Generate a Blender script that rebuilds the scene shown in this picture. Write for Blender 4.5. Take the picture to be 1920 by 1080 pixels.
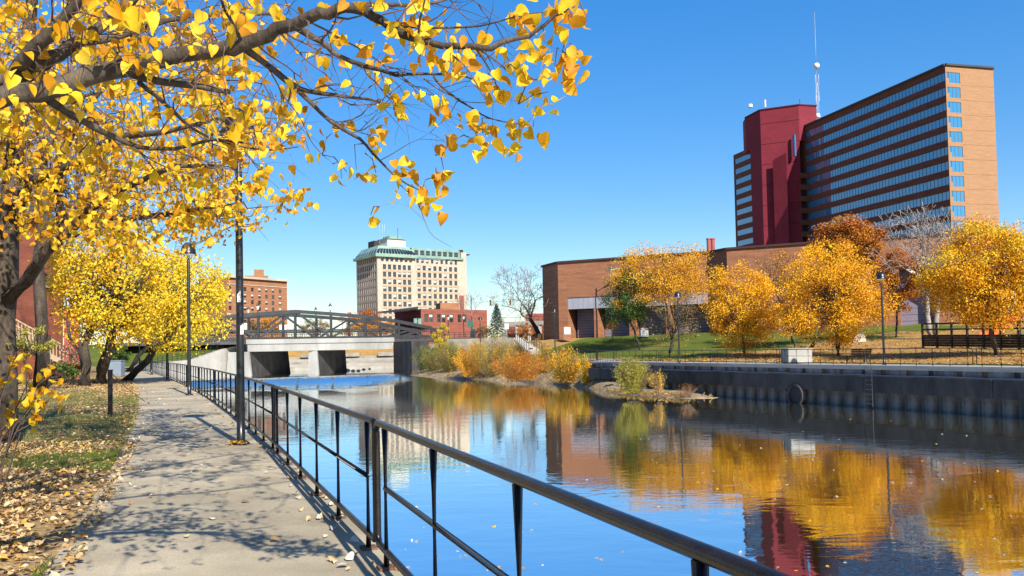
import bpy, bmesh, math, random
import numpy as np
from mathutils import Vector, Matrix, noise
R = math.radians
V = Vector
for _o in list(bpy.data.objects):
    bpy.data.objects.remove(_o)
scene = bpy.context.scene
COL = scene.collection
rnd = random.Random(7)
rng = np.random.default_rng(7)

# ------------------------------------------------------------------ camera
F, CX, CY = 1600.0, 960.0, 595.0            # focal length and principal point, in pixels of the 1920 px wide photograph
EYE = V((0, 0, 1.64))
CAMROT = Matrix.Rotation(math.pi / 2 + math.atan(56 / F), 3, 'X') @ Matrix.Rotation(-0.0204, 3, 'Z')
cd = bpy.data.cameras.new('camera')
cd.sensor_width = 36
cd.lens = 36 * F / 1920
cd.shift_y = (CY - 540) / 1920
cd.clip_start = 0.05
cd.clip_end = 20000
cam = bpy.data.objects.new('camera', cd)
cam.matrix_world = Matrix.Translation(EYE) @ CAMROT.to_4x4()
COL.objects.link(cam)
scene.camera = cam

# ------------------------------------------------------------------ sky, sun, exposure
SUN_EL = R(35.5)
SUN_AZ = math.atan2(0.44, -0.90)             # from +Y towards +X: the sun stands behind the camera, a little to the right
world = bpy.data.worlds.new('World')
scene.world = world
world.use_nodes = True
wn = world.node_tree
wn.nodes.clear()
sky = wn.nodes.new('ShaderNodeTexSky')
sky.sky_type = 'NISHITA'
sky.sun_disc = False
sky.sun_elevation = SUN_EL
sky.sun_rotation = SUN_AZ
sky.altitude = 200
sky.air_density = 1.0
sky.dust_density = 0.25
sky.ozone_density = 3.0
# the photograph's sky is deep and even: stronger saturation, compressed brightness, the same in every direction
sep = wn.nodes.new('ShaderNodeSeparateColor')
sep.mode = 'HSV'
cmb = wn.nodes.new('ShaderNodeCombineColor')
cmb.mode = 'HSV'
def wmath(op, src, k, clamp=False):
    n = wn.nodes.new('ShaderNodeMath')
    n.operation = op
    n.use_clamp = clamp
    wn.links.new(src, n.inputs[0])
    n.inputs[1].default_value = k
    return n.outputs[0]
wn.links.new(sky.outputs[0], sep.inputs[0])
wn.links.new(wmath('ADD', sep.outputs[0], 0.004), cmb.inputs[0])
wn.links.new(wmath('MULTIPLY', sep.outputs[1], 1.36, True), cmb.inputs[1])
wn.links.new(wmath('MULTIPLY', wmath('POWER', sep.outputs[2], 0.55), 2.22), cmb.inputs[2])
bg = wn.nodes.new('ShaderNodeBackground')
bg.inputs['Strength'].default_value = 0.083
wo = wn.nodes.new('ShaderNodeOutputWorld')
wn.links.new(cmb.outputs[0], bg.inputs['Color'])
wn.links.new(bg.outputs[0], wo.inputs['Surface'])
sd = bpy.data.lights.new('sun', 'SUN')
sd.energy = 5.0
sd.angle = R(0.5)
sd.color = (1.0, 0.92, 0.78)
sun = bpy.data.objects.new('sun', sd)
TO_SUN = V((math.sin(SUN_AZ) * math.cos(SUN_EL), math.cos(SUN_AZ) * math.cos(SUN_EL), math.sin(SUN_EL)))
sun.rotation_euler = TO_SUN.to_track_quat('Z', 'Y').to_euler()
sun.location = TO_SUN * 300
COL.objects.link(sun)
vs = scene.view_settings
vs.view_transform = 'Standard'
vs.look = 'None'
vs.exposure = 1.0
vs.gamma = 1
vs.use_curve_mapping = False

# ------------------------------------------------------------------ from a bearing and a distance to a place in the world
def ray(x, y):
    return CAMROT @ V(((x - CX) / F, -(y - CY) / F, -1))
def at(x, y, D):
    d = ray(x, y)
    return EYE + d * (D / d.y)
def onz(x, y, z):
    d = ray(x, y)
    return EYE + d * ((z - EYE.z) / d.z)
def lat(x, D, y=650):
    return at(x, y, D).x

# ------------------------------------------------------------------ materials
MAT = {}
ALB = 0.78          # common scale of all surface colours, set together with the exposure
def _nt(name):
    m = bpy.data.materials.new(name)
    m.use_nodes = True
    nt = m.node_tree
    nt.nodes.clear()
    o = nt.nodes.new('ShaderNodeOutputMaterial')
    return m, nt, o
def _alb(c):
    return tuple(x * ALB for x in c)
def _mul(c, k):
    return (min(c[0] * k, 1), min(c[1] * k, 1), min(c[2] * k, 1), 1)
def mat(name, col, rough=0.8, var=0.2, scale=2.0, col2=None, bump=0.0, bscale=None, metal=0.0, spec=0.4, stretch=(1, 1, 1), fine=0.12, coord='Object', band=None):
    """Principled surface whose colour wanders between two tones, with fine grain and relief."""
    col = _alb(col)
    col2 = _alb(col2) if col2 else None
    m, nt, o = _nt(name)
    N, L = nt.nodes.new, nt.links.new
    p = N('ShaderNodeBsdfPrincipled')
    tc = N('ShaderNodeTexCoord')
    mp = N('ShaderNodeMapping')
    mp.inputs['Scale'].default_value = stretch
    L(tc.outputs[coord], mp.inputs[0])
    n1 = N('ShaderNodeTexNoise')
    n1.inputs['Scale'].default_value = scale
    n1.inputs['Detail'].default_value = 6
    n1.inputs['Roughness'].default_value = 0.62
    L(mp.outputs[0], n1.inputs['Vector'])
    cr = N('ShaderNodeValToRGB')
    cr.color_ramp.elements[0].position = 0.32
    cr.color_ramp.elements[1].position = 0.68
    cr.color_ramp.elements[0].color = _mul(col, 1 - var)
    cr.color_ramp.elements[1].color = _mul(col2, 1) if col2 else _mul(col, 1 + var)
    L(n1.outputs['Fac'], cr.inputs[0])
    n2 = N('ShaderNodeTexNoise')
    n2.inputs['Scale'].default_value = bscale or scale * 14
    n2.inputs['Detail'].default_value = 4
    L(mp.outputs[0], n2.inputs['Vector'])
    mx = N('ShaderNodeMixRGB')
    mx.blend_type = 'OVERLAY'
    mx.inputs[0].default_value = min(1, fine * 3)
    L(cr.outputs[0], mx.inputs[1])
    L(n2.outputs['Fac'], mx.inputs[2])
    L(mx.outputs[0], p.inputs['Base Color'])
    p.inputs['Roughness'].default_value = rough
    p.inputs['Metallic'].default_value = metal
    p.inputs['Specular IOR Level'].default_value = spec
    if bump:
        b = N('ShaderNodeBump')
        b.inputs['Strength'].default_value = min(1, bump)
        b.inputs['Distance'].default_value = 0.02
        L(n2.outputs['Fac'], b.inputs['Height'])
        L(b.outputs[0], p.inputs['Normal'])
    L(p.outputs[0], o.inputs[0])
    MAT[name] = m
    return m
def brick_mat(name, c1, c2, mortar, bw=0.21, rh=0.075, ms=0.012, var=0.42, rough=0.85):
    c1, c2, mortar = _alb(c1), _alb(c2), _alb(mortar)
    m, nt, o = _nt(name)
    N, L = nt.nodes.new, nt.links.new
    p = N('ShaderNodeBsdfPrincipled')
    uv = N('ShaderNodeUVMap')
    b = N('ShaderNodeTexBrick')
    b.inputs['Scale'].default_value = 1
    b.inputs['Brick Width'].default_value = bw
    b.inputs['Row Height'].default_value = rh
    b.inputs['Mortar Size'].default_value = ms
    b.inputs['Color1'].default_value = (*c1, 1)
    b.inputs['Color2'].default_value = (*c2, 1)
    b.inputs['Mortar'].default_value = (*mortar, 1)
    L(uv.outputs[0], b.inputs['Vector'])
    n = N('ShaderNodeTexNoise')
    n.inputs['Scale'].default_value = 0.35
    n.inputs['Detail'].default_value = 8
    n.inputs['Roughness'].default_value = 0.65
    mp = N('ShaderNodeMapping')
    mp.inputs['Scale'].default_value = (0.8, 5.0, 1)
    L(uv.outputs[0], mp.inputs[0])
    L(mp.outputs[0], n.inputs['Vector'])
    cr = N('ShaderNodeValToRGB')
    cr.color_ramp.elements[0].position = 0.3
    cr.color_ramp.elements[1].position = 0.7
    cr.color_ramp.elements[0].color = (1 - var, 1 - var, 1 - var, 1)
    cr.color_ramp.elements[1].color = (1, 1, 1, 1)
    L(n.outputs['Fac'], cr.inputs[0])
    mx = N('ShaderNodeMixRGB')
    mx.blend_type = 'MULTIPLY'
    mx.inputs[0].default_value = 1
    L(b.outputs['Color'], mx.inputs[1])
    L(cr.outputs[0], mx.inputs[2])
    L(mx.outputs[0], p.inputs['Base Color'])
    bp = N('ShaderNodeBump')
    bp.inputs['Strength'].default_value = 0.4
    bp.inputs['Distance'].default_value = 0.01
    bp.invert = True
    L(b.outputs['Fac'], bp.inputs['Height'])
    L(bp.outputs[0], p.inputs['Normal'])
    p.inputs['Roughness'].default_value = rough
    p.inputs['Specular IOR Level'].default_value = 0.25
    L(p.outputs[0], o.inputs[0])
    MAT[name] = m
    return m
def leaf_mat(name, stops, trans=0.35, rough=0.55, spots=0.0):
    """Leaves: every leaf (mesh island) takes its own colour from the ramp; part of the light passes through."""
    stops = [(p_, _alb(c_)) for p_, c_ in stops]
    m, nt, o = _nt(name)
    N, L = nt.nodes.new, nt.links.new
    g = N('ShaderNodeNewGeometry')
    cr = N('ShaderNodeValToRGB')
    el = cr.color_ramp.elements
    el[0].position, el[0].color = stops[0][0], (*stops[0][1], 1)
    el[1].position, el[1].color = stops[-1][0], (*stops[-1][1], 1)
    for pos, c in stops[1:-1]:
        e = el.new(pos)
        e.color = (*c, 1)
    L(g.outputs['Random Per Island'], cr.inputs[0])
    src = cr.outputs[0]
    tc = N('ShaderNodeTexCoord')
    nz = N('ShaderNodeTexNoise')
    nz.inputs['Scale'].default_value = 22
    nz.inputs['Detail'].default_value = 3
    L(tc.outputs['Object'], nz.inputs['Vector'])
    mx = N('ShaderNodeMixRGB')
    mx.blend_type = 'OVERLAY'
    mx.inputs[0].default_value = 0.35
    L(src, mx.inputs[1])
    L(nz.outputs['Fac'], mx.inputs[2])
    # brown blotches of a leaf on its way to wither
    sp = N('ShaderNodeTexNoise')
    sp.inputs['Scale'].default_value = 48
    sp.inputs['Detail'].default_value = 2
    L(tc.outputs['Object'], sp.inputs['Vector'])
    sr = N('ShaderNodeValToRGB')
    sr.color_ramp.elements[0].position, sr.color_ramp.elements[1].position = 0.62, 0.74
    sr.color_ramp.elements[1].color = (spots, spots, spots, 1)
    L(sp.outputs['Fac'], sr.inputs[0])
    mb_ = N('ShaderNodeMixRGB')
    mb_.inputs[2].default_value = (0.22, 0.085, 0.02, 1)
    L(sr.outputs[0], mb_.inputs[0])
    L(mx.outputs[0], mb_.inputs[1])
    mx = mb_
    p = N('ShaderNodeBsdfPrincipled')
    p.inputs['Roughness'].default_value = rough
    p.inputs['Specular IOR Level'].default_value = 0.25
    L(mx.outputs[0], p.inputs['Base Color'])
    t = N('ShaderNodeBsdfTranslucent')
    L(mx.outputs[0], t.inputs['Color'])
    ms = N('ShaderNodeMixShader')
    ms.inputs[0].default_value = trans
    L(p.outputs[0], ms.inputs[1])
    L(t.outputs[0], ms.inputs[2])
    L(ms.outputs[0], o.inputs[0])
    MAT[name] = m
    return m
def glass_mat(name, col, rough=0.06, spec=1.0, ior=2.0):
    m, nt, o = _nt(name)
    N, L = nt.nodes.new, nt.links.new
    p = N('ShaderNodeBsdfPrincipled')
    p.inputs['Base Color'].default_value = (*col, 1)
    p.inputs['Roughness'].default_value = rough
    p.inputs['IOR'].default_value = ior
    p.inputs['Specular IOR Level'].default_value = spec
    L(p.outputs[0], o.inputs[0])
    MAT[name] = m
    return m

mat('black_paint', (0.007, 0.006, 0.006), 0.3, 0.4, 9, col2=(0.022, 0.014, 0.010), bump=0.12, bscale=90, spec=0.45)
mat('lamp_black', (0.014, 0.015, 0.017), 0.32, 0.3, 3, spec=0.5)
mat('concrete_path', (0.36, 0.305, 0.21), 0.9, 0.24, 0.55, col2=(0.53, 0.455, 0.32), bump=0.35, bscale=90, fine=0.2)
mat('concrete', (0.30, 0.275, 0.235), 0.9, 0.3, 0.5, col2=(0.38, 0.355, 0.31), bump=0.2, bscale=30)
mat('concrete_pale', (0.36, 0.345, 0.32), 0.9, 0.2, 0.4, bump=0.15, bscale=20)
mat('concrete_grey', (0.20, 0.21, 0.22), 0.9, 0.25, 0.3, bump=0.15, bscale=20, stretch=(1, 1, 0.3))
mat('concrete_dark', (0.15, 0.15, 0.16), 0.85, 0.5, 0.6, col2=(0.25, 0.25, 0.27), bump=0.3, bscale=12, stretch=(1, 1, 0.25))  # darker concrete with upright streaks of tone
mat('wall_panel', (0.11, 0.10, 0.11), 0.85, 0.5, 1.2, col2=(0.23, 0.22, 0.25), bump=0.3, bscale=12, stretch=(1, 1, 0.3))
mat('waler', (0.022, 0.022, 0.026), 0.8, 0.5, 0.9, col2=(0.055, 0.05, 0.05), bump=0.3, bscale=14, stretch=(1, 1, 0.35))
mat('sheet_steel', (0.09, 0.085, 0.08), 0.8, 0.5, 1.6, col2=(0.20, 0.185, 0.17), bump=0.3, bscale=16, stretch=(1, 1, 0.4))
mat('rust', (0.13, 0.07, 0.045), 0.9, 0.4, 3, bump=0.3)
mat('concrete_bridge', (0.27, 0.27, 0.262), 0.9, 0.22, 0.35, bump=0.15, bscale=20, stretch=(1, 1, 0.3))
mat('coping_dark', (0.06, 0.022, 0.022), 0.7, 0.2, 1)
mat('truss_steel', (0.032, 0.036, 0.042), 0.6, 0.25, 1.0, spec=0.2)
mat('wood_weathered', (0.44, 0.33, 0.22), 0.85, 0.3, 3, col2=(0.58, 0.46, 0.32), bump=0.3, bscale=30, stretch=(1, 1, 4))
mat('wood_dark', (0.035, 0.028, 0.024), 0.8, 0.35, 3, bump=0.3, bscale=30)
mat('bark', (0.045, 0.035, 0.027), 0.95, 0.5, 3.5, col2=(0.125, 0.095, 0.07), bump=0.9, bscale=26, stretch=(1, 1, 0.35), fine=0.3)
mat('bark_dark', (0.055, 0.043, 0.037), 0.95, 0.4, 4, col2=(0.10, 0.08, 0.066), bump=0.6, bscale=24, stretch=(1, 1, 0.4), fine=0.25)
mat('bark_pale', (0.33, 0.29, 0.27), 0.95, 0.3, 3, bump=0.5, bscale=20, stretch=(1, 1, 0.4))
mat('twig_far', (0.26, 0.21, 0.185), 0.9, 0.2, 3)
mat('twig', (0.13, 0.085, 0.075), 0.9, 0.3, 6)
mat('soil', (0.07, 0.05, 0.034), 0.95, 0.4, 3, bump=0.5)
mat('sand', (0.25, 0.18, 0.105), 0.95, 0.35, 0.9, col2=(0.40, 0.30, 0.18), bump=0.4, bscale=20, fine=0.25)
mat('river_bed', (0.10, 0.09, 0.06), 0.95, 0.3, 0.5)
mat('steel_galvanised', (0.55, 0.56, 0.57), 0.45, 0.1, 4, metal=0.4)
mat('white_paint', (0.78, 0.78, 0.77), 0.5, 0.06, 3)
mat('yellow_paint', (0.75, 0.48, 0.05), 0.5, 0.1, 3)
mat('signal_yellow', (0.70, 0.46, 0.16), 0.5, 0.1, 3)
mat('orange_plastic', (0.80, 0.16, 0.03), 0.45, 0.1, 2)
mat('sign_green', (0.03, 0.12, 0.09), 0.5, 0.1, 2)
mat('maroon_metal', (0.20, 0.025, 0.042), 0.75, 0.12, 0.15, spec=0.15)
mat('maroon_dark', (0.09, 0.012, 0.022), 0.75, 0.12, 0.15, spec=0.15)
mat('dark_recess', (0.012, 0.012, 0.016), 0.6, 0.2, 1)
mat('grey_panel', (0.33, 0.34, 0.41), 0.5, 0.08, 0.6, spec=0.5)
mat('roller_door', (0.235, 0.20, 0.27), 0.55, 0.08, 0.6)
mat('copper_green', (0.20, 0.36, 0.31), 0.6, 0.25, 0.25, col2=(0.30, 0.46, 0.40))
mat('limestone', (0.48, 0.42, 0.345), 0.85, 0.10, 0.08, col2=(0.55, 0.49, 0.41))
mat('buff_brick', (0.46, 0.34, 0.235), 0.9, 0.10, 0.12, fine=0.15)
mat('roof_felt', (0.06, 0.06, 0.065), 0.9, 0.2, 0.3)
mat('stack_red', (0.35, 0.08, 0.06), 0.6, 0.15, 1)
mat('pale_blue_paint', (0.20, 0.26, 0.34), 0.5, 0.1, 2)
mat('blind_white', (0.62, 0.60, 0.56), 0.7, 0.05, 1)
mat('window_frame', (0.14, 0.13, 0.12), 0.5, 0.1, 1)
mat('green_frame', (0.05, 0.16, 0.11), 0.5, 0.1, 2)
mat('foam_stone', (0.75, 0.75, 0.74), 0.5, 0.15, 3, bump=0.4)
mat('stone', (0.42, 0.38, 0.32), 0.9, 0.25, 3, bump=0.4)
mat('asphalt', (0.06, 0.06, 0.062), 0.9, 0.2, 1)
mat('sticker', (0.70, 0.70, 0.68), 0.6, 0.1, 6)
mat('fitting_metal', (0.35, 0.36, 0.36), 0.4, 0.1, 6, metal=0.6)
brick_mat('brick_brown', (0.46, 0.175, 0.08), (0.36, 0.13, 0.062), (0.36, 0.23, 0.16), bw=0.30, rh=0.10, ms=0.014)
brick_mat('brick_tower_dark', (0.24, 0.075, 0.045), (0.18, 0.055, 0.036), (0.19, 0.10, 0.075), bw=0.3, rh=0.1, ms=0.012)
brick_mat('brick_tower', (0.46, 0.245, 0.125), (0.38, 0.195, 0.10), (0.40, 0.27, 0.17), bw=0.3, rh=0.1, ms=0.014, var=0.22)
brick_mat('brick_orange', (0.48, 0.19, 0.085), (0.40, 0.15, 0.065), (0.42, 0.26, 0.17))
brick_mat('brick_red', (0.38, 0.07, 0.04), (0.29, 0.052, 0.032), (0.32, 0.19, 0.15))
brick_mat('brick_house', (0.50, 0.105, 0.045), (0.40, 0.075, 0.035), (0.34, 0.18, 0.13), bw=0.24, rh=0.085, ms=0.014)
glass_mat('glass_blue', (0.03, 0.17, 0.34), 0.05, ior=1.9)
glass_mat('glass_dark', (0.02, 0.022, 0.026), 0.08, ior=1.6)
glass_mat('glass_lamp', (0.65, 0.62, 0.52), 0.25)

Y1, Y2, Y3 = (0.90, 0.52, 0.012), (0.94, 0.64, 0.025), (0.84, 0.40, 0.009)
leaf_mat('leaf_linden', [(0, (0.58, 0.24, 0.012)), (0.25, Y3), (0.5, Y1), (0.8, Y2), (1, (0.90, 0.60, 0.06))], 0.38, spots=0.6)
leaf_mat('leaf_yellow_far', [(0, (0.74, 0.46, 0.02)), (0.4, (0.86, 0.62, 0.03)), (0.8, (0.90, 0.70, 0.05)), (1, (0.62, 0.56, 0.05))], 0.35)
leaf_mat('leaf_gold', [(0, (0.72, 0.27, 0.008)), (0.3, (0.94, 0.44, 0.010)), (0.65, (1.0, 0.56, 0.014)), (1, (1.0, 0.66, 0.04))], 0.32)
leaf_mat('leaf_orange', [(0, (0.44, 0.14, 0.01)), (0.4, (0.70, 0.28, 0.012)), (0.8, (0.82, 0.40, 0.02)), (1, (0.84, 0.50, 0.05))], 0.3)
leaf_mat('leaf_rust', [(0, (0.24, 0.06, 0.01)), (0.5, (0.46, 0.13, 0.012)), (1, (0.62, 0.22, 0.02))], 0.25)
leaf_mat('leaf_green', [(0, (0.03, 0.075, 0.015)), (0.5, (0.06, 0.14, 0.022)), (0.85, (0.12, 0.20, 0.03)), (1, (0.26, 0.26, 0.04))], 0.3)
leaf_mat('leaf_olive', [(0, (0.12, 0.12, 0.03)), (0.5, (0.25, 0.23, 0.05)), (1, (0.42, 0.36, 0.09))], 0.3)
leaf_mat('leaf_brown', [(0, (0.13, 0.08, 0.04)), (0.6, (0.26, 0.15, 0.06)), (1, (0.40, 0.25, 0.09))], 0.25)
leaf_mat('leaf_brush_orange', [(0, (0.34, 0.11, 0.015)), (0.5, (0.58, 0.22, 0.02)), (1, (0.66, 0.34, 0.04))], 0.3)
leaf_mat('leaf_willow', [(0, (0.18, 0.19, 0.03)), (0.5, (0.38, 0.35, 0.05)), (1, (0.56, 0.46, 0.07))], 0.3)
leaf_mat('leaf_ground', [(0, (0.24, 0.12, 0.05)), (0.2, (0.46, 0.28, 0.12)), (0.5, (0.62, 0.43, 0.21)), (0.8, (0.72, 0.56, 0.33)), (0.93, (0.66, 0.36, 0.06)), (1, (0.76, 0.46, 0.03))], 0.12, 0.7)
leaf_mat('leaf_pale', [(0, (0.45, 0.34, 0.2)), (0.5, (0.62, 0.54, 0.42)), (1, (0.74, 0.70, 0.60))], 0.1, 0.7)
leaf_mat('leaf_litter_orange', [(0, (0.26, 0.10, 0.03)), (0.5, (0.46, 0.22, 0.06)), (1, (0.60, 0.38, 0.14))], 0.1, 0.7)
leaf_mat('grass_blade', [(0, (0.06, 0.10, 0.018)), (0.6, (0.13, 0.19, 0.03)), (1, (0.28, 0.28, 0.07))], 0.3, 0.6)
leaf_mat('needle', [(0, (0.05, 0.085, 0.075)), (0.6, (0.09, 0.14, 0.125)), (1, (0.15, 0.20, 0.17))], 0.1, 0.6)

def lawn_mat(name, cols, scale=0.5, edge=(0.4, 0.6)):
    """Turf: two grounds mixed by a broken noise."""
    m, nt, o = _nt(name)
    N, L = nt.nodes.new, nt.links.new
    p = N('ShaderNodeBsdfPrincipled')
    tc = N('ShaderNodeTexCoord')
    big = N('ShaderNodeTexNoise')
    big.inputs['Scale'].default_value = scale
    big.inputs['Detail'].default_value = 9
    big.inputs['Roughness'].default_value = 0.68
    L(tc.outputs['Object'], big.inputs['Vector'])
    rp = N('ShaderNodeValToRGB')
    rp.color_ramp.elements[0].position, rp.color_ramp.elements[1].position = edge
    L(big.outputs['Fac'], rp.inputs[0])
    out = []
    for k, (a, b) in enumerate(cols):
        a, b = _alb(a), _alb(b)
        n = N('ShaderNodeTexNoise')
        n.inputs['Scale'].default_value = 9 + 7 * k
        n.inputs['Detail'].default_value = 5
        n.inputs['Roughness'].default_value = 0.75
        L(tc.outputs['Object'], n.inputs['Vector'])
        c = N('ShaderNodeValToRGB')
        c.color_ramp.elements[0].position, c.color_ramp.elements[1].position = 0.35, 0.65
        c.color_ramp.elements[0].color, c.color_ramp.elements[1].color = (*a, 1), (*b, 1)
        L(n.outputs['Fac'], c.inputs[0])
        out.append(c.outputs[0])
    mx = N('ShaderNodeMixRGB')
    L(rp.outputs[0], mx.inputs[0])
    L(out[0], mx.inputs[1])
    L(out[1], mx.inputs[2])
    L(mx.outputs[0], p.inputs['Base Color'])
    p.inputs['Roughness'].default_value = 0.95
    p.inputs['Specular IOR Level'].default_value = 0.1
    n3 = N('ShaderNodeTexNoise')
    n3.inputs['Scale'].default_value = 35
    L(tc.outputs['Object'], n3.inputs['Vector'])
    b = N('ShaderNodeBump')
    b.inputs['Strength'].default_value = 0.7
    b.inputs['Distance'].default_value = 0.04
    L(n3.outputs['Fac'], b.inputs['Height'])
    L(b.outputs[0], p.inputs['Normal'])
    L(p.outputs[0], o.inputs[0])
    MAT[name] = m
lawn_mat('lawn_left', [((0.13, 0.12, 0.03), (0.27, 0.22, 0.08)), ((0.28, 0.18, 0.08), (0.50, 0.35, 0.18))], 0.35, (0.38, 0.55))
lawn_mat('lawn_green', [((0.065, 0.10, 0.016), (0.14, 0.18, 0.03)), ((0.17, 0.15, 0.04), (0.27, 0.21, 0.06))], 0.12, (0.52, 0.72))
lawn_mat('lawn_litter', [((0.14, 0.15, 0.035), (0.28, 0.24, 0.07)), ((0.34, 0.18, 0.06), (0.52, 0.31, 0.12))], 0.16, (0.36, 0.52))

def water_mat():
    m, nt, o = _nt('river_water')
    N, L = nt.nodes.new, nt.links.new
    tc = N('ShaderNodeTexCoord')
    def wave(scale, stretch, rot, det=2, dist=0.0):
        mp = N('ShaderNodeMapping')
        mp.inputs['Scale'].default_value = stretch
        mp.inputs['Rotation'].default_value = (0, 0, rot)
        L(tc.outputs['Object'], mp.inputs[0])
        n = N('ShaderNodeTexNoise')
        n.inputs['Scale'].default_value = scale
        n.inputs['Detail'].default_value = det
        n.inputs['Roughness'].default_value = 0.5
        n.inputs['Distortion'].default_value = dist
        L(mp.outputs[0], n.inputs['Vector'])
        return n.outputs['Fac']
    a = wave(0.55, (1, 1.6, 1), 0.2, 2, 0.6)
    b = wave(3.2, (0.8, 1.6, 1), 0.1, 3, 0.3)
    amp = wave(0.035, (1, 1, 1), 0.0, 3)
    ar = N('ShaderNodeValToRGB')
    ar.color_ramp.elements[0].position, ar.color_ramp.elements[1].position = 0.42, 0.62
    ar.color_ramp.elements[0].color = (0.35, 0.35, 0.35, 1)
    L(amp, ar.inputs[0])
    mb = N('ShaderNodeMath')
    mb.operation = 'MULTIPLY'
    L(b, mb.inputs[0])
    L(ar.outputs[0], mb.inputs[1])
    b1 = N('ShaderNodeBump')
    b1.inputs['Strength'].default_value = 1.0
    b1.inputs['Distance'].default_value = 0.0075
    L(a, b1.inputs['Height'])
    b2 = N('ShaderNodeBump')
    b2.inputs['Strength'].default_value = 1.0
    b2.inputs['Distance'].default_value = 0.0032
    L(mb.outputs[0], b2.inputs['Height'])
    L(b1.outputs[0], b2.inputs['Normal'])
    # a gust ruffles the reach below the bridge
    sx = N('ShaderNodeSeparateXYZ')
    L(tc.outputs['Object'], sx.inputs[0])
    def ramp(src, a0, a1):
        r_ = N('ShaderNodeMapRange')
        r_.inputs['From Min'].default_value, r_.inputs['From Max'].default_value = a0, a1
        L(src, r_.inputs['Value'])
        return r_.outputs[0]
    def mul(p_, q_):
        m_ = N('ShaderNodeMath')
        m_.operation = 'MULTIPLY'
        L(p_, m_.inputs[0])
        L(q_, m_.inputs[1])
        return m_.outputs[0]
    wob_ = wave(0.09, (1, 1, 1), 0.0, 3)
    yy = N('ShaderNodeMath')
    yy.operation = 'MULTIPLY_ADD'
    yy.inputs[1].default_value = 44
    L(wob_, yy.inputs[0])
    L(sx.outputs[1], yy.inputs[2])
    gust = mul(mul(ramp(yy.outputs[0], 116, 146), ramp(yy.outputs[0], 186, 168)), ramp(sx.outputs[0], -10, -22))
    # wavelets of the gust lean against the current, towards the open reach
    tn = N('ShaderNodeTexNoise')
    tn.inputs['Scale'].default_value = 1.7
    tn.inputs['Detail'].default_value = 2
    L(tc.outputs['Object'], tn.inputs['Vector'])
    sub_ = N('ShaderNodeVectorMath')
    sub_.operation = 'SUBTRACT'
    sub_.inputs[1].default_value = (0.5, 0.95, 0.5)
    L(tn.outputs['Color'], sub_.inputs[0])
    sc_ = N('ShaderNodeVectorMath')
    sc_.operation = 'MULTIPLY'
    sc_.inputs[1].default_value = (0.10, 0.34, 0.0)
    L(sub_.outputs[0], sc_.inputs[0])
    sg_ = N('ShaderNodeVectorMath')
    sg_.operation = 'SCALE'
    L(sc_.outputs[0], sg_.inputs[0])
    L(gust, sg_.inputs['Scale'])
    ad_ = N('ShaderNodeVectorMath')
    ad_.operation = 'ADD'
    L(b2.outputs[0], ad_.inputs[0])
    L(sg_.outputs[0], ad_.inputs[1])
    nm_ = N('ShaderNodeVectorMath')
    nm_.operation = 'NORMALIZE'
    L(ad_.outputs[0], nm_.inputs[0])
    b2 = nm_
    d = N('ShaderNodeBsdfDiffuse')
    d.inputs['Color'].default_value = (0.095, 0.078, 0.02, 1)
    g = N('ShaderNodeBsdfGlossy')
    g.inputs['Roughness'].default_value = 0.02
    g.inputs['Color'].default_value = (0.92, 0.97, 1.0, 1)
    fr = N('ShaderNodeFresnel')
    fr.inputs['IOR'].default_value = 4.2
    L(b2.outputs[0], g.inputs['Normal'])
    L(b2.outputs[0], fr.inputs['Normal'])
    ma = N('ShaderNodeMath')
    ma.operation = 'MULTIPLY_ADD'
    ma.inputs[1].default_value = 0.14
    ma.inputs[2].default_value = 0.86
    L(fr.outputs[0], ma.inputs[0])
    mx = N('ShaderNodeMixShader')
    L(ma.outputs[0], mx.inputs[0])
    L(d.outputs[0], mx.inputs[1])
    L(g.outputs[0], mx.inputs[2])
    L(mx.outputs[0], o.inputs[0])
    MAT['river_water'] = m
water_mat()

# ------------------------------------------------------------------ mesh helpers
def wloc(o):
    p = V((0, 0, 0))
    while o is not None:
        p = p + o.location
        o = o.parent
    return p
def tag(o, label=None, cat=None, group=None, kind=None):
    if label:
        o['label'] = label
    if cat:
        o['category'] = cat
    if group:
        o['group'] = group
    if kind:
        o['kind'] = kind
    return o
def empty(name, loc, label=None, cat=None, group=None):
    o = bpy.data.objects.new(name, None)
    o.empty_display_size = 0.3
    o.location = loc
    COL.objects.link(o)
    return tag(o, label, cat, group)
def link(name, me, parent=None, loc=(0, 0, 0), rz=0.0):
    o = bpy.data.objects.new(name, me)
    COL.objects.link(o)
    o.parent = parent
    o.location = loc
    o.rotation_euler = (0, 0, rz)
    return o
def perp(d):
    d = d.normalized()
    a = V((0, 0, 1)) if abs(d.z) < 0.9 else V((1, 0, 0))
    x = d.cross(a).normalized()
    return x, x.cross(d).normalized()
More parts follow.
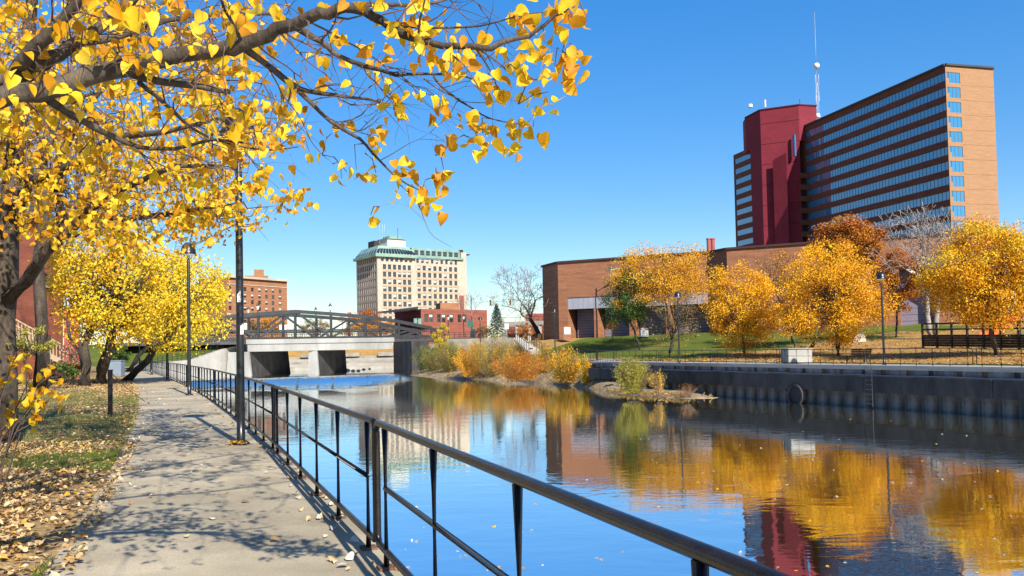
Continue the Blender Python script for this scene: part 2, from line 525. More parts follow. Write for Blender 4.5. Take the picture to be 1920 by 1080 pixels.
class MB:
    """Collects shapes and links them as one mesh object."""
    def __init__(s):
        s.v, s.f, s.mi, s.cur = [], [], [], 0
    def face(s, *pts):
        i = len(s.v)
        s.v.extend([tuple(p) for p in pts])
        s.f.append(tuple(range(i, i + len(pts))))
        s.mi.append(s.cur)
    def box(s, c, size, rz=0.0, ax=None):
        c = V(c)
        if ax is None:
            x, y, z = V((math.cos(rz), math.sin(rz), 0)), V((-math.sin(rz), math.cos(rz), 0)), V((0, 0, 1))
        else:
            x, y, z = ax
        hx, hy, hz = x * size[0] / 2, y * size[1] / 2, z * size[2] / 2
        i = len(s.v)
        for k in (-1, 1):
            for a, b in ((-1, -1), (1, -1), (1, 1), (-1, 1)):
                s.v.append(tuple(c + hx * a + hy * b + hz * k))
        for q in ((3, 2, 1, 0), (4, 5, 6, 7), (0, 1, 5, 4), (1, 2, 6, 5), (2, 3, 7, 6), (3, 0, 4, 7)):
            s.f.append(tuple(i + k for k in q))
            s.mi.append(s.cur)
        return s
    def bar(s, p, q, w, h, up=None):
        p, q = V(p), V(q)
        d = (q - p)
        y = d.normalized()
        u = V(up) if up else (V((0, 0, 1)) if abs(y.z) < 0.95 else V((0, 1, 0)))
        x = y.cross(u).normalized()
        z = x.cross(y).normalized()
        return s.box((p + q) / 2, (w, d.length, h), ax=(x, y, z))
    def tube(s, pts, rad, n=6, cap=True):
        pts = [V(p) for p in pts]
        if not hasattr(rad, '__len__'):
            rad = [rad] * len(pts)
        base = len(s.v)
        d = (pts[1] - pts[0]).normalized()
        x, y = perp(d)
        for k, p in enumerate(pts):
            if k:
                t = (pts[min(k + 1, len(pts) - 1)] - pts[k - 1])
                if t.length < 1e-6:
                    t = d
                t.normalize()
                x = (x - t * x.dot(t))
                if x.length < 1e-5:
                    x, _ = perp(t)
                x.normalize()
                y = t.cross(x)
            for j in range(n):
                a = 2 * math.pi * j / n
                s.v.append(tuple(p + (x * math.cos(a) + y * math.sin(a)) * rad[k]))
        for k in range(len(pts) - 1):
            for j in range(n):
                a, b = base + k * n + j, base + k * n + (j + 1) % n
                s.f.append((a, b, b + n, a + n))
                s.mi.append(s.cur)
        if cap:
            s.f.append(tuple(base + j for j in reversed(range(n))))
            s.f.append(tuple(base + (len(pts) - 1) * n + j for j in range(n)))
            s.mi += [s.cur, s.cur]
        return s
    def lathe(s, c, prof, n=20):
        c = V(c)
        base = len(s.v)
        for r, z in prof:
            for j in range(n):
                a = 2 * math.pi * j / n
                s.v.append((c.x + r * math.cos(a), c.y + r * math.sin(a), c.z + z))
        for k in range(len(prof) - 1):
            for j in range(n):
                a, b = base + k * n + j, base + k * n + (j + 1) % n
                s.f.append((a, b, b + n, a + n))
                s.mi.append(s.cur)
        s.f.append(tuple(base + j for j in reversed(range(n))))
        s.f.append(tuple(base + (len(prof) - 1) * n + j for j in range(n)))
        s.mi += [s.cur, s.cur]
        return s
    def prism(s, poly, z0, z1):
        """Upright prism over a plan polygon; z0 and z1 may be lists."""
        n = len(poly)
        z0 = z0 if hasattr(z0, '__len__') else [z0] * n
        z1 = z1 if hasattr(z1, '__len__') else [z1] * n
        area = sum(poly[k][0] * poly[(k + 1) % n][1] - poly[(k + 1) % n][0] * poly[k][1] for k in range(n))
        if area < 0:
            poly, z0, z1 = poly[::-1], z0[::-1], z1[::-1]
        for k in range(n):
            j = (k + 1) % n
            s.face((*poly[k][:2], z0[k]), (*poly[j][:2], z0[j]), (*poly[j][:2], z1[j]), (*poly[k][:2], z1[k]))
        s.face(*[(*poly[k][:2], z1[k]) for k in range(n)])
        s.face(*[(*poly[k][:2], z0[k]) for k in reversed(range(n))])
        return s
    def build(s, name, mats, parent=None, origin=None, smooth=False, uv=False, bevel=0.0):
        if isinstance(mats, str):
            mats = [mats]
        off = wloc(parent) if parent is not None else (V(origin) if origin is not None else V((0, 0, 0)))
        me = bpy.data.meshes.new(name)
        arr = np.array(s.v, dtype=np.float64) - np.array(off)
        me.from_pydata(arr.tolist(), [], s.f)
        for m in mats:
            me.materials.append(MAT[m])
        if len(mats) > 1:
            me.polygons.foreach_set('material_index', s.mi)
        if uv:
            lay = me.uv_layers.new(name='UVMap')
            up = V((0, 0, 1))
            for p in me.polygons:
                nrm = p.normal
                if abs(nrm.z) > 0.8:
                    tx, ty = V((1, 0, 0)), V((0, 1, 0))
                else:
                    tx = up.cross(nrm).normalized()
                    ty = up
                for li in p.loop_indices:
                    q = V(s.v[me.loops[li].vertex_index])
                    lay.data[li].uv = (q.dot(tx), q.dot(ty))
        if smooth:
            me.polygons.foreach_set('use_smooth', [True] * len(me.polygons))
        o = bpy.data.objects.new(name, me)
        COL.objects.link(o)
        if parent is not None:
            o.parent = parent
        else:
            o.location = off
        if bevel:
            b = o.modifiers.new('bevel', 'BEVEL')
            b.width = bevel
            b.segments = 1
            b.limit_method = 'ANGLE'
        return o
def facade(mb, o, u, W, z0, z1, holes, depth=0.25, nrm=None):
    """Wall face with real openings: o = plan point at u = 0, u = unit plan direction, holes = (u0, u1, z0, z1); reveals run inwards."""
    o, u = V((o[0], o[1], 0)), V((u[0], u[1], 0))
    n = V(nrm) if nrm is not None else V((u.y, -u.x, 0))
    us = sorted({0.0, W, *[h[0] for h in holes], *[h[1] for h in holes]})
    zs = sorted({z0, z1, *[h[2] for h in holes], *[h[3] for h in holes]})
    P = lambda a, z, d=0.0: o + u * a - n * d + V((0, 0, z))
    flip = V((u.y, -u.x, 0)).dot(n) < 0
    def F(*p):
        mb.face(*(p[::-1] if flip else p))
    hs = {(round(h[0], 5), round(h[2], 5)): h for h in holes}
    for i in range(len(us) - 1):
        run = None
        for j in range(len(zs) - 1):
            cu, cz = (us[i] + us[i + 1]) / 2, (zs[j] + zs[j + 1]) / 2
            if any(h[0] < cu < h[1] and h[2] < cz < h[3] for h in holes):
                continue
            F(P(us[i], zs[j]), P(us[i + 1], zs[j]), P(us[i + 1], zs[j + 1]), P(us[i], zs[j + 1]))
    for h in holes:
        a, b, c, d = h
        F(P(a, c), P(a, c, depth), P(a, d, depth), P(a, d))
        F(P(b, c, depth), P(b, c), P(b, d), P(b, d, depth))
        F(P(a, c), P(b, c), P(b, c, depth), P(a, c, depth))
        F(P(a, d, depth), P(b, d, depth), P(b, d), P(a, d))
WIN = {}
def window_mesh(w, h, style):
    """A window seen from -Y: frame ring, pane, meeting rail and, by style, a half drawn blind."""
    key = (round(w, 3), round(h, 3), style)
    if key in WIN:
        return WIN[key]
    b = MB()
    t = min(w, h) * 0.07
    b.cur = 0
    for c, sz in (((-w / 2 + t / 2, 0, 0), (t, 0.08, h)), ((w / 2 - t / 2, 0, 0), (t, 0.08, h)), ((0, 0, h / 2 - t / 2), (w - 2 * t, 0.08, t)), ((0, 0, -h / 2 + t / 2), (w - 2 * t, 0.08, t)), ((0, 0, 0), (w - 2 * t, 0.07, t))):
        b.box(c, sz)
    b.cur = 1
    b.box((0, 0.03, 0), (w - 2 * t, 0.02, h - 2 * t))
    if style:
        b.cur = 2
        hh = (h - 2 * t) * (0.35, 0.62, 0.9)[style - 1]
        b.box((0, 0.012, h / 2 - t - hh / 2), (w - 2 * t - 0.02, 0.012, hh))
    me = bpy.data.meshes.new('window')
    me.from_pydata(b.v, [], b.f)
    for m in ('window_frame', 'glass_dark', 'blind_white'):
        me.materials.append(MAT[m])
    me.polygons.foreach_set('material_index', b.mi)
    WIN[key] = me
    return me
def put_windows(root, o, u, holes, depth, styles):
    """One window object in every opening of a facade."""
    o, u = V((o[0], o[1], 0)), V((u[0], u[1], 0))
    n = V((u.y, -u.x, 0))
    off = wloc(root)
    for h in holes:
        c = o + u * ((h[0] + h[1]) / 2) - n * depth + V((0, 0, (h[2] + h[3]) / 2))
        me = window_mesh(h[1] - h[0], h[3] - h[2], styles(h) if callable(styles) else styles)
        link('window', me, root, c - off, math.atan2(u.y, u.x))

# ------------------------------------------------------------------ leaves
TEMPL = {
    'fold': (np.array([(-0.5, 0, 0), (0, -0.34, 0.10), (0.5, 0, 0), (0, 0.34, 0.10)]), [(0, 1, 2), (0, 2, 3)]),
    'blade': (np.array([(-0.06, 0, 0), (0.06, 0, 0), (0.02, 0.14, 1.0)]), [(0, 1, 2)]),
    'slim': (np.array([(-0.5, 0, 0), (0, -0.13, 0.05), (0.5, 0, -0.06), (0, 0.13, 0.05)]), [(0, 1, 2), (0, 2, 3)]),
}
# a linden leaf: heart-shaped, pointed, cupped, a little curled (x runs from stalk to tip)
_hx = [(0.02, 0.0), (-0.06, 0.17), (-0.01, 0.36), (0.18, 0.47), (0.43, 0.45), (0.66, 0.32), (0.83, 0.15), (1.0, 0.0)]
_out = _hx + [(x + 0.02, -y * 0.93) for x, y in _hx[-2:0:-1]]
def _z(x, y):
    return 0.34 * abs(y) ** 1.3 - 0.34 * max(0, x - 0.3) ** 2 + 0.05 * math.sin(9 * x) * abs(y)
_hv = [(x - 0.4, y, _z(x, y)) for x, y in _out] + [(0.4 - 0.4, 0.0, 0.0), (0.12 - 0.4, 0, 0.0), (0.72 - 0.4, 0, -0.03)]
_nO = len(_out)
_c0, _c1, _c2 = _nO, _nO + 1, _nO + 2
_hf = []
for k in range(_nO):
    j = (k + 1) % _nO
    mxx = (_out[k][0] + _out[j][0]) / 2
    c = _c1 if mxx < 0.15 else (_c0 if mxx < 0.62 else _c2)
    _hf.append((k, c, j))
for side in (1, -1):
    pass
def _fix(v, f):
    # close the fan seams: join the three midrib points across the outline vertices where the hub changes
    hubs = {}
    for a, c, b in f:
        hubs.setdefault(a, set()).add(c)
        hubs.setdefault(b, set()).add(c)
    extra = [(p, *sorted(h)) for p, h in hubs.items() if len(h) == 2]
    out = []
    for t in f + extra:                      # all faces wound the same way round
        (ax, ay, _), (bx, by, _), (cx, cy, _) = (v[i] for i in t)
        out.append(t if (bx - ax) * (cy - ay) - (by - ay) * (cx - ax) > 0 else t[::-1])
    return out
TEMPL['heart'] = (np.array(_hv), _fix(_hv, _hf))
def leaf_frames(n, droop=0.0, face=None):
    """Random frames; droop pulls the tip downwards; face biases the leaf normal."""
    X = rng.normal(size=(n, 3))
    X[:, 2] -= droop * 2.0
    X /= np.linalg.norm(X, axis=1)[:, None]
    Z = rng.normal(size=(n, 3))
    if face is not None:
        Z = Z + np.array(face)
    Z -= X * np.sum(X * Z, axis=1)[:, None]
    Z /= np.linalg.norm(Z, axis=1)[:, None] + 1e-9
    Y = np.cross(Z, X)
    return X, Y, Z
def leaf_cloud(name, C, size, mats, shape='fold', parent=None, origin=None, frames=None, droop=0.0, face=None, midx=None, kind='stuff'):
    C = np.asarray(C, dtype=float)
    n = len(C)
    size = np.broadcast_to(np.asarray(size, dtype=float), (n,))
    X, Y, Z = frames if frames is not None else leaf_frames(n, droop, face)
    tv, tf = TEMPL[shape]
    k = len(tv)
    off = np.array(wloc(parent) if parent is not None else (origin if origin is not None else (0, 0, 0)))
    zs = (rng.uniform(0.4, 2.3, n) if shape == 'heart' else np.ones(n))[:, None, None]
    tw = (rng.uniform(-0.5, 0.5, n) if shape == 'heart' else np.zeros(n))[:, None]
    ys = (rng.uniform(0.68, 1.08, n) if shape == 'heart' else np.ones(n))[:, None]
    ly = tv[None, :, 1] * ys
    lz = tv[None, :, 2] * zs[:, :, 0] + tw * tv[None, :, 0] * tv[None, :, 1]
    P = C[:, None, :] - off + size[:, None, None] * (tv[None, :, 0, None] * X[:, None, :] + ly[:, :, None] * Y[:, None, :] + lz[:, :, None] * Z[:, None, :])
    P = P.reshape(-1, 3)
    tf = np.array(tf)
    idx = (np.arange(n)[:, None, None] * k + tf[None]).reshape(-1, 3)
    me = bpy.data.meshes.new(name)
    nf = len(idx)
    me.vertices.add(len(P))
    me.vertices.foreach_set('co', P.ravel())
    me.loops.add(nf * 3)
    me.loops.foreach_set('vertex_index', idx.ravel().astype(np.int32))
    me.polygons.add(nf)
    me.polygons.foreach_set('loop_start', np.arange(0, nf * 3, 3, dtype=np.int32))
    me.polygons.foreach_set('loop_total', np.full(nf, 3, dtype=np.int32))
    if isinstance(mats, str):
        mats = [mats]
    for m in mats:
        me.materials.append(MAT[m])
    if midx is not None:
        me.polygons.foreach_set('material_index', np.repeat(np.asarray(midx, dtype=np.int32), len(tf)))
    me.polygons.foreach_set('use_smooth', np.full(nf, shape == 'heart'))
    me.update(calc_edges=True)
    o = bpy.data.objects.new(name, me)
    COL.objects.link(o)
    if parent is not None:
        o.parent = parent
    else:
        o.location = off
    if kind:
        o['kind'] = kind
    return o

# ================================================================== THE SETTING
WATER_Z = -2.7
# left edge of the river = line of the railing on the left bank
_fy = np.array([2.1, 3.64, 4.98, 6.85, 8.62, 11.2, 13.9, 16.4, 24.6, 35.1, 52.5, 70.6, 94])
_fx = np.array([0.62, 0.05, -0.44, -1.10, -1.80, -2.80, -3.85, -4.80, -8.30, -12.8, -20.8, -29.4, -41.0])
_pf = np.polyfit(_fy, _fx, 4)
def fence_x(y):
    if y < 2:
        return float(np.polyval(_pf, 2) + (y - 2) * np.polyval(np.polyder(_pf), 2))
    return float(np.polyval(_pf, y))
LC = [V((fence_x(y), y, 0)) for y in np.arange(-9, 100.01, 0.25)]
_ls = [0.0]
for k in range(1, len(LC)):
    _ls.append(_ls[-1] + (LC[k] - LC[k - 1]).length)
_ls = np.array(_ls)
_lx, _ly = np.array([p.x for p in LC]), np.array([p.y for p in LC])
def lpos(s, off=0.0, z=0.0):
    """Point on the left bank: s metres along the railing, off metres inland."""
    x, y = np.interp(s, _ls, _lx), np.interp(s, _ls, _ly)
    x2, y2 = np.interp(s + 0.3, _ls, _lx), np.interp(s + 0.3, _ls, _ly)
    x1, y1 = np.interp(s - 0.3, _ls, _lx), np.interp(s - 0.3, _ls, _ly)
    t = V((x2 - x1, y2 - y1, 0)).normalized()
    return V((x, y, z)) + V((-t.y, t.x, 0)) * off
def ls_of_y(y):
    return float(np.interp(y, _ly, _ls))
def left_z(off):
    return 0.02 + 0.03 * max(0, off - 2.5) if off < 20 else 0.545

# right bank: a straight quay. s along it (away from the camera), u inland
W0 = V((27.0, 45.0, 0))
RE = V((-0.408, 0.913, 0))
RN = V((0.913, 0.408, 0))
def rpos(s, u, z=0.0):
    return W0 + RE * s + RN * u + V((0, 0, z))
def edge_u(s):
    """Beyond the end of the quay the bank draws back from the river behind the sand bar."""
    t = min(1, max(0, (s - 45.5) / 12))
    return 7.0 * t * t * (3 - 2 * t)
def right_z(x, y):
    p = V((x, y, 0)) - W0
    s, u = p.dot(RE), p.dot(RN)
    eu = edge_u(s)
    Z = min(4.3, max(2.5, 2.9 + (95 - s) * 0.0186))
    U = max(18.0, 21 + (95 - s) * 0.705)
    k0 = 6.5 if eu < 0.1 else 6.5 - 2.5 * eu / 7 + eu
    t = min(1, max(0, (u - k0) / (U - k0)))
    return Z * (t ** 1.25)
def on_right(x, y, d0=48, d1=170):
    """Where the line of sight through a pixel meets the right bank."""
    D = d0
    while D < d1:
        p = at(x, y, D)
        if p.z <= right_z(p.x, p.y):
            return V((p.x, p.y, right_z(p.x, p.y)))
        D += 0.1
    p = at(x, y, d1)
    return V((p.x, p.y, right_z(p.x, p.y)))

g = MB()
g.face((-6000, -600, -4.2), (6000, -600, -4.2), (6000, 9000, -4.2), (-6000, 9000, -4.2))
tag(g.build('ground', 'river_bed'), kind='structure')

w = MB()
w.face((-140, -60, WATER_Z), (90, -60, WATER_Z), (90, 216, WATER_Z), (-140, 216, WATER_Z))
tag(w.build('river', 'river_water'), kind='structure')

# left bank: lawn sheet from the back edge of the path to the far slope beside the bridge
def left_edge():
    pts = []
    for s in np.arange(0, _ls[-1], 1.5):
        pts.append((lpos(s, 2.42), lpos(s + 0.01, 3.42) - lpos(s + 0.01, 2.42), 0.0))
    for x, y, z in ((-52, 118, 0.0), (-57.5, 130, 0.0), (-58.0, 140, 0.05), (-55.5, 148, 0.4), (-53.4, 156, 2.0), (-51.4, 163.5, 3.2), (-53, 185, 3.4), (-58, 214, 3.4)):
        pts.append((V((x, y, 0)), V((-1, -0.1, 0)), z))
    return pts
LE = left_edge()
offs = [0, 0.5, 1, 1.6, 2.4, 3.4, 4.6, 6, 8, 11, 15, 22, 40, 90, 250, 900]
v, f = [], []
for p, n, z in LE:
    for k, o_ in enumerate(offs):
        q = p + n * o_
        h = left_z(o_ + 2.42) + z
        if 0 < k < 12:
            h += 0.03 * noise.noise(V((q.x * 0.7, q.y * 0.7, 3))) - 0.012
        elif k == 0:
            h -= 0.02
        v.append((q.x, q.y, h))
nn = len(offs)
for i in range(len(LE) - 1):
    for k in range(nn - 1):
        a = i * nn + k
        f.append((a + 1, a, a + nn, a + nn + 1))
me = bpy.data.meshes.new('lawn')
me.from_pydata(v, [], f)
me.materials.append(MAT['lawn_left'])
me.materials.append(MAT['lawn_green'])
for p in me.polygons:
    if p.center.y > 112:
        p.material_index = 1
    p.use_smooth = True
tag(link('lawn', me), kind='structure')

# left river wall under the walkway
b = MB()
ss = np.arange(0, _ls[-1], 1.5)
for i in range(len(ss) - 1):
    a0, a1 = lpos(ss[i], -0.07), lpos(ss[i + 1], -0.07)
    c0, c1 = lpos(ss[i], 2.40), lpos(ss[i + 1], 2.40)
    z0, z1 = -4.0, -0.13
    b.face((*a1.xy, z0), (*a0.xy, z0), (*a0.xy, z1), (*a1.xy, z1))
    b.cur = 1
    b.face((*a0.xy, z1), (*c0.xy, z1), (*c1.xy, z1), (*a1.xy, z1))
    b.cur = 0
tag(b.build('river_wall', ['concrete', 'soil']), 'concrete river wall below the railing of the left walkway', 'wall')
b = MB()
pts = [p for p, n, z in LE if p.y > 110]
zs = [left_z(2.42) + z - 0.05 for p, n, z in LE if p.y > 110]
pts = [lpos(_ls[-1] - 1.5, -0.2)] + pts
zs = [-0.13] + zs
for i in range(len(pts) - 1):
    p, q = pts[i], pts[i + 1]
    d = V((0.6, 0, 0))
    b.prism([(p.x, p.y), (q.x, q.y), (q.x - 0.6, q.y), (p.x - 0.6, p.y)], -4, [zs[i] + 0.25, zs[i + 1] + 0.25, zs[i + 1] + 0.25, zs[i] + 0.25])
tag(b.build('wing_wall', 'concrete_pale'), 'pale concrete wing wall rising from the left bank to the truss bridge', 'wall')

# the walkway: concrete slabs with open joints
path = empty('path', (0, 0, 0))
path['kind'] = 'structure'
sj = ls_of_y(7.15) - 6.0 * 3
k = 0
while sj < _ls[-1] - 2:
    s0, s1 = max(0.0, sj), min(_ls[-1] - 1, sj + 6.0)
    if s1 > s0 + 0.5:
        b = MB()
        n = 5
        dz = rnd.uniform(-0.004, 0.004)
        sk = 0.05
        for i in range(n):
            t0, t1 = s0 + 0.012 + (s1 - s0 - 0.024) * i / n, s0 + 0.012 + (s1 - s0 - 0.024) * (i + 1) / n
            P = [lpos(t0, -0.10), lpos(t1, -0.10), lpos(t1, 2.45), lpos(t0, 2.45)]
            b.face(*[(*q.xy, dz) for q in P])
            for e0, e1, on in ((0, 1, 1), (2, 3, 1), (3, 0, i == 0), (1, 2, i == n - 1)):
                if on:
                    b.face((*P[e1].xy, dz), (*P[e0].xy, dz), (*P[e0].xy, -0.125), (*P[e1].xy, -0.125))
        b.build('slab', 'concrete_path', path)
    sj += 6.0

# far land beyond the bridge, street level, with stepped concrete bank
b = MB()
b.prism([(-6000, 214), (6000, 214), (6000, 8000), (-6000, 8000)], -4.1, 2.8)
tag(b.build('terrain', 'lawn_litter'), kind='structure')
st = empty('stepped_bank', (-43, 207, WATER_Z), 'pale concrete stepped river bank seen under the truss bridge', 'embankment')
for k in range(5):
    b = MB()
    b.prism([(-64, 202.5 + k * 2.4), (-20, 202.5 + k * 2.4), (-20, 213.8), (-64, 213.8)], WATER_Z - 1 if k == 0 else WATER_Z + k * 0.6, WATER_Z + (k + 1) * 0.6)
    b.build('step', 'concrete_pale' if k % 2 else 'concrete', st)
for k in range(3):
    b = MB()
    x = -50 + k * 9.5
    b.box((x, 212.4, 0.6), (5.0, 2.0, 0.9), 0.1 * k)
    b.build('block', 'concrete', st)

# right bank: lawn sheet
us = [2.9, 3.6, 4.6, 5.6, 6.6, 7.6, 9, 10.5, 12, 14, 16, 18, 20, 22, 25, 28, 32, 37, 43, 50, 58, 70, 100, 200, 420]
sv = list(np.arange(-50, 131, 3.0)) + [140.0, 160.0, 185.0]
v, f, mi = [], [], []
for s in sv:
    for u in us:
        p = rpos(s, u + edge_u(s))
        if s > 128:
            p = V((-25.5 - (s - 128) * 0.05, 163 + (s - 128), 0)) + V((1, 0.2, 0)) * u
        z = right_z(p.x, p.y)
        if s > 96:
            z = max(min(z, 3.0 - (min(s, 112) - 96) * 0.06), 0) * (1 if u > 12 else min(1, max(0, (u - 4) / 8)))
        if 4 < u < 60:
            z += 0.10 * noise.noise(V((p.x * 0.22, p.y * 0.22, 1)))
        v.append((p.x, p.y, z - 0.01))
nn = len(us)
for i in range(len(sv) - 1):
    for k in range(nn - 1):
        a = i * nn + k
        f.append((a, a + 1, a + nn + 1, a + nn))
me = bpy.data.meshes.new('lawn')
me.from_pydata(v, [], f)
for m in ('lawn_green', 'lawn_litter'):
    me.materials.append(MAT[m])
for p in me.polygons:
    q = p.center - W0
    s, u = q.dot(RE), q.dot(RN)
    lim = 43 + 4 * math.sin(u * 0.5)
    p.material_index = 1 if (s < lim and u > 5.5) or s > 92 else 0
    p.use_smooth = True
tag(link('lawn', me), kind='structure')

# right promenade: slabs along the quay
prom = empty('promenade', tuple(rpos(0, 0)))
prom['kind'] = 'structure'
for s in np.arange(-48, 106, 6.0):
    b = MB()
    e0, e1 = edge_u(s), edge_u(s + 6)
    q = [rpos(s + 0.01, e0), rpos(s + 5.99, e1), rpos(s + 5.99, 2.95 + e1), rpos(s + 0.01, 2.95 + e0)]
    b.prism([tuple(p.xy) for p in q], -0.25, 0.0)
    b.build('slab', 'concrete_pale', prom)

# ------------------------------------------------------------------ right quay wall
qw = empty('quay_wall', tuple(rpos(0, 0, -3.2)), 'dark stained quay wall with corrugated steel piles across the river', 'wall')
b = MB()
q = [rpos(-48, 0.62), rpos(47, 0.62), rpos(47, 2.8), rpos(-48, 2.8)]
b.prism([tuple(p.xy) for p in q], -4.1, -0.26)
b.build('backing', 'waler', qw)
b = MB()
q = [rpos(-48, -0.10), rpos(46.8, -0.10), rpos(46.8, 0.30), rpos(-48, 0.30)]
b.prism([tuple(p.xy) for p in q], -0.12, 0.025)
b.build('coping', 'concrete_pale', qw)
ang = math.atan2(RE.y, RE.x)
s = -48.0
kk = 0
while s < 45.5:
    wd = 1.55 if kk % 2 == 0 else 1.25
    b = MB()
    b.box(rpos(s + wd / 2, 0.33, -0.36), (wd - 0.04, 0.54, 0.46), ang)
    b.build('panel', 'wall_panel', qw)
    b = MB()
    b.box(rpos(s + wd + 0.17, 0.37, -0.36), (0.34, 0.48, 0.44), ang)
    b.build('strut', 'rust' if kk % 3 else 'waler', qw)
    s += wd + 0.34
    kk += 1
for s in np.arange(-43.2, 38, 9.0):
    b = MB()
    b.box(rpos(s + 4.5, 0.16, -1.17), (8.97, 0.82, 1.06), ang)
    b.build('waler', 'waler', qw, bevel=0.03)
b = MB()
b.tube([rpos(x, -0.06, -0.60 - 0.02 * math.sin(x * 0.9)) for x in np.arange(-48, 46, 2.0)], 0.035, 6)
b.build('pipe', 'concrete_pale', qw, smooth=True)
# sheet piles: alternating pans, one shared mesh
b = MB()
pw, dp = 0.62, 0.34
prof = [(-pw, 0.0), (-pw * 0.62, 0.0), (-pw * 0.40, -dp), (pw * 0.40, -dp), (pw * 0.62, 0.0), (pw, 0.0)]
for k in range(5):
    (x0, y0), (x1, y1) = prof[k], prof[k + 1]
    b.face((x0, y0, -1.25), (x1, y1, -1.25), (x1, y1, 1.25), (x0, y0, 1.25))
    b.face((x1, y1 + 0.03, -1.25), (x0, y0 + 0.03, -1.25), (x0, y0 + 0.03, 1.25), (x1, y1 + 0.03, 1.25))
pile = bpy.data.meshes.new('sheet_pile')
pile.from_pydata(b.v, [], b.f)
pile.materials.append(MAT['sheet_steel'])
for s in np.arange(-47, 46, 2 * pw):
    o = link('sheet_pile', pile, qw, rpos(s, 0.58, -2.93) - wloc(qw), math.atan2(-RE.y, -RE.x))
# ladder and outfall pipe on the quay
p = onz(1575, 712, -1.0)
sl = (V((22.9, 52, 0)) - W0).dot(RE)
sl = (on_right(1575, 688) - W0).dot(RE)
lad = empty('ladder', tuple(rpos(sl, -0.35, -2.6)), 'steel rung ladder fixed to the quay wall below the concrete block', 'ladder')
for d in (-0.25, 0.25):
    MB().bar(rpos(sl + d, -0.36, -2.6), rpos(sl + d, -0.36, -0.05), 0.035, 0.035).build('stile', 'waler', lad)
for z in np.arange(-2.4, -0.1, 0.3):
    MB().tube([rpos(sl - 0.25, -0.36, z), rpos(sl + 0.25, -0.36, z)], 0.02, 6).build('rung', 'concrete_grey', lad)
so = (on_right(1430, 686) - W0).dot(RE)
op = empty('outfall_pipe', tuple(rpos(so, -0.3, -2.2)), 'round dark outfall pipe mouth in the quay wall near the sand bar', 'pipe')
b = MB()
c = rpos(so, 0, -2.15)
ax = -RN
ring0, ring1 = [], []
n = 20
def circ(r, d):
    return [c + ax * d + (RE * math.cos(2 * math.pi * k / n) + V((0, 0, 1)) * math.sin(2 * math.pi * k / n)) * r for k in range(n)]
for (r0, d0), (r1, d1) in (((0.78, 0.1), (0.78, 0.42)), ((0.78, 0.42), (0.66, 0.42)), ((0.66, 0.42), (0.66, 0.12))):
    a_, b_ = circ(r0, d0), circ(r1, d1)
    for k in range(n):
        b.face(a_[k], a_[(k + 1) % n], b_[(k + 1) % n], b_[k])
b.build('rim', 'waler', op, smooth=True)
b = MB()
b.face(*circ(0.66, 0.26))
b.build('mouth', 'dark_recess', op)

# sand bar in front of the far end of the quay
shore = [(1380, 742), (1335, 747), (1290, 748), (1235, 745), (1190, 742), (1150, 737), (1110, 729), (1060, 723), (1010, 718), (960, 715), (905, 712.5), (850, 711), (800, 708), (765, 704)]
SH = [onz(x, y, WATER_Z) for x, y in shore]
v, f = [], []
m = 9
for i, p in enumerate(SH):
    sp = (p - W0).dot(RE)
    top = -2.25
    if sp < 44:
        back = rpos(max(sp + 2.0, 24.5 + i * 1.5), 0.5)
    else:
        back = rpos(sp + 1.0, edge_u(sp + 1.0) + 3.3)
        top = -0.05
    if i == 0:
        back = p + V((0.2, 1.0, 0))
    for k in range(m):
        t = k / (m - 1)
        q = p.lerp(back, t)
        h = WATER_Z - 0.06 + (top - WATER_Z) * (t ** 0.8) * min(1, i / 3) + (0.10 * noise.noise(V((q.x * 0.8, q.y * 0.5, 5))) if k else -0.1)
        if k == 1:
            h += 0.06
        v.append((q.x + (0.5 * noise.noise(V((q.x * 0.6, q.y * 0.6, 9))) if k == 0 else 0), q.y, h))
for i in range(len(SH) - 1):
    for k in range(m - 1):
        a = i * m + k
        f.append((a, a + 1, a + m + 1, a + m))
me = bpy.data.meshes.new('sand_bar')
me.from_pydata(v, [], f)
me.materials.append(MAT['sand'])
me.polygons.foreach_set('use_smooth', [True] * len(me.polygons))
tag(link('sand_bar', me), kind='structure')

# ================================================================== BUILDINGS
def u_on(o, d, x, y=600):
    """Distance along the plan line o + d*u at which it is seen under pixel (x, y)."""
    r = ray(x, y)
    # o.x + d.x u = r.x k ; o.y + d.y u = r.y k
    det = d[0] * (-r.y) - d[1] * (-r.x)
    return ((-o[0]) * (-r.y) - (-o[1]) * (-r.x)) / det
def z_on(o, d, u, x, y):
    return at(x, y, o[1] + d[1] * u).z
def P2(x, D, y=600):
    p = at(x, y, D)
    return V((p.x, p.y, 0))

# ---- office slab tower
C0 = P2(1772, 211, 122)
CF = P2(1497, 272.6, 240)
ta = (CF - C0).normalized()
tb = V((-ta.y, ta.x, 0))
if tb.x < 0:
    tb = -tb
TL = (CF - C0).length
TW = u_on(C0, tb, 1862, 128)
TZ = at(1772, 122, 211).z
mpp = 211 / F
tower = empty('office_tower', (C0.x, C0.y, 3.0), 'tall brown brick office tower with long ribbons of blue windows', 'building')
ROWS = 12
rows = [(TZ - 13 * mpp - k * 28.3 * mpp - 16 * mpp, TZ - 13 * mpp - k * 28.3 * mpp) for k in range(ROWS)]
U1 = u_on(C0, ta, 1514, 400)
b = MB()
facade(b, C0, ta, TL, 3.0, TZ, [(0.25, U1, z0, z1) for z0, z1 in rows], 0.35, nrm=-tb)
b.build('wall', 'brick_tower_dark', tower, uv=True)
b = MB()
Ww = u_on(C0, tb, 1800, 150)
Wl = u_on(C0, tb, 1779, 150)
holes = []
for z0, z1 in rows:
    holes.append((Wl, Ww, z1 - 20.3 * mpp, z1))
    holes.append((0.3, Wl - 0.02, z1 - 11.5 * mpp, z1))
facade(b, C0, tb, TW, 3.0, TZ, holes, 0.18)
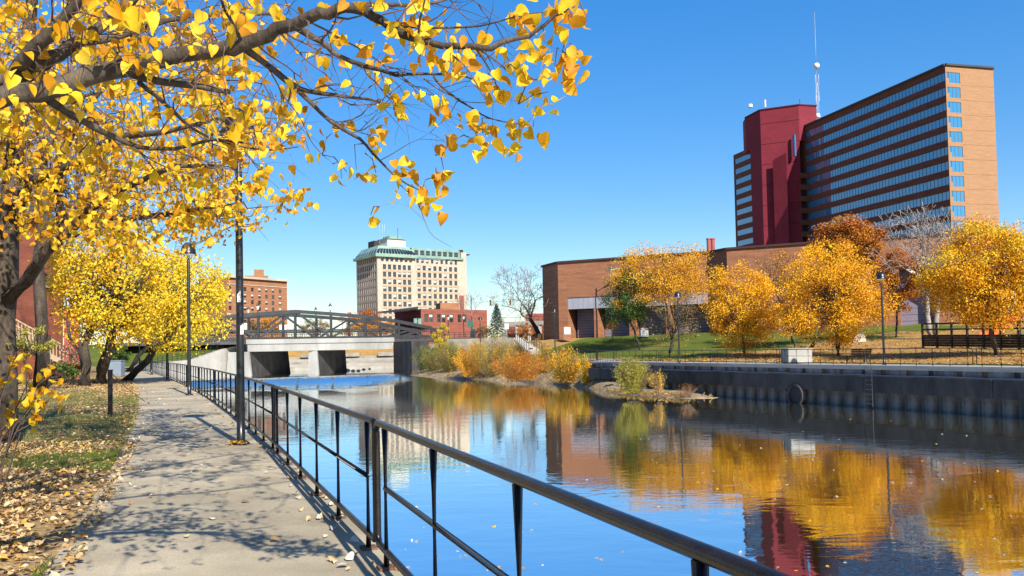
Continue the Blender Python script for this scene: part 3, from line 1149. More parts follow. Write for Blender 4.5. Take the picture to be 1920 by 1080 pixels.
E1, E2, E3 = C0 + tb * TW, C0 + tb * TW + ta * TL, C0 + ta * TL
b.face((*E1.xy, 3), (*E2.xy, 3), (*E2.xy, TZ), (*E1.xy, TZ))
b.face((*E2.xy, 3), (*E3.xy, 3), (*E3.xy, TZ), (*E2.xy, TZ))
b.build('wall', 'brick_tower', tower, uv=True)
b = MB()
inset = 0.6
q = [C0 + ta * inset + tb * inset, C0 + ta * inset + tb * (TW - inset), C0 + ta * (TL - inset) + tb * (TW - inset), C0 + ta * (TL - inset) + tb * inset]
b.prism([tuple(p.xy) for p in q], 3.0, TZ - 0.1)
b.build('core', 'dark_recess', tower)
b = MB()
for o_, d_, L_ in ((C0, ta, TL), (C0, tb, TW), (C0 + tb * TW, ta, TL), (C0 + ta * TL, tb, TW)):
    b.bar(o_ + V((0, 0, TZ + 0.12)), o_ + d_ * L_ + V((0, 0, TZ + 0.12)), 0.9, 0.5)
b.build('parapet', 'roof_felt', tower)
# joints in the narrow brick end wall
for z0, z1 in rows:
    b = MB()
    p0 = C0 + tb * (Ww + 0.2) + V((0, 0, z1 - 24 * mpp))
    b.bar(p0 - ta * 0.012, C0 + tb * (TW - 0.2) + V((0, 0, z1 - 24 * mpp)) - ta * 0.012, 0.03, 0.09)
    b.build('joint', 'brick_brown', tower, uv=True)
PW = 1.30
def pane_mesh(w, h):
    m = MB().box((0, 0, 0), (w, 0.05, h))
    me = bpy.data.meshes.new('pane')
    me.from_pydata(m.v, [], m.f)
    me.materials.append(MAT['glass_blue'])
    return me
pm = pane_mesh(PW - 0.10, rows[0][1] - rows[0][0] - 0.05)
mm = MB().box((0, 0, 0), (0.09, 0.12, rows[0][1] - rows[0][0] - 0.02))
mul_me = bpy.data.meshes.new('mullion')
mul_me.from_pydata(mm.v, [], mm.f)
mul_me.materials.append(MAT['window_frame'])
npane = int((U1 - 0.25) / PW)
ang = math.atan2(ta.y, ta.x)
rest, mulb = MB(), MB()
for z0, z1 in rows:
    for k in range(npane):
        c = C0 + ta * (0.25 + PW * (k + 0.5)) + tb * 0.28 + V((0, 0, (z0 + z1) / 2))
        if k < 25:
            o = link('pane', pm, tower, c - wloc(tower), ang + rnd.uniform(-0.006, 0.006))
            o.rotation_euler.x = rnd.uniform(-0.006, 0.006)
        else:
            rest.box(c, (PW - 0.10, 0.05, z1 - z0 - 0.05), ang + rnd.uniform(-0.006, 0.006))
        mulb.box(c + ta * PW / 2 - tb * 0.02, (0.09, 0.12, z1 - z0 - 0.02), ang)
o = rest.build('panes', 'glass_blue', tower)
o['kind'] = 'stuff'
o = mulb.build('mullions', 'window_frame', tower)
o['kind'] = 'stuff'
angb = math.atan2(tb.y, tb.x)
for a_, b_, z0, z1 in holes:
    me = pane_mesh(b_ - a_ - 0.06, z1 - z0 - 0.06)
    o = link('window', me, tower, C0 + tb * ((a_ + b_) / 2) + ta * 0.14 + V((0, 0, (z0 + z1) / 2)) - wloc(tower), angb)
    if b_ - a_ > 1.5:
        m = MB()
        for fx in (-0.17, 0.17):
            m.box(C0 + tb * ((a_ + b_) / 2 + fx * (b_ - a_)) + ta * 0.10 + V((0, 0, (z0 + z1) / 2)), (0.08, 0.08, z1 - z0 - 0.07), angb)
        m.build('mullion', 'window_frame', tower)
# stepped link bay at the far end of the long face
LB = C0 + ta * (TL - 3)
b = MB()
q = [LB - tb * 2.2, LB - tb * 2.2 + ta * 9, LB + tb * 8 + ta * 9, LB + tb * 8]
zt = rows[3][0] - 0.2
b.prism([tuple(p.xy) for p in q], 3, zt)
b.build('link_core', 'dark_recess', tower)
for k in range(4, ROWS):
    b = MB()
    za, zb = rows[k][1], rows[k - 1][0]
    q = [LB - tb * 2.7 - ta * 1.5, LB - tb * 2.7 + ta * 9.3, LB + tb * 0.5 + ta * 9.3, LB + tb * 0.5 - ta * 1.5]
    b.prism([tuple(p.xy) for p in q], za, zb)
    b.build('spandrel', 'brick_tower_dark', tower, uv=True)
    for j in range(5):
        b = MB()
        b.box(LB - tb * 2.25 + ta * (3.2 + j * 1.3) + V((0, 0, (rows[k][0] + rows[k][1]) / 2)), (1.15, 0.05, 2.0), ang)
        b.build('pane', 'glass_blue', tower)

# ---- maroon service shaft
shaft = empty('service_shaft', (*P2(1497, 262).xy, 3.0), 'maroon metal clad shaft with overhanging top beside the office tower', 'tower')
S1, S2, S3, S4 = P2(1497, 268.5, 197), P2(1425, 273.7, 208), P2(1397, 283, 217), P2(1531, 270, 210)
ZS = at(1497, 197, 268.5).z
zo = at(1425, 272, 273.7).z
back1, back2 = S4 + ta * 14 + tb * 1, S3 + ta * 12
b = MB()
b.prism([tuple(p.xy) for p in (S2, S1, S4, S4 + ta * 6, S3 + ta * 5 + tb * 2, S3)], zo, ZS)
b.build('head', 'maroon_metal', shaft)
S3b = S2 + (S3 - S2) * 0.72
S3c = S2 + (S3 - S2) * 0.30
b = MB()
b.prism([tuple(p.xy) for p in (S2, S1, S1 + ta * 7 + tb * 4, S3b + tb * 3 + ta * 4, S3b)], 3, zo + 0.003)
b.build('stem', 'maroon_metal', shaft)
fl = (S2 - S1).normalized()
fn = V((-fl.y, fl.x, 0))
if fn.y > 0:
    fn = -fn
# seams of the metal cladding
for k in range(7):
    b = MB()
    z = ZS - 4.6 - k * 6.6
    b.bar(S2 + fn * 0.03 + V((0, 0, z)), S1 + fn * 0.03 + V((0, 0, z)), 0.06, 0.12)
    b.build('seam', 'maroon_dark', shaft)
# fin with sloping head in front of the stem
p0, p1 = P2(1449, 270.5, 300), P2(1472, 269.0, 300)
zf = at(1449, 300, 270).z
b = MB()
poly = [p0 + fn * 0.2, p1 + fn * 0.2, p1 + fn * 3.2 + tb * 1.0]
b.prism([tuple(p.xy) for p in poly], 3, [zf, zf, zf + 1.5])
b.build('fin', 'maroon_metal', shaft)
b = MB()
for p, q in ((S2, S1), (S1, S4), (S3, S2)):
    b.bar(p + V((0, 0, ZS + 0.1)), q + V((0, 0, ZS + 0.1)), 0.5, 0.4)
b.build('parapet', 'maroon_dark', shaft)
b = MB()
g0 = P2(1487, 268.2, 270)
b.box((g0.x + 0.3, g0.y - 0.2, (at(1487, 252, 267).z + at(1487, 292, 267).z) / 2), (1.2, 0.5, at(1487, 252, 267).z - at(1487, 292, 267).z), ang)
b.build('stair_window', 'glass_blue', shaft)
for x, h, r in ((1435, 2.2, 0.28), (1500, 2.6, 0.08), (1407, 0.9, 0.7)):
    p = P2(x, 270, 205)
    MB().lathe((p.x, p.y, ZS), [(r, 0), (r, h), (r * 0.8, h + 0.1)], 10).build('roof_vent', 'white_paint' if r > 0.1 else 'lamp_black', shaft)

# ---- left wing of the tower complex, seen past the shaft
wing = empty('office_wing', (*P2(1375, 310).xy, 3.0), 'narrow brick office wing with blue window bands left of the maroon shaft', 'building')
G0, G1 = P2(1375, 310, 290), P2(1375, 310, 290) - ta * 16
ZW = at(1375, 291, 310).z
mp2 = 300 / F
wrows = [(ZW - (9 + k * 20.0) * mp2 - 10.5 * mp2, ZW - (9 + k * 20.0) * mp2) for k in range(12)]
b = MB()
facade(b, G0, -ta, 16, 3, ZW, [(0.6, 15.9, z0, z1) for z0, z1 in wrows], 0.3, nrm=-tb)
G2, G3 = G0 + tb * 14, G1 + tb * 14
b.face((*G0.xy, 3), (*G0.xy, ZW), (*G2.xy, ZW), (*G2.xy, 3))
b.face((*G0.xy, ZW), (*G1.xy, ZW), (*G3.xy, ZW), (*G2.xy, ZW))
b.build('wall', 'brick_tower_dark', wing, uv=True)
for z0, z1 in wrows:
    for k in range(11):
        c = G0 - ta * (0.6 + 1.39 * (k + 0.5)) + tb * 0.25 + V((0, 0, (z0 + z1) / 2))
        if k == 0:
            wpm = pane_mesh(1.27, z1 - z0 - 0.04)
        link('pane', wpm, wing, c - wloc(wing), ang)

# ---- lattice mast behind the tower
mp = P2(1533, 285, 200)
z0, z1 = TZ - 12, at(1527, 22, 285).z
mast = empty('antenna_mast', (mp.x, mp.y, z0), 'slim lattice antenna mast with white dish above the tower roof', 'antenna')
b = MB()
H = z1 - z0
for k in range(3):
    a = 2 * math.pi * k / 3
    b.tube([mp + V((0.55 * math.cos(a), 0.55 * math.sin(a), z0)), mp + V((0.35 * math.cos(a), 0.35 * math.sin(a), z0 + H * 0.55)), mp + V((-0.9, 0, z1 - 5)) * 0 + V((0, 0, z0 + H * 0.56))], [0.07, 0.06, 0.05], 5)
for k in range(16):
    zz = z0 + H * 0.55 * k / 16
    zz2 = z0 + H * 0.55 * (k + 1) / 16
    for j in range(3):
        a, c = 2 * math.pi * j / 3, 2 * math.pi * (j + 1) / 3
        b.tube([mp + V((0.5 * math.cos(a), 0.5 * math.sin(a), zz)), mp + V((0.45 * math.cos(c), 0.45 * math.sin(c), zz2))], 0.035, 4)
b.build('lattice', 'steel_galvanised', mast)
MB().tube([mp + V((0, 0, z0 + H * 0.54)), mp + V((0, 0, z0 + H * 0.8)), mp + V((0, 0, z1))], [0.13, 0.10, 0.05], 6).build('whip', 'steel_galvanised', mast)
dz = at(1528, 124, 285).z
MB().lathe((mp.x, mp.y - 0.3, dz - 1.0), [(0.2, 0), (0.8, 0.3), (1.0, 1.0), (0.8, 1.7), (0.2, 2.0)], 14).build('dish', 'white_paint', mast, smooth=True)
for dx in (-0.5, 0.6):
    MB().tube([mp + V((dx, -0.2, dz - 12)), mp + V((dx, -0.2, dz - 3))], 0.08, 6).build('panel_antenna', 'white_paint', mast)
MB().lathe((*P2(1533, 283, 222).xy, at(1533, 222, 283).z), [(0.2, 0), (1.0, 0.4), (0.7, 1.5), (0.1, 1.7)], 12).build('dish', 'white_paint', mast, smooth=True)

# ---- low brown brick hall on the right bank
A, Bq, K = P2(1047, 140, 560), P2(1335, 128.5, 560), P2(1018, 146.5, 560)
hd = (Bq - A).normalized()
hn = V((hd.y, -hd.x, 0))
if hn.y > 0:
    hn = -hn
HZ = at(1047, 493, 140).z
HB = 1.6
hall = empty('brick_hall', (A.x, A.y, 2.9), 'long low brown brick hall with recessed roller doors behind the lawn', 'building')
LW = (Bq - A).length
uo0, uo1 = u_on(A, hd, 1065, 600), u_on(A, hd, 1330, 600)
zl1, zl0 = at(1070, 558, 139).z, at(1070, 580, 139).z
b = MB()
facade(b, A, hd, LW + 4, HB, HZ, [(uo0, uo1, HB + 0.01, zl1)], 3.2, nrm=hn)
KB = K + (-hn) * 34
b.face((*K.xy, HB), (*A.xy, HB), (*A.xy, HZ), (*K.xy, HZ))
b.face((*KB.xy, HB), (*K.xy, HB), (*K.xy, HZ), (*KB.xy, HZ))
Cq = P2(1365, 124.8, 560)
ue = u_on(Cq, hd, 1885, 560)
Eq = Cq + hd * ue
bays = []
u0 = u_on(Cq, hd, 1688, 570)
u1 = u_on(Cq, hd, 1752, 570)
zd1 = at(1720, 505, Cq.y + hd.y * u0).z
bays.append((u0, u1, HB + 0.01, zd1))
facade(b, Cq, hd, ue, HB, HZ, bays, 2.2, nrm=hn)
stepback = Bq + hd * 0.0
b.face((*stepback.xy, HB), (*Cq.xy, HB), (*Cq.xy, HZ), (*stepback.xy, HZ))
EB = Eq - hn * 34
b.face((*Eq.xy, HB), (*EB.xy, HB), (*EB.xy, HZ), (*Eq.xy, HZ))
b.build('wall', 'brick_brown', hall, uv=True)
b = MB()
b.face(*[(*p.xy, HZ - 0.3) for p in (K, A, Bq, Cq, Eq, EB, KB)])
b.build('roof', 'roof_felt', hall)
b = MB()
for p, q in ((KB, K), (K, A), (A, Bq), (Bq, Cq), (Cq, Eq), (Eq, EB)):
    b.bar(p + V((0, 0, HZ + 0.1)), q + V((0, 0, HZ + 0.1)), 0.5, 0.30)
b.build('coping', 'coping_dark', hall)
# horizontal joints in the brickwork
for zz in (HZ - 4.4,):
    pass
# lintel of ribbed grey panels
ndiv = 26
pw_ = (uo1 - uo0) / ndiv
for k in range(ndiv):
    b = MB()
    b.box(A + hd * (uo0 + pw_ * (k + 0.5)) - hn * 0.20 + V((0, 0, (zl0 + zl1) / 2)), (pw_ - 0.04, 0.12, zl1 - zl0 - 0.02), math.atan2(hd.y, hd.x))
    b.build('panel', 'grey_panel', hall)
# fins and roller doors
fx = [(1117, 1120), (1183, 1187)]
fins = []
u = u_on(A, hd, 1117, 600)
du = u_on(A, hd, 1183, 600) - u
while u < uo1 - 1:
    fins.append(u)
    u += du
prev = uo0
hang = math.atan2(hd.y, hd.x)
for u in fins + [uo1]:
    if u < uo1:
        b = MB()
        b.box(A + hd * u - hn * 1.6 + V((0, 0, (HB + zl0) / 2)), (0.6, 3.18, zl0 - HB), hang)
        b.build('fin', 'brick_brown', hall, uv=True)
    wd = u - prev - 0.8
    if wd > 1:
        zc0, zc1 = 2.6, zl0
        nsl = 11
        b0 = MB()
        for s_ in range(nsl):
            hh = (zc1 - zc0) / nsl
            b0.box(A + hd * (prev + 0.2 + wd / 2 + 0.2) - hn * 3.05 + V((0, 0, zc0 + hh * (s_ + 0.5))), (wd, 0.10, hh - 0.05), hang)
        b0.build('roller_door', 'roller_door', hall)
    prev = u
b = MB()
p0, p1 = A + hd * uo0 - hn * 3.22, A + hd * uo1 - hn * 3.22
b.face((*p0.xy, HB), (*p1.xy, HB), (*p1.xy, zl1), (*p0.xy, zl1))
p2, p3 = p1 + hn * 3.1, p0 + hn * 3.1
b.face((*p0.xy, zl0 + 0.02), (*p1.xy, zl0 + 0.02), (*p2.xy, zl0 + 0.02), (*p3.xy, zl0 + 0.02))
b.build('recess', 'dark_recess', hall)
for a_, c_, z0, z1 in bays:
    b = MB()
    for s_ in range(9):
        hh = (z1 - 3.2) / 9
        b.box(Cq + hd * ((a_ + c_) / 2) - hn * 1.6 + V((0, 0, 3.2 + hh * (s_ + 0.5))), (c_ - a_, 0.1, hh - 0.05), hang)
    b.build('roller_door', 'roller_door', hall)
    b = MB()
    b.bar(Cq + hd * a_ + hn * 0.1 + V((0, 0, z1 + 0.8)), Cq + hd * (c_ + 0.5) + hn * 0.1 + V((0, 0, z1 - 2.6)), 0.35, 0.35)
    b.build('canopy_edge', 'white_paint', hall)
# stacks on the hall roof
for x, dx in ((1329, 0.0), (1337, 0.0)):
    p = P2(x, 150, 470)
    zb, zt_ = HZ - 1, at(x, 447, 150).z
    s_ = MB().lathe((p.x, p.y, zb), [(0.36, 0), (0.36, zt_ - zb - 0.2), (0.42, zt_ - zb - 0.18), (0.42, zt_ - zb)], 14).build('flue_stack', 'stack_red', None, origin=(p.x, p.y, zb), smooth=False)
    tag(s_, 'left red flue stack of the pair on the brick hall roof' if x == 1329 else 'right red flue stack of the pair on the brick hall roof', 'chimney', 'flue stacks on the brick hall')

# ---- beige office block across the river
D0 = 380
c0, cl, cr_ = P2(707, D0, 480), P2(668, 400.5, 490), P2(874, 410, 490)
ZT = at(707, 481, D0).z
bb = empty('office_block', (c0.x, c0.y, 2.8), 'beige stone office block with green copper roof and square windows', 'building')
rd, ld = (cr_ - c0).normalized(), (cl - c0).normalized()
RL, LL = (cr_ - c0).length, (cl - c0).length
m3 = D0 / F
umid = u_on(c0, rd, 779, 500)
def grid(u0, u1, n, zlist, w_, h_):
    st_ = (u1 - u0) / n
    return [(u0 + st_ * (k + 0.5) - w_ / 2, u0 + st_ * (k + 0.5) + w_ / 2, z - h_ / 2, z + h_ / 2) for z in zlist for k in range(n)]
zt0 = at(720, 430 + 292 / 5.14, D0 + 5).z
zrow = [zt0 - (75 / 5.14) * m3 - k * (72.5 / 5.14) * m3 for k in range(9)]
ua, ub = u_on(c0, rd, 640 + 392 / 5.14, 500), u_on(c0, rd, 640 + 678 / 5.14, 500)
h1 = grid(ua, ub, 6, zrow, 1.75, 2.25)
ut0, ut1 = u_on(c0, rd, 640 + 372 / 5.14, 490), u_on(c0, rd, 640 + 690 / 5.14, 490)
h1 += grid(ut0, ut1, 7, [zt0], 1.5, 2.0)
b = MB()
facade(b, c0, rd, umid, 2.8, ZT, h1, 0.4)
# second wing, set back 3 m
w0 = c0 + rd * umid + V((-rd.y, rd.x, 0)) * 2.0
uc, ud = u_on(w0, rd, 640 + 722 / 5.14, 520), u_on(w0, rd, 640 + 1128 / 5.14, 520)
zt2 = at(640 + 900 / 5.14, 430 + 327 / 5.14, w0.y + 15).z
zr2 = [zt2 - (72 / 5.14) * m3 - k * (69.5 / 5.14) * m3 * 1.02 for k in range(9)]
h2 = grid(uc, ud, 8, zr2, 1.7, 2.2) + grid(uc - 0.5, ud, 9, [zt2], 1.4, 2.0)
ueN = u_on(w0, rd, 875, 520)
facade(b, w0, rd, ueN, 2.8, ZT, h2, 0.4)
b.face((*(c0 + rd * umid).xy, 2.8), (*w0.xy, 2.8), (*w0.xy, ZT), (*(c0 + rd * umid).xy, ZT))
wE = w0 + rd * ueN
bk = V((-rd.y, rd.x, 0))
b.face((*wE.xy, 2.8), (*(wE + bk * 20).xy, 2.8), (*(wE + bk * 20).xy, ZT), (*wE.xy, ZT))
b.build('wall', 'limestone', bb, uv=False)
h3 = grid(1.2, LL - 1.0, 10, [zt0] + zrow, 1.25, 2.4)
b = MB()
facade(b, c0 + ld * LL, -ld, LL, 2.8, ZT, [(LL - h[1], LL - h[0], h[2], h[3]) for h in h3], 0.5)
b.build('wall', 'limestone', bb)
# buff brick fields between the windows
for (p, d_, a_, c_, zs_) in ((c0, rd, ua, ub, zrow), (w0, rd, uc, ud, zr2)):
    nrm_ = V((d_.y, -d_.x, 0))
    for k in range(len(zs_) - 1):
        z = (zs_[k] + zs_[k + 1]) / 2
        m_ = MB()
        m_.box(p + d_ * ((a_ + c_) / 2) + nrm_ * 0.02 + V((0, 0, z)), (c_ - a_, 0.08, zs_[k] - zs_[k + 1] - 2.55), math.atan2(d_.y, d_.x))
        m_.build('brick_band', 'buff_brick', bb)
sty = lambda h: rnd.choice([0, 0, 0, 0, 1, 1, 2])
put_windows(bb, c0, rd, h1, 0.25, sty)
put_windows(bb, w0, rd, h2, 0.25, sty)
put_windows(bb, c0 + ld * LL, -ld, [(LL - h[1], LL - h[0], h[2], h[3]) for h in h3], 0.3, lambda h: 0)
# cornice, copper roof
b = MB()
out = V((rd.y, -rd.x, 0))
lo = -V((-ld.y, ld.x, 0)) if (-V((-ld.y, ld.x, 0))).y < 0 else V((-ld.y, ld.x, 0))
zc1 = ZT + 26 / 5.14 * m3
def band(mbx, p, q, o1, o2, za, zb):
    mbx.face(p + o1 + V((0, 0, za)), q + o1 + V((0, 0, za)), q + o2 + V((0, 0, zb)), p + o2 + V((0, 0, zb)))
pL, pR = c0 + ld * LL, c0 + rd * umid
cor = [pL + lo * 1.6, c0 + (lo + out) * 1.4, pR + out * 1.6, pR + bk * 6, pL - lo * 8]
b.prism([tuple(p.xy) for p in cor], ZT, zc1)
b.build('cornice', 'copper_green', bb)
b = MB()
zc2 = zc1 + 88 / 5.14 * m3
base_ = [pL + lo * 0.8, c0 + (lo + out) * 0.8, pR + out * 0.8]
top_ = [pL - lo * 2.0 - ld * 1.5, c0 - (lo + out) * 1.5, pR - out * 2.0 - rd * 2]
for k in range(2):
    b.face(base_[k] + V((0, 0, zc1)), base_[k + 1] + V((0, 0, zc1)), top_[k + 1] + V((0, 0, zc2)), top_[k] + V((0, 0, zc2)))
b.face(base_[2] + V((0, 0, zc1)), pR + bk * 12 + V((0, 0, zc1)), pR + bk * 12 - rd * 4 + V((0, 0, zc2)), top_[2] + V((0, 0, zc2)))
b.face(top_[0] + V((0, 0, zc2)), top_[1] + V((0, 0, zc2)), top_[2] + V((0, 0, zc2)), pR + bk * 12 - rd * 4 + V((0, 0, zc2)), pL - lo * 10 + V((0, 0, zc2)))
b.build('roof', 'copper_green', bb)
# dark glazing bars on the sloping roof
for k in range(13):
    t = (k + 0.5) / 13
    m_ = MB()
    p, q = base_[1].lerp(base_[2], t), top_[1].lerp(top_[2], t)
    m_.bar(p + V((0, 0, zc1 + 0.6)) + out * 0.1, q + V((0, 0, zc2 - 0.8)) + out * 0.15, 1.1, 0.12, up=(out.x, out.y, 1))
    m_.build('roof_light', 'glass_dark', bb)
for k in range(8):
    t = (k + 0.5) / 8
    m_ = MB()
    p, q = base_[0].lerp(base_[1], t), top_[0].lerp(top_[1], t)
    m_.bar(p + V((0, 0, zc1 + 0.6)) + lo * 0.1, q + V((0, 0, zc2 - 0.8)) + lo * 0.15, 1.0, 0.12, up=(lo.x, lo.y, 1))
    m_.build('roof_light', 'glass_dark', bb)
# penthouse
b = MB()
pc = P2(640 + 490 / 5.14, D0 + 14, 460)
zp = at(640 + 490 / 5.14, 430 + 105 / 5.14, D0 + 14).z
b.box((pc.x, pc.y, (zc2 + zp) / 2), (9.5, 8, zp - zc2), math.atan2(rd.y, rd.x))
ph = b.build('penthouse', 'blind_white', bb)
b = MB()
b.prism([tuple((pc + rd * a_ + bk * c_).xy) for a_, c_ in ((-5.3, -4.6), (5.3, -4.6), (5.3, 4.6), (-5.3, 4.6))], zp, zp + 0.3)
b.prism([tuple((pc + rd * a_ + bk * c_).xy) for a_, c_ in ((-3.2, -3), (3.2, -3), (3.2, 3), (-3.2, 3))], zp + 0.3, zp + 1.5)
b.build('roof', 'copper_green', ph)
pd = P2(640 + 345 / 5.14, D0 + 16, 460)
b = MB()
b.box((pd.x, pd.y, zc2 + 1.4), (7, 6, 4.0), math.atan2(ld.y, ld.x))
b.build('plant_room', 'wood_dark', bb)
for x in (712, 717, 721):
    p = P2(x, D0 + 12, 440)
    MB().tube([(p.x, p.y, zp - 2), (p.x, p.y, at(x, 421, D0 + 12).z)], 0.07, 4).build('aerial', 'white_paint', bb)
p = P2(746, D0 + 12, 440)
MB().tube([(p.x, p.y, zp - 2), (p.x, p.y, at(746, 428, D0 + 12).z)], 0.12, 4).build('aerial', 'lamp_black', bb)
# attic storey and parapet of the second wing
za0 = ZT - (300 - 275) / 5.14 * m3 * 0.3
b = MB()
p0, p1 = w0 + out * 0.9 + rd * 0.02, w0 + rd * (ueN * 0.93) + out * 0.9
z_a = at(640 + 900 / 5.14, 430 + 280 / 5.14, w0.y + 15).z
z_b = at(640 + 900 / 5.14, 430 + 300 / 5.14, w0.y + 15).z
b.prism([tuple(q.xy) for q in (p0, p1, p1 + bk * 2, p0 + bk * 2)], z_b, z_a)
b.build('cornice', 'copper_green', bb)
z_c = at(640 + 900 / 5.14, 430 + 206 / 5.14, w0.y + 15).z
b = MB()
q0, q1 = w0 + bk * 1.2, w0 + rd * (ueN * 0.9) + bk * 1.2
h4 = grid(1.0, ueN * 0.9 - 0.5, 8, [z_a + (z_c - z_a) * 0.42], 2.3, 2.3)
facade(b, q0, rd, ueN * 0.9, z_a, z_c, h4, 0.4)
q2 = q1 + bk * 12
b.face((*q1.xy, z_a), (*q2.xy, z_a), (*q2.xy, z_c), (*q1.xy, z_c))
b.face((*q0.xy, z_c), (*q1.xy, z_c), (*q2.xy, z_c), (*(q0 + bk * 12).xy, z_c))
b.build('attic', 'copper_green', bb)
put_windows(bb, q0, rd, h4, 0.25, lambda h: 0)
b = MB()
p0 = w0 + rd * (ueN * 0.9)
zz = at(866, 430 + 240 / 5.14, w0.y + 25).z
b.prism([tuple(q.xy) for q in (p0 + out * 0.02, wE + out * 0.02, wE + bk * 8, p0 + bk * 8)], ZT - 3, zz)
b.build('end_pier', 'limestone', bb)
b = MB()
pe = P2(864, w0.y + 30, 470)
b.box((pe.x, pe.y, zz + 1.2), (2.2, 2.2, 2.8))
b.box((pe.x, pe.y, zz + 0.3), (8, 4, 0.5), 0.5)
b.build('roof_plant', 'wood_dark', bb)
b = MB()
pe = wE - rd * 3.2 + out * 0.06
b.box((pe.x, pe.y, 19), (2.6, 0.1, 16), math.atan2(rd.y, rd.x))
b.build('brick_panel', 'brick_red', bb, uv=True)

# ---- orange brick hotel on the left
hA, hB = P2(425, 392, 520), P2(538, 424, 527)
hu = (hB - hA).normalized()
hL = (hB - hA).length
hZ = at(457, 521, 400).z
hotel = empty('brick_hotel', (hA.x, hA.y, 2.8), 'orange brick block with a stepped roof house behind the left end of the bridge', 'building')
mm_ = 405 / F
zr = [at(500, y, 412).z for y in (544.5, 556.5, 568, 580, 592, 604, 616)]
ub_ = [u_on(hA, hu, 400 + x / 3.43, 560) for x in (205, 252, 298, 342, 385, 430)]
st_ = ub_[1] - ub_[0]
uall = [ub_[0] - st_ * 2, ub_[0] - st_] + ub_
hh = [(u - 0.85, u + 0.85, z - 0.95, z + 0.95) for u in uall for z in zr if u > 1]
b = MB()
facade(b, hA, hu, hL, 2.8, hZ, hh, 0.35)
hk = V((-hu.y, hu.x, 0))
b.face((*hB.xy, 2.8), (*(hB + hk * 18).xy, 2.8), (*(hB + hk * 18).xy, hZ), (*hB.xy, hZ))
b.face((*(hA + hk * 18).xy, 2.8), (*hA.xy, 2.8), (*hA.xy, hZ), (*(hA + hk * 18).xy, hZ))
b.face((*hA.xy, hZ), (*hB.xy, hZ), (*(hB + hk * 18).xy, hZ), (*(hA + hk * 18).xy, hZ))
b.build('wall', 'brick_orange', hotel, uv=True)
put_windows(hotel, hA, hu, hh, 0.2, lambda h: rnd.choice([0, 0, 0, 1, 2]))
hs = -hk
b = MB()
b.bar(hA + hs * 0.5 + V((0, 0, hZ + 0.2)), hB + hs * 0.5 + hu * 0.6 + V((0, 0, hZ + 0.2)), 1.4, 1.0)
b.build('cornice', 'limestone', hotel)
b = MB()
zb_ = at(500, 545 - 6, 412).z
b.bar(hA + hs * 0.1 + V((0, 0, zb_ + 0.6)), hB + hs * 0.1 + V((0, 0, zb_ + 0.6)), 0.3, 0.35)
b.build('string_course', 'limestone', hotel)
p = P2(476, 415, 510)
z1_ = at(476, 518, 415).z
b = MB()
b.box((p.x, p.y + 4, (hZ + z1_) / 2), (11, 8, z1_ - hZ + 0.6), 0.3)
p = P2(481, 415, 510)
z2_ = at(481, 505, 415).z
b.box((p.x, p.y + 4, (hZ + z2_) / 2), (4.6, 6, z2_ - hZ), 0.3)
b.build('roof_house', 'brick_orange', hotel, uv=True)

# ---- low red brick building at the street
rA, rL, rR = P2(789, 228, 580), P2(740, 246, 586), P2(913, 244, 580)
rZ = at(789, 579, 228).z
red = empty('red_building', (rA.x, rA.y, 2.8), 'low red brick street building with a dark overhanging flat roof', 'building')
ru, rl = (rR - rA).normalized(), (rA - rL).normalized()
RW, RLl = (rR - rA).length, (rA - rL).length
hz = at(830, 597, 234).z
us_ = [u_on(rA, ru, 640 + x / 5.14, 595) for x in (818, 866, 942, 988, 1062, 1140, 1190)]
hr = [(u - 0.65, u + 0.65, hz - 1.1, hz + 1.1) for u in us_]
b = MB()
facade(b, rA, ru, RW, 2.8, rZ, hr, 0.35)
rk = V((-ru.y, ru.x, 0))
b.face((*rR.xy, 2.8), (*(rR + rk * 14).xy, 2.8), (*(rR + rk * 14).xy, rZ), (*rR.xy, rZ))
b.build('wall', 'brick_red', red, uv=True)
put_windows(red, rA, ru, hr, 0.2, lambda h: rnd.choice([0, 0, 1]))
b = MB()
hl_ = [(k * 2.0 + 0.6, k * 2.0 + 1.9, 4.5, rZ - 2.2) for k in range(int(RLl / 2.0))]
facade(b, rL, rl, RLl, 2.8, rZ, hl_, 0.4)
b.build('wall', 'maroon_dark', red, uv=True)
put_windows(red, rL, rl, hl_, 0.3, lambda h: 0)
b = MB()
ro_ = [rL + V((-1.5, -1, 0)), rA + V((-0.6, -1.2, 0)), rA + rk * 4 + V((1.0, 0, 0)), rL + rk * 9]
b.prism([tuple(q.xy) for q in ro_], rZ - 0.1, rZ + 0.55)
b.build('roof', 'concrete_grey', red)
b = MB()
b.prism([tuple(q.xy) for q in (rA + ru * 0.3 + rk * 0.3, rR + rk * 0.3 - ru * 0.3, rR + rk * 13, rA + rk * 13)], rZ - 0.3, rZ - 0.12)
b.build('roof_deck', 'roof_felt', red)
p = P2(838, 240, 575)
z_ = at(838, 568, 240).z
b = MB()
b.box((p.x, p.y + 2, (rZ + z_) / 2 - 0.2), (5.6, 4, z_ - rZ + 0.4), 0.4)
b.build('roof_house', 'brick_orange', red, uv=True)

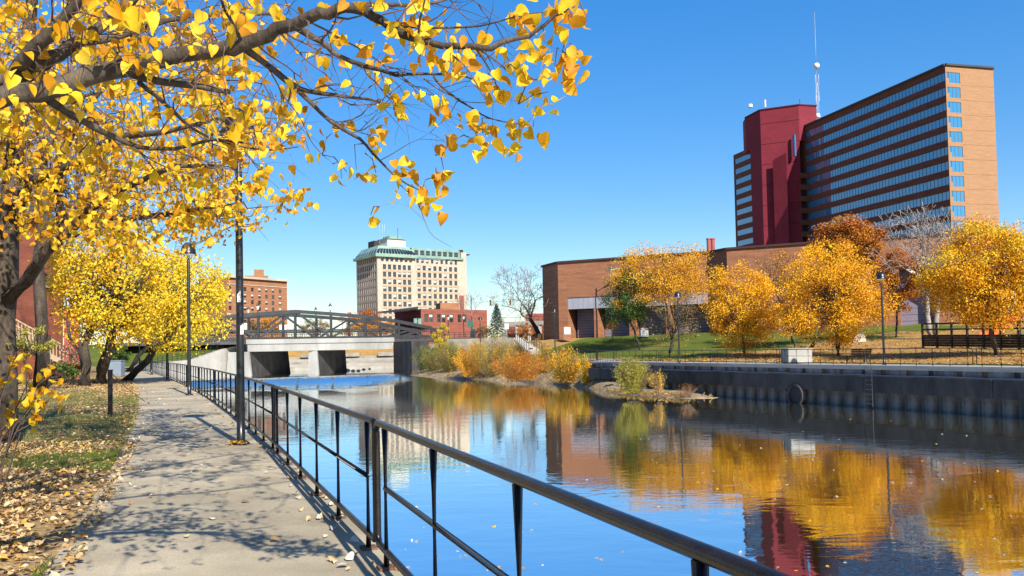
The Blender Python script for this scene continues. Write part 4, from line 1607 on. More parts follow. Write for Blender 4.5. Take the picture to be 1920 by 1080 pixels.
# ---- open concrete parking frame behind the bare tree
pk = empty('parking_frame', (*P2(985, 190).xy, 2.8), 'cream concrete parking deck frame beside the brick hall corner', 'building')
za, zb = at(985, 603, 190).z, at(985, 610, 190).z
pa, pb_ = P2(944, 190, 605), P2(1022, 186, 605)
b = MB()
b.bar(pa + V((0, 0, (za + zb) / 2)), pb_ + V((0, 0, (za + zb) / 2)), 1.0, za - zb)
b.bar(pa + V((0, 6, (za + zb) / 2 - 0.1)), pb_ + V((0, 6, (za + zb) / 2 - 0.1)), 1.0, za - zb)
b.build('beam', 'concrete_pale', pk)
for t in (0.05, 0.33, 0.62, 0.88):
    p = pa.lerp(pb_, t)
    MB().box((p.x, p.y + 0.1, (2.8 + zb) / 2), (0.7, 0.7, zb - 2.8)).build('column', 'concrete_pale', pk)
b = MB()
p, q = pa + V((0, 9, 0)), pb_ + V((0, 9, 0))
b.prism([tuple(x.xy) for x in (p, q, q + V((0, 3, 0)), p + V((0, 3, 0)))], 2.8, za - 0.4)
b.build('rear_wall', 'brick_red', pk, uv=True)
b = MB()
p, q = P2(986, 205, 590), P2(1024, 205, 590)
zq = at(1000, 588, 205).z
b.prism([tuple(x.xy) for x in (p, q, q + V((0, 8, 0)), p + V((0, 8, 0)))], 2.8, zq)
b.build('brick_block', 'brick_red', pk, uv=True)
b = MB()
for x in (945, 966, 990, 1010):
    p = P2(x, 190, 600)
    b.box((p.x, p.y, za + 0.5), (0.06, 0.06, 1.0))
b.bar(pa + V((0, 0, za + 0.95)), pb_ + V((0, 0, za + 0.95)), 0.06, 0.06)
b.build('guard_rail', 'truss_steel', pk)

# ---- red brick house on the left bank
hx, hy = -34.5, 52.0
house = empty('brick_house', (hx, hy, 0.5), 'red brick house with a green framed window behind the wooden stair', 'house')
fw = V((0.93, -0.36, 0)).normalized()
f0 = P2(-110, 47, 560)
f1 = P2(118, 58, 560)
fu = (f1 - f0).normalized()
fL = (f1 - f0).length
zw1, zw0 = at(88, 508, 55).z, at(88, 533, 55).z
uw = u_on(f0, fu, 86, 520)
hw = [(uw - 0.45, uw + 0.45, zw0, zw1), (uw - 4.6, uw - 3.6, zw0, zw1), (uw - 4.6, uw - 3.6, zw0 - 3.4, zw1 - 3.2), (uw - 9, uw - 8, zw0, zw1)]
b = MB()
facade(b, f0, fu, fL, 0.2, 10.5, hw, 0.22)
fk = V((-fu.y, fu.x, 0))
b.face((*f1.xy, 0.2), (*(f1 + fk * 12).xy, 0.2), (*(f1 + fk * 12).xy, 10.5), (*f1.xy, 10.5))
b.build('wall', 'brick_house', house, uv=True)
for h in hw:
    c = f0 + fu * ((h[0] + h[1]) / 2) - V((fu.y, -fu.x, 0)) * 0.14
    wv, hv = h[1] - h[0], h[3] - h[2]
    m_ = MB()
    fa = math.atan2(fu.y, fu.x)
    for a_, zz_, sx, sz in ((-wv / 2 + 0.05, 0, 0.1, hv), (wv / 2 - 0.05, 0, 0.1, hv), (0, hv / 2 - 0.05, wv - 0.2, 0.1), (0, -hv / 2 + 0.05, wv - 0.2, 0.1), (0, 0, wv - 0.2, 0.07)):
        m_.box(c + fu * a_ + V((0, 0, (h[2] + h[3]) / 2 + zz_)), (sx, 0.1, sz), fa)
    wf = m_.build('window', 'green_frame', house)
    MB().box(c + V((0, 0, (h[2] + h[3]) / 2)), (wv - 0.2, 0.02, hv - 0.2), fa).build('pane', 'glass_dark', wf)
    MB().box(c + V((fu.y, -fu.x, 0)) * 0.22 + V((0, 0, h[2] - 0.06)), (wv + 0.2, 0.2, 0.12), fa).build('sill', 'limestone', wf)
b = MB()
e = 0.5
r0, r1, r2, r3 = f0 - fu * e - fk * e, f1 + fu * e - fk * e, f1 + fu * e + fk * (12 + e), f0 - fu * e + fk * (12 + e)
m0, m1 = (r0 + r3) / 2, (r1 + r2) / 2
Z = 10.5
b.face(r0 + V((0, 0, Z)), r1 + V((0, 0, Z)), m1 + V((0, 0, Z + 4)), m0 + V((0, 0, Z + 4)))
b.face(r2 + V((0, 0, Z)), r3 + V((0, 0, Z)), m0 + V((0, 0, Z + 4)), m1 + V((0, 0, Z + 4)))
b.face(r1 + V((0, 0, Z)), r2 + V((0, 0, Z)), m1 + V((0, 0, Z + 4)))
b.face(r3 + V((0, 0, Z)), r2 + V((0, 0, Z)), r1 + V((0, 0, Z)), r0 + V((0, 0, Z)))
b.build('roof', 'roof_felt', house)
# dark vertical boarding beside the house corner
for k in range(7):
    p = P2(122 + k * 4.2, 57.5, 600)
    MB().box((p.x, p.y, 2.4), (0.13, 0.08, 5.2), 0.2).build('board', 'stack_red', house)

# ---- wooden stair with railings
stair = empty('wooden_stair', (*P2(150, 47, 690).xy, 0.3), 'weathered wooden stair with baluster railings leading up to the brick house', 'stair')
t0, t1 = at(30, 600, 44), at(155, 668, 46.5)       # rail top
sdx = V((t0.x - t1.x, t0.y - t1.y, 0))
sL = sdx.length
sd_ = sdx.normalized()
sn = V((-sd_.y, sd_.x, 0))
if sn.y < 0:
    sn = -sn
zr1, zr0 = t1.z, t0.z
slope = (zr0 - zr1) / sL
b0 = V((t1.x, t1.y, 0))
sag = math.atan2(sd_.y, sd_.x)
for side, off_ in (('a', 0.0), ('b', 1.3)):
    o_ = b0 + sn * off_
    P_ = lambda d_, h_: o_ + sd_ * d_ + V((0, 0, zr1 + slope * d_ + h_))
    MB().bar(P_(-0.1, 0), P_(sL + 1.2, 0), 0.14, 0.07).build('handrail', 'wood_weathered', stair)
    MB().bar(P_(-0.05, -0.92), P_(sL + 1.2, -0.92), 0.06, 0.26).build('stringer', 'wood_weathered', stair)
    for d_ in (0.0, sL * 0.52, sL * 1.04):
        MB().box(o_ + sd_ * d_ - sn * 0.02 + V((0, 0, (zr1 + slope * d_ + 0.15) / 2)), (0.13, 0.13, zr1 + slope * d_ + 0.15), sag).build('post', 'wood_weathered', stair)
    k = 0.16
    while k < sL + 1.0:
        MB().box(o_ + sd_ * k + V((0, 0, zr1 + slope * k - 0.46)), (0.045, 0.045, 0.86), sag).build('baluster', 'wood_weathered', stair)
        k += 0.17
ns = 11
for k in range(ns):
    d_ = (k + 0.5) * (sL + 1.0) / ns
    MB().box(b0 + sn * 0.65 + sd_ * d_ + V((0, 0, zr1 + slope * d_ - 0.86)), (0.36, 1.2, 0.05), sag).build('tread', 'wood_weathered', stair)

# ================================================================== TRUSS BRIDGE
bd = V((0.912, 0.41, 0)).normalized()
be = V((-bd.y, bd.x, 0))
BM = P2(554, 162, 634)
Lp = u_on(BM, bd, 621, 634)
ZD = 4.05
bridge = empty('truss_bridge', (BM.x, BM.y, WATER_Z), 'grey steel truss road bridge on concrete piers across the river', 'bridge')
ytop = {0: 584, 1: 588.5, 2: 594, 3: 603, 4: 615}
zt_ = {}
for k in range(5):
    p = BM + bd * Lp * k
    xpix = 554 + 66 * k
    zt_[k] = at(xpix, ytop[k], p.y).z
for side in (0, 1):
    o_ = BM + be * (14.0 * side)
    T = lambda k: o_ + bd * Lp * k + V((0, 0, zt_[abs(k)]))
    B = lambda k: o_ + bd * Lp * k + V((0, 0, ZD + 0.1))
    for k in range(-4, 4):
        MB().bar(T(k), T(k + 1), 0.5, 0.66).build('top_chord', 'truss_steel', bridge)
        MB().bar(B(k), B(k + 1), 0.42, 0.60).build('bottom_chord', 'truss_steel', bridge)
    for k in range(-4, 5):
        MB().bar(B(k), T(k), 0.42, 0.48).build('post', 'truss_steel', bridge)
    for k in range(-4, 4):
        if k % 2 == 0:
            MB().bar(T(k), B(k + 1), 0.34, 0.38).build('diagonal', 'truss_steel', bridge)
        else:
            MB().bar(B(k), T(k + 1), 0.34, 0.38).build('diagonal', 'truss_steel', bridge)
    for k in (-4, 4):
        MB().bar(T(k), B(k) + bd * (3.4 if k > 0 else -3.4), 0.4, 0.45).build('end_post', 'truss_steel', bridge)
    # guard rails along the truss
    for zz, hh in ((1.55, 0.30), (1.05, 0.10)):
        a_, c_ = B(-4) + be * 0.35 + V((0, 0, zz)), B(4) + bd * 3 + be * 0.35 + V((0, 0, zz))
        MB().bar(a_, c_, 0.12, hh).build('guard_rail', 'truss_steel', bridge)
    b = MB()
    u = -4 * Lp
    while u < 4 * Lp + 3:
        b.box(o_ + bd * u + be * 0.35 + V((0, 0, ZD + 0.65)), (0.05, 0.05, 1.1))
        u += 0.42
    o = b.build('pickets', 'truss_steel', bridge)
    o['kind'] = 'stuff'
# deck and concrete fascia
b = MB()
q = [BM - bd * Lp * 4.6 - be * 0.1, BM + bd * Lp * 5.4 - be * 0.1, BM + bd * Lp * 5.4 + be * 14.2, BM - bd * Lp * 4.6 + be * 14.2]
b.prism([tuple(p.xy) for p in q], ZD - 0.85, ZD - 0.25)
b.build('deck', 'asphalt', bridge)
fo = BM - be * 1.0
uL, uR = u_on(fo, bd, 464, 640), u_on(fo, bd, 736, 640)
zf1, zf0 = ZD - 0.25, ZD - 2.25
b = MB()
q = [fo + bd * uL, fo + bd * uR, fo + bd * uR + be * 16, fo + bd * uL + be * 16]
b.prism([tuple(p.xy) for p in q], zf0, zf1 - 0.62)
b.build('girder', 'concrete_bridge', bridge)
b = MB()
q = [fo + bd * (uL - 0.3) - be * 0.25, fo + bd * (uR + 0.3) - be * 0.25, fo + bd * (uR + 0.3) + be * 0.6, fo + bd * (uL - 0.3) + be * 0.6]
b.prism([tuple(p.xy) for p in q], zf1 - 0.60, zf1 + 0.25)
b.build('fascia', 'concrete_bridge', bridge)
pv = V((0.17, 0.985, 0))
def pier(x0, x1, D, zt, L=16, m='concrete_bridge', flare=0.0):
    a_, c_ = P2(x0, D, 670), P2(x1, D, 670)
    b = MB()
    q0 = [a_ - V((flare, 0, 0)), c_ + V((flare, 0, 0)), c_ + V((flare, 0, 0)) + pv * L, a_ - V((flare, 0, 0)) + pv * L]
    q1 = [a_, c_, c_ + pv * L, a_ + pv * L]
    z0 = -4.0
    for k in range(4):
        j = (k + 1) % 4
        b.face((*q0[k].xy, z0), (*q0[j].xy, z0), (*q1[j].xy, zt), (*q1[k].xy, zt))
    b.face(*[(*q.xy, zt) for q in q1])
    o = b.build('pier', m, bridge)
    w_ = (c_ - a_).length
    if m == 'concrete_bridge':                 # shuttered sides behind the pale nose, their shade put in as near-black colour
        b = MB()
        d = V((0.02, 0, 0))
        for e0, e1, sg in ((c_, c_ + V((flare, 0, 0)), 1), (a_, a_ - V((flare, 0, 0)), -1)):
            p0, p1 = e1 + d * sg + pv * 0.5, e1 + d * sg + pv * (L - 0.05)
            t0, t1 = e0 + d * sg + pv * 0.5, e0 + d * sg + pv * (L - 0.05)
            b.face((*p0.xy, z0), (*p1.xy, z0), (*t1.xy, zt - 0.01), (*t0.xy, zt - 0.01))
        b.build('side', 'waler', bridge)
    return o
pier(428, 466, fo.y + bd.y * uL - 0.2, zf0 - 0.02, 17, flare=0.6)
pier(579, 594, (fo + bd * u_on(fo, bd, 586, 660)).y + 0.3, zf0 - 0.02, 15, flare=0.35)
# right abutment: its long side runs along the river
nN = P2(772, 158, 670)
b = MB()
q = [nN, nN + RE * 12.0, nN + RE * 12.0 + RN * 6.0, nN + RN * 3.4]
b.prism([tuple(p.xy) for p in q], -4, zf1 - 0.65)
b.build('abutment', 'waler', bridge)  # near-black colour holds the shade of the abutment faces
for k in range(5):
    MB().bar(nN + RE * (2.3 * k + 1.2) - RN * 0.02 + V((0, 0, -2.4)), nN + RE * (2.3 * k + 1.2) - RN * 0.02 + V((0, 0, zf1 - 0.9)), 0.06, 0.05).build('joint', 'waler', bridge)
# sloping ribs under the right approach span
for k in range(4):
    a_ = P2(776 + k * 5, 172 + k * 3.2, 660)
    MB().bar(a_ + V((0, 0, 0.2)), a_ + bd * 6.0 + V((0, 0, ZD - 0.9)), 0.5, 0.7).build('rib', 'concrete_grey', bridge)
b = MB()
q = [P2(768, 174, 660), P2(826, 180, 660), P2(826, 190, 660), P2(768, 188, 660)]
b.prism([tuple(p.xy) for p in q], -4, 0.2)
b.build('abutment', 'concrete_dark', bridge)
# stones of the riffle below the bridge
for k, (x, y, sz) in enumerate(((628, 696, .7), (638, 697, .5), (650, 695, .9), (662, 696, .7), (672, 695.5, .5), (682, 693, .45), (693, 692, .4))):
    p = onz(x, y, WATER_Z)
    b = MB()
    prof = [(sz * 0.9, -0.3), (sz, 0.0), (sz * 0.7, 0.28 * sz + 0.1), (sz * 0.2, 0.4 * sz + 0.12)]
    b.lathe((p.x, p.y, WATER_Z - 0.02), prof, 9)
    o = b.build('river_stone', 'foam_stone' if k < 5 else 'stone', None, origin=(p.x, p.y, WATER_Z), smooth=True)
    o.scale = (1, 0.7 + 0.1 * (k % 3), 1)
    o.rotation_euler.z = k * 0.7
    tag(o, '%s stone from the left breaking the water right of the middle bridge pier' % ('first', 'second', 'third', 'fourth', 'fifth', 'sixth', 'seventh')[k], 'stone', 'stones in the riffle')

# ================================================================== RAILINGS
def rounded(P, Q, z0, z1, r, n=4):
    """Closed rounded rectangle in the upright plane through P and Q."""
    d = (Q - P).normalized()
    L_ = (Q - P).length
    pts = []
    for cx, cz, a0 in ((L_ - r, z1 - r, 0), (r, z1 - r, 90), (r, z0 + r, 180), (L_ - r, z0 + r, 270)):
        for k in range(n + 1):
            a = R(a0 + 90 * k / n)
            pts.append(P + d * (cx + r * math.cos(a)) + V((0, 0, cz + r * math.sin(a))))
    pts.append(pts[0])
    return pts
def railing(name, P, Q, label, group, bays, H=1.07, r=0.024, n=8, zb=0.0):
    root = empty(name, tuple(P.lerp(Q, 0.5)), label, 'railing', group)
    d = (Q - P).normalized()
    L_ = (Q - P).length
    loop = rounded(P, Q, zb + 0.13, zb + H, 0.07, 4 if n > 6 else 2)
    MB().tube(loop, r * 1.12, n, cap=False).build('frame', 'black_paint', root, smooth=True)
    e = 0.32
    MB().tube([P + d * e + V((0, 0, zb + 0.60)), Q - d * e + V((0, 0, zb + 0.60))], r * 0.85, n).build('mid_rail', 'black_paint', root, smooth=True)
    for k in range(bays + 1):
        c = P + d * (e + (L_ - 2 * e) * k / bays)
        MB().tube([c + V((0, 0, -0.02)), c + V((0, 0, zb + H - r))], r * 1.05, n).build('post', 'black_paint', root, smooth=True)
        if n > 6:
            MB().box(c + V((0, 0, 0.012)), (0.13, 0.13, 0.016), math.atan2(d.y, d.x)).build('foot_plate', 'rust', root)
    return root
ords = ['first', 'second', 'third', 'fourth', 'fifth', 'sixth', 'seventh', 'eighth', 'ninth', 'tenth', 'eleventh', 'twelfth', 'thirteenth', 'fourteenth', 'fifteenth', 'sixteenth']
sg = ls_of_y(6.78)
PL = 7.95
k = -1
idx = 0
while True:
    s0 = sg + PL * k + 0.03
    if s0 + PL > _ls[-1] - 4:
        break
    P, Q = lpos(s0, 0), lpos(s0 + PL - 0.06, 0)
    railing('railing_panel', P, Q, 'black pipe railing panel on the left walkway, %s from the camera' % ords[idx] if idx else 'black pipe railing panel in the foreground running out at the bottom edge', 'black railing panels along the left walkway', 5, n=10 if idx < 3 else 6)
    idx += 1
    k += 1
# right bank
s = 88.0
idx = 0
starts = []
sR0 = (on_right(1822, 690) - W0).dot(RE)
Lr = (on_right(1432, 684) - W0).dot(RE) - sR0
Lr = Lr / 2
s = sR0 - Lr
while s < 92:
    P, Q = rpos(s + 0.12, 0.35 + edge_u(s)), rpos(s + Lr - 0.12, 0.35 + edge_u(s + Lr))
    railing('quay_railing', P, Q, 'thin black pipe railing on the quay wall, %s panel from the right edge' % ords[idx], 'black railing panels along the quay', 6, r=0.024, n=5)
    idx += 1
    s += Lr

# ================================================================== LAMPS
def make_lamp():
    root = empty('street_lamp', (0, 0, 0), 'x', 'street lamp', 'dome headed riverside lamps')
    b = MB()
    b.lathe((0, 0, 0), [(0.15, 0), (0.15, 0.03), (0.075, 0.06), (0.072, 0.5), (0.066, 3.0), (0.058, 5.35), (0.045, 5.40)], 14)
    b.build('pole', 'lamp_black', root, smooth=True)
    b = MB()
    for k in range(4):
        a = math.pi / 4 + k * math.pi / 2
        b.tube([(0.035 * math.cos(a), 0.035 * math.sin(a), 5.36), (0.13 * math.cos(a), 0.13 * math.sin(a), 5.50), (0.17 * math.cos(a), 0.17 * math.sin(a), 5.62)], 0.012, 5)
    b.build('yoke', 'lamp_black', root)
    b = MB()
    prof = [(0.30, 5.60), (0.325, 5.60), (0.325, 5.63), (0.30, 5.645)]
    for k in range(9):
        a = R(88 * k / 8)
        prof.append((0.285 * math.cos(a) + 0.005, 5.66 + 0.42 * math.sin(a)))
    b.lathe((0, 0, 0), prof, 22)
    dome = b.build('dome', 'lamp_black', root, smooth=True)
    b = MB()
    b.lathe((0, 0, 0), [(0.05, 5.54), (0.2, 5.565), (0.285, 5.602)], 18)
    b.build('lens', 'glass_lamp', dome, smooth=True)
    b = MB()
    for k in range(4):
        a = k * math.pi / 2
        b.tube([(0.115 * math.cos(a), 0.115 * math.sin(a), 0.0), (0.115 * math.cos(a), 0.115 * math.sin(a), 0.07)], 0.014, 6)
    b.build('anchor_bolts', 'rust', root)
    return root
def copy_tree(o, parent=None):
    c = o.copy()
    COL.objects.link(c)
    c.parent = parent
    for ch in o.children:
        copy_tree(ch, c)
    return c
lamp = make_lamp()
def lamp_at(p, label, first=[True]):
    o = lamp if first[0] else copy_tree(lamp)
    first[0] = False
    o.location = p
    o.rotation_euler.z = rnd.uniform(0, 1.5)
    o['label'] = label
    return o
L0 = onz(452, 833, 0)
near_lamp = lamp_at(L0, 'nearest black street lamp, its dome head hidden among yellow leaves')
lamp_at(onz(355, 741, 0), 'black dome street lamp standing second from the camera on the left walkway')
sp = (onz(355, 741, 0) - L0).length
for k, wd in enumerate(('third', 'fourth', 'fifth', 'sixth')):
    s_ = ls_of_y(L0.y) + 20.0 * (k + 2)
    if s_ < _ls[-1] - 1:
        lamp_at(lpos(s_, 0.45), 'black lamp pole %s from the camera along the left walkway, head in foliage' % wd)
lamp_at(on_right(1658, 684), 'black dome street lamp on the quay beside the large golden tree')
lamp_at(on_right(1274, 681), 'black dome street lamp on the quay in front of the green and orange tree')
p = at(1041, 668, 108)
lamp_at(V((p.x, p.y, right_z(p.x, p.y) + at(1041, 578, 108).z - 6.08 - right_z(p.x, p.y))), 'black dome street lamp before the left corner of the brick hall')
p = at(901, 655, 128)
lamp_at(V((p.x, p.y, at(901, 594, 128).z - 6.08)), 'black dome street lamp between the spruce and the orange shrubs')
# stickers on the nearest pole
for k, (z, a) in enumerate(((2.55, -1.9), (1.97, -1.2))):
    b = MB()
    q = []
    r = 0.0735
    n = 5
    for j in range(n):
        t0, t1 = a + 0.9 * j / n, a + 0.9 * (j + 1) / n
        b.face(*[(L0.x + r * math.cos(t), L0.y + r * math.sin(t), z + dz) for t, dz in ((t0, 0), (t1, 0), (t1, 0.14 + 0.03 * k), (t0, 0.14 + 0.02 * j))])
    ob = b.build('sticker', 'sticker', None, origin=(L0.x, L0.y, z))
    tag(ob, 'upper torn white sticker on the nearest lamp pole' if k == 0 else 'lower torn white sticker on the nearest lamp pole', 'sticker')

def make_lantern():
    root = empty('bridge_lantern', (0, 0, 0), 'x', 'street lamp', 'lantern posts on the bridge')
    MB().lathe((0, 0, 0), [(0.16, 0), (0.16, 0.3), (0.10, 0.4), (0.085, 5.2), (0.14, 5.3)], 10).build('pole', 'lamp_black', root, smooth=True)
    MB().lathe((0, 0, 0), [(0.14, 5.31), (0.30, 5.9), (0.30, 5.95), (0.16, 5.96)], 8).build('lantern', 'glass_lamp', root)
    MB().lathe((0, 0, 0), [(0.36, 5.97), (0.22, 6.25), (0.08, 6.4), (0.03, 6.75)], 8).build('cap', 'lamp_black', root)
    return root
lan = make_lantern()
spots = []
for k, side, lb in ((1, 0, 'black lantern post on the near truss of the bridge, right one'), (1, 1, 'black lantern post on the far truss, just left of the right near lantern'),
                    (-1, 0, 'black lantern post on the near truss of the bridge, left one'), (-1, 1, 'black lantern post on the far truss, just left of the left near lantern')):
    p = BM + be * (14 * side + 0.55) + bd * (Lp * k)
    spots.append((V((p.x, p.y, ZD + 0.3)), lb, 1.0))
for x, y, D, lb in ((840, 588, 200, 'black lantern post before the red street building, left of two'), (869, 587, 198, 'black lantern post before the red street building, right of two'),
                    (782, 594, 200, 'black lantern post with banners at the far right end of the bridge')):
    p = at(x, y, D)
    spots.append((V((p.x, p.y, p.z - 6.75)), lb, 1.0))
for k, (p, lb, sc) in enumerate(spots):
    o = lan if k == 0 else copy_tree(lan)
    o.location = p
    o['label'] = lb
for k, (x, y, D, m_, lb) in enumerate(((456, 612, 190, 'blind_white', 'pale banner pair on a post behind the left half of the bridge'), (531, 615, 196, 'white_paint', 'white banner pair behind the bridge right of the hotel'), (642, 610, 200, 'white_paint', 'white banner pair behind the middle of the bridge'), (783, 603, 199.7, 'copper_green', 'green banner pair on the lantern post by the red building'))):
    p = at(x, y, D)
    root = empty('street_banner', (p.x, p.y, 2.9), lb, 'banner', 'street banners beyond the bridge')
    MB().tube([(p.x, p.y, 2.9), (p.x, p.y, p.z + 1.0)], 0.06, 6).build('pole', 'lamp_black', root)
    for sx in (-0.5, 0.5):
        MB().box((p.x + sx, p.y, p.z), (0.75, 0.05, 1.5)).build('cloth', m_, root)
        MB().box((p.x + sx, p.y, p.z + 0.78), (0.85, 0.05, 0.05)).build('arm', 'lamp_black', root)

# ================================================================== STREET THINGS
# traffic signal mast
D = 175
mb0 = at(884, 632, D)
mt = at(884, 558, D)
sig = empty('traffic_signal', (mb0.x, mb0.y, mb0.z), 'grey traffic signal mast with two yellow signal heads over the street', 'traffic light')
MB().tube([(mb0.x, mb0.y, 2.8), mt], [0.22, 0.15], 8).build('mast', 'steel_galvanised', sig, smooth=True)
ma = at(960, 565, D)
ms = at(884, 566, D)
MB().tube([ms, ma], [0.11, 0.06], 6).build('arm', 'steel_galvanised', sig)
for x in (920, 957):
    p = at(x, 567, D)
    b = MB()
    b.box((p.x, p.y, p.z), (0.5, 0.35, 1.25))
    hd_ = b.build('signal_head', 'signal_yellow', sig, bevel=0.03)
    for dz in (-0.38, 0, 0.38):
        MB().lathe((p.x, p.y - 0.28, p.z + dz - 0.13), [(0.12, 0), (0.14, 0.26)], 10).build('visor', 'lamp_black', hd_)
p = at(882, 607, D)
MB().box((p.x, p.y - 0.3, p.z), (1.1, 0.08, 1.3)).build('sign', 'sign_green', sig)
# signal control cabinet
p = at(887, 634, 150)
b = MB()
b.box((p.x, p.y, at(887, 626, 150).z), (0.85, 0.7, 1.5))
b.box((p.x, p.y, at(887, 626, 150).z + 0.79), (0.95, 0.8, 0.08))
cab = empty('control_cabinet', (p.x, p.y, 2.5), 'dark green control cabinet at the foot of the signal mast', 'cabinet')
b.build('housing', 'sign_green', cab)
MB().box((p.x, p.y - 0.37, at(887, 626, 150).z), (0.7, 0.03, 1.3)).build('door', 'truss_steel', cab)
# retaining wall and its railing left of the stair
zt1 = at(900, 634, 138).z
ra, rb = P2(838, 143, 640), P2(958, 141, 640)
b = MB()
b.prism([tuple(q.xy) for q in (ra, rb, rb + V((1.0, 3, 0)), ra + V((1, 3, 0)))], -0.6, zt1)
tag(b.build('retaining_wall', 'concrete', None, origin=(ra.x, ra.y, -0.6)), 'plain concrete retaining wall behind the orange shrubs', 'wall')
def guard(name, A_, B_, z, label, n, pick=0.5, H=1.1, group=None):
    root = empty(name, (A_.x, A_.y, z[0]), label, 'railing', group)
    P_, Q_ = A_ + V((0, 0, z[0])), B_ + V((0, 0, z[1]))
    for hh in (H, H * 0.66, H * 0.33):
        MB().bar(P_ + V((0, 0, hh)), Q_ + V((0, 0, hh)), 0.06, 0.06).build('rail', 'lamp_black', root)
    for k in range(n + 1):
        c = P_.lerp(Q_, k / n)
        MB().box(c + V((0, 0, H / 2)), (0.08, 0.08, H)).build('post', 'lamp_black', root)
    return root
guard('guard_railing', ra + V((0.4, 0.6, 0)), rb + V((0.4, 0.6, 0)), (zt1, zt1), 'black horizontal bar railing on top of the concrete retaining wall', 12)
wl = [(V((-58.2, 138, 0)), 0.1), (V((-55.8, 148, 0)), 0.75), (V((-51.8, 163, 0)), 3.6)]
for k in range(2):
    guard('guard_railing', wl[k][0], wl[k + 1][0], (wl[k][1], wl[k + 1][1]), ('black railing along the low left part of the pale wing wall', 'black railing climbing the pale wing wall up to the bridge')[k], 8)
# stair down from the street beside the spruce
so_ = P2(985, 122, 640)
sroot = empty('concrete_stair', (so_.x, so_.y, 0.4), 'pale concrete stair with black railings coming down beside the brick hall lawn', 'stair')
q0, q1 = at(1004, 658, 112), at(970, 632, 130)
for k in range(12):
    t = k / 12
    p = q0.lerp(q1, t)
    z_ = q0.z + (q1.z - q0.z) * t
    MB().box((p.x, p.y, z_ - 0.2), (1.5, (q1.y - q0.y) / 12 + 0.35, 0.5 + 0.002 * k)).build('step', 'concrete_pale', sroot)
for sx in (-0.85, 0.85):
    MB().bar(q0 + V((sx, 0, 1.0)), q1 + V((sx, 0, 1.0)), 0.07, 0.07).build('handrail', 'lamp_black', sroot)
    for k in range(9):
        p = q0.lerp(q1, k / 8) + V((sx, 0, 0))
        MB().box(p + V((0, 0, 0.5)), (0.07, 0.07, 1.0)).build('baluster', 'lamp_black', sroot)
# small white street sign
p = at(950, 612, 130)
sg_ = empty('street_sign', (p.x, p.y, 2.4), 'small white sign plate on a thin post beside the spruce', 'sign')
MB().tube([(p.x, p.y, 2.2), (p.x, p.y, p.z + 0.4)], 0.04, 6).build('post', 'steel_galvanised', sg_)
MB().box((p.x, p.y - 0.06, p.z), (0.6, 0.03, 0.8)).build('plate', 'white_paint', sg_)
# yellow bollards at the hall corner
for k, x in enumerate((1013, 1024)):
    p = at(x, 635, 147)
    o = MB().lathe((p.x, p.y, 1.8), [(0.42, 0), (0.42, p.z - 1.8 + 0.75), (0.3, p.z - 1.8 + 0.85), (0.05, p.z - 1.8 + 0.9)], 12).build('bollard', 'yellow_paint', None, origin=(p.x, p.y, 1.8), smooth=True)
    tag(o, ('thick yellow bollard left of the shaded corner of the brick hall', 'thick yellow bollard against the shaded corner of the brick hall')[k], 'bollard')
# notice board before the hall
p = at(1064, 636, 137)
nb = empty('notice_board', (p.x, p.y, p.z), 'brown arched notice board with a white panel before the brick hall', 'sign')
b = MB()
W_, H_ = 1.25, 2.25
prof = [(-W_ / 2, 0), (W_ / 2, 0), (W_ / 2, H_ - 0.35), (W_ / 2 - 0.12, H_ - 0.1), (W_ / 2 - 0.35, H_), (-W_ / 2 + 0.35, H_), (-W_ / 2 + 0.12, H_ - 0.1), (-W_ / 2, H_ - 0.35)]
fr_ = [V((p.x + x, p.y, p.z - 0.1 + z)) for x, z in prof]
b.face(*fr_)
b.face(*[q + V((0, 0.2, 0)) for q in reversed(fr_)])
for k in range(8):
    j = (k + 1) % 8
    b.face(fr_[k], fr_[k] + V((0, 0.2, 0)), fr_[j] + V((0, 0.2, 0)), fr_[j])
b.build('frame', 'brick_brown', nb, uv=True)
pn = MB().box((p.x, p.y - 0.03, p.z + 1.35), (1.0, 0.06, 1.1)).build('panel', 'white_paint', nb)
for dz, ww in ((0.3, 0.7), (0.1, 0.5)):
    MB().box((p.x, p.y - 0.065, p.z + 1.35 + dz), (ww, 0.01, 0.06)).build('print_line', 'stack_red', pn)
# tall white light pole before the hall
p = at(1148, 634, 133)
tp = at(1148, 500, 133)
lp = empty('light_pole', (p.x, p.y, p.z), 'tall slim white pole with a short arm before the brick hall', 'street lamp')
MB().tube([(p.x, p.y, p.z - 0.3), (p.x, p.y, tp.z)], [0.13, 0.09], 8).build('pole', 'white_paint', lp, smooth=True)
MB().bar((p.x, p.y, tp.z - 0.5), (p.x + 1.0, p.y, tp.z - 0.3), 0.09, 0.09).build('arm', 'white_paint', lp)
MB().box((p.x + 1.2, p.y, tp.z - 0.3), (0.6, 0.3, 0.15)).build('luminaire', 'steel_galvanised', lp)
# utility unit beside the doors
p = at(1208, 632, 130)
un = empty('utility_unit', (p.x, p.y, p.z), 'low white and grey machine unit before the roller doors', 'machine')
b = MB()
b.box((p.x, p.y, p.z + 0.5), (1.2, 0.8, 1.0))
b.build('body', 'steel_galvanised', un, bevel=0.06)
MB().box((p.x - 0.2, p.y - 0.05, p.z + 1.2), (0.6, 0.7, 0.4)).build('hood', 'steel_galvanised', un, bevel=0.05)
MB().box((p.x + 0.2, p.y - 0.41, p.z + 0.5), (0.5, 0.03, 0.6)).build('grille', 'steel_galvanised', un)
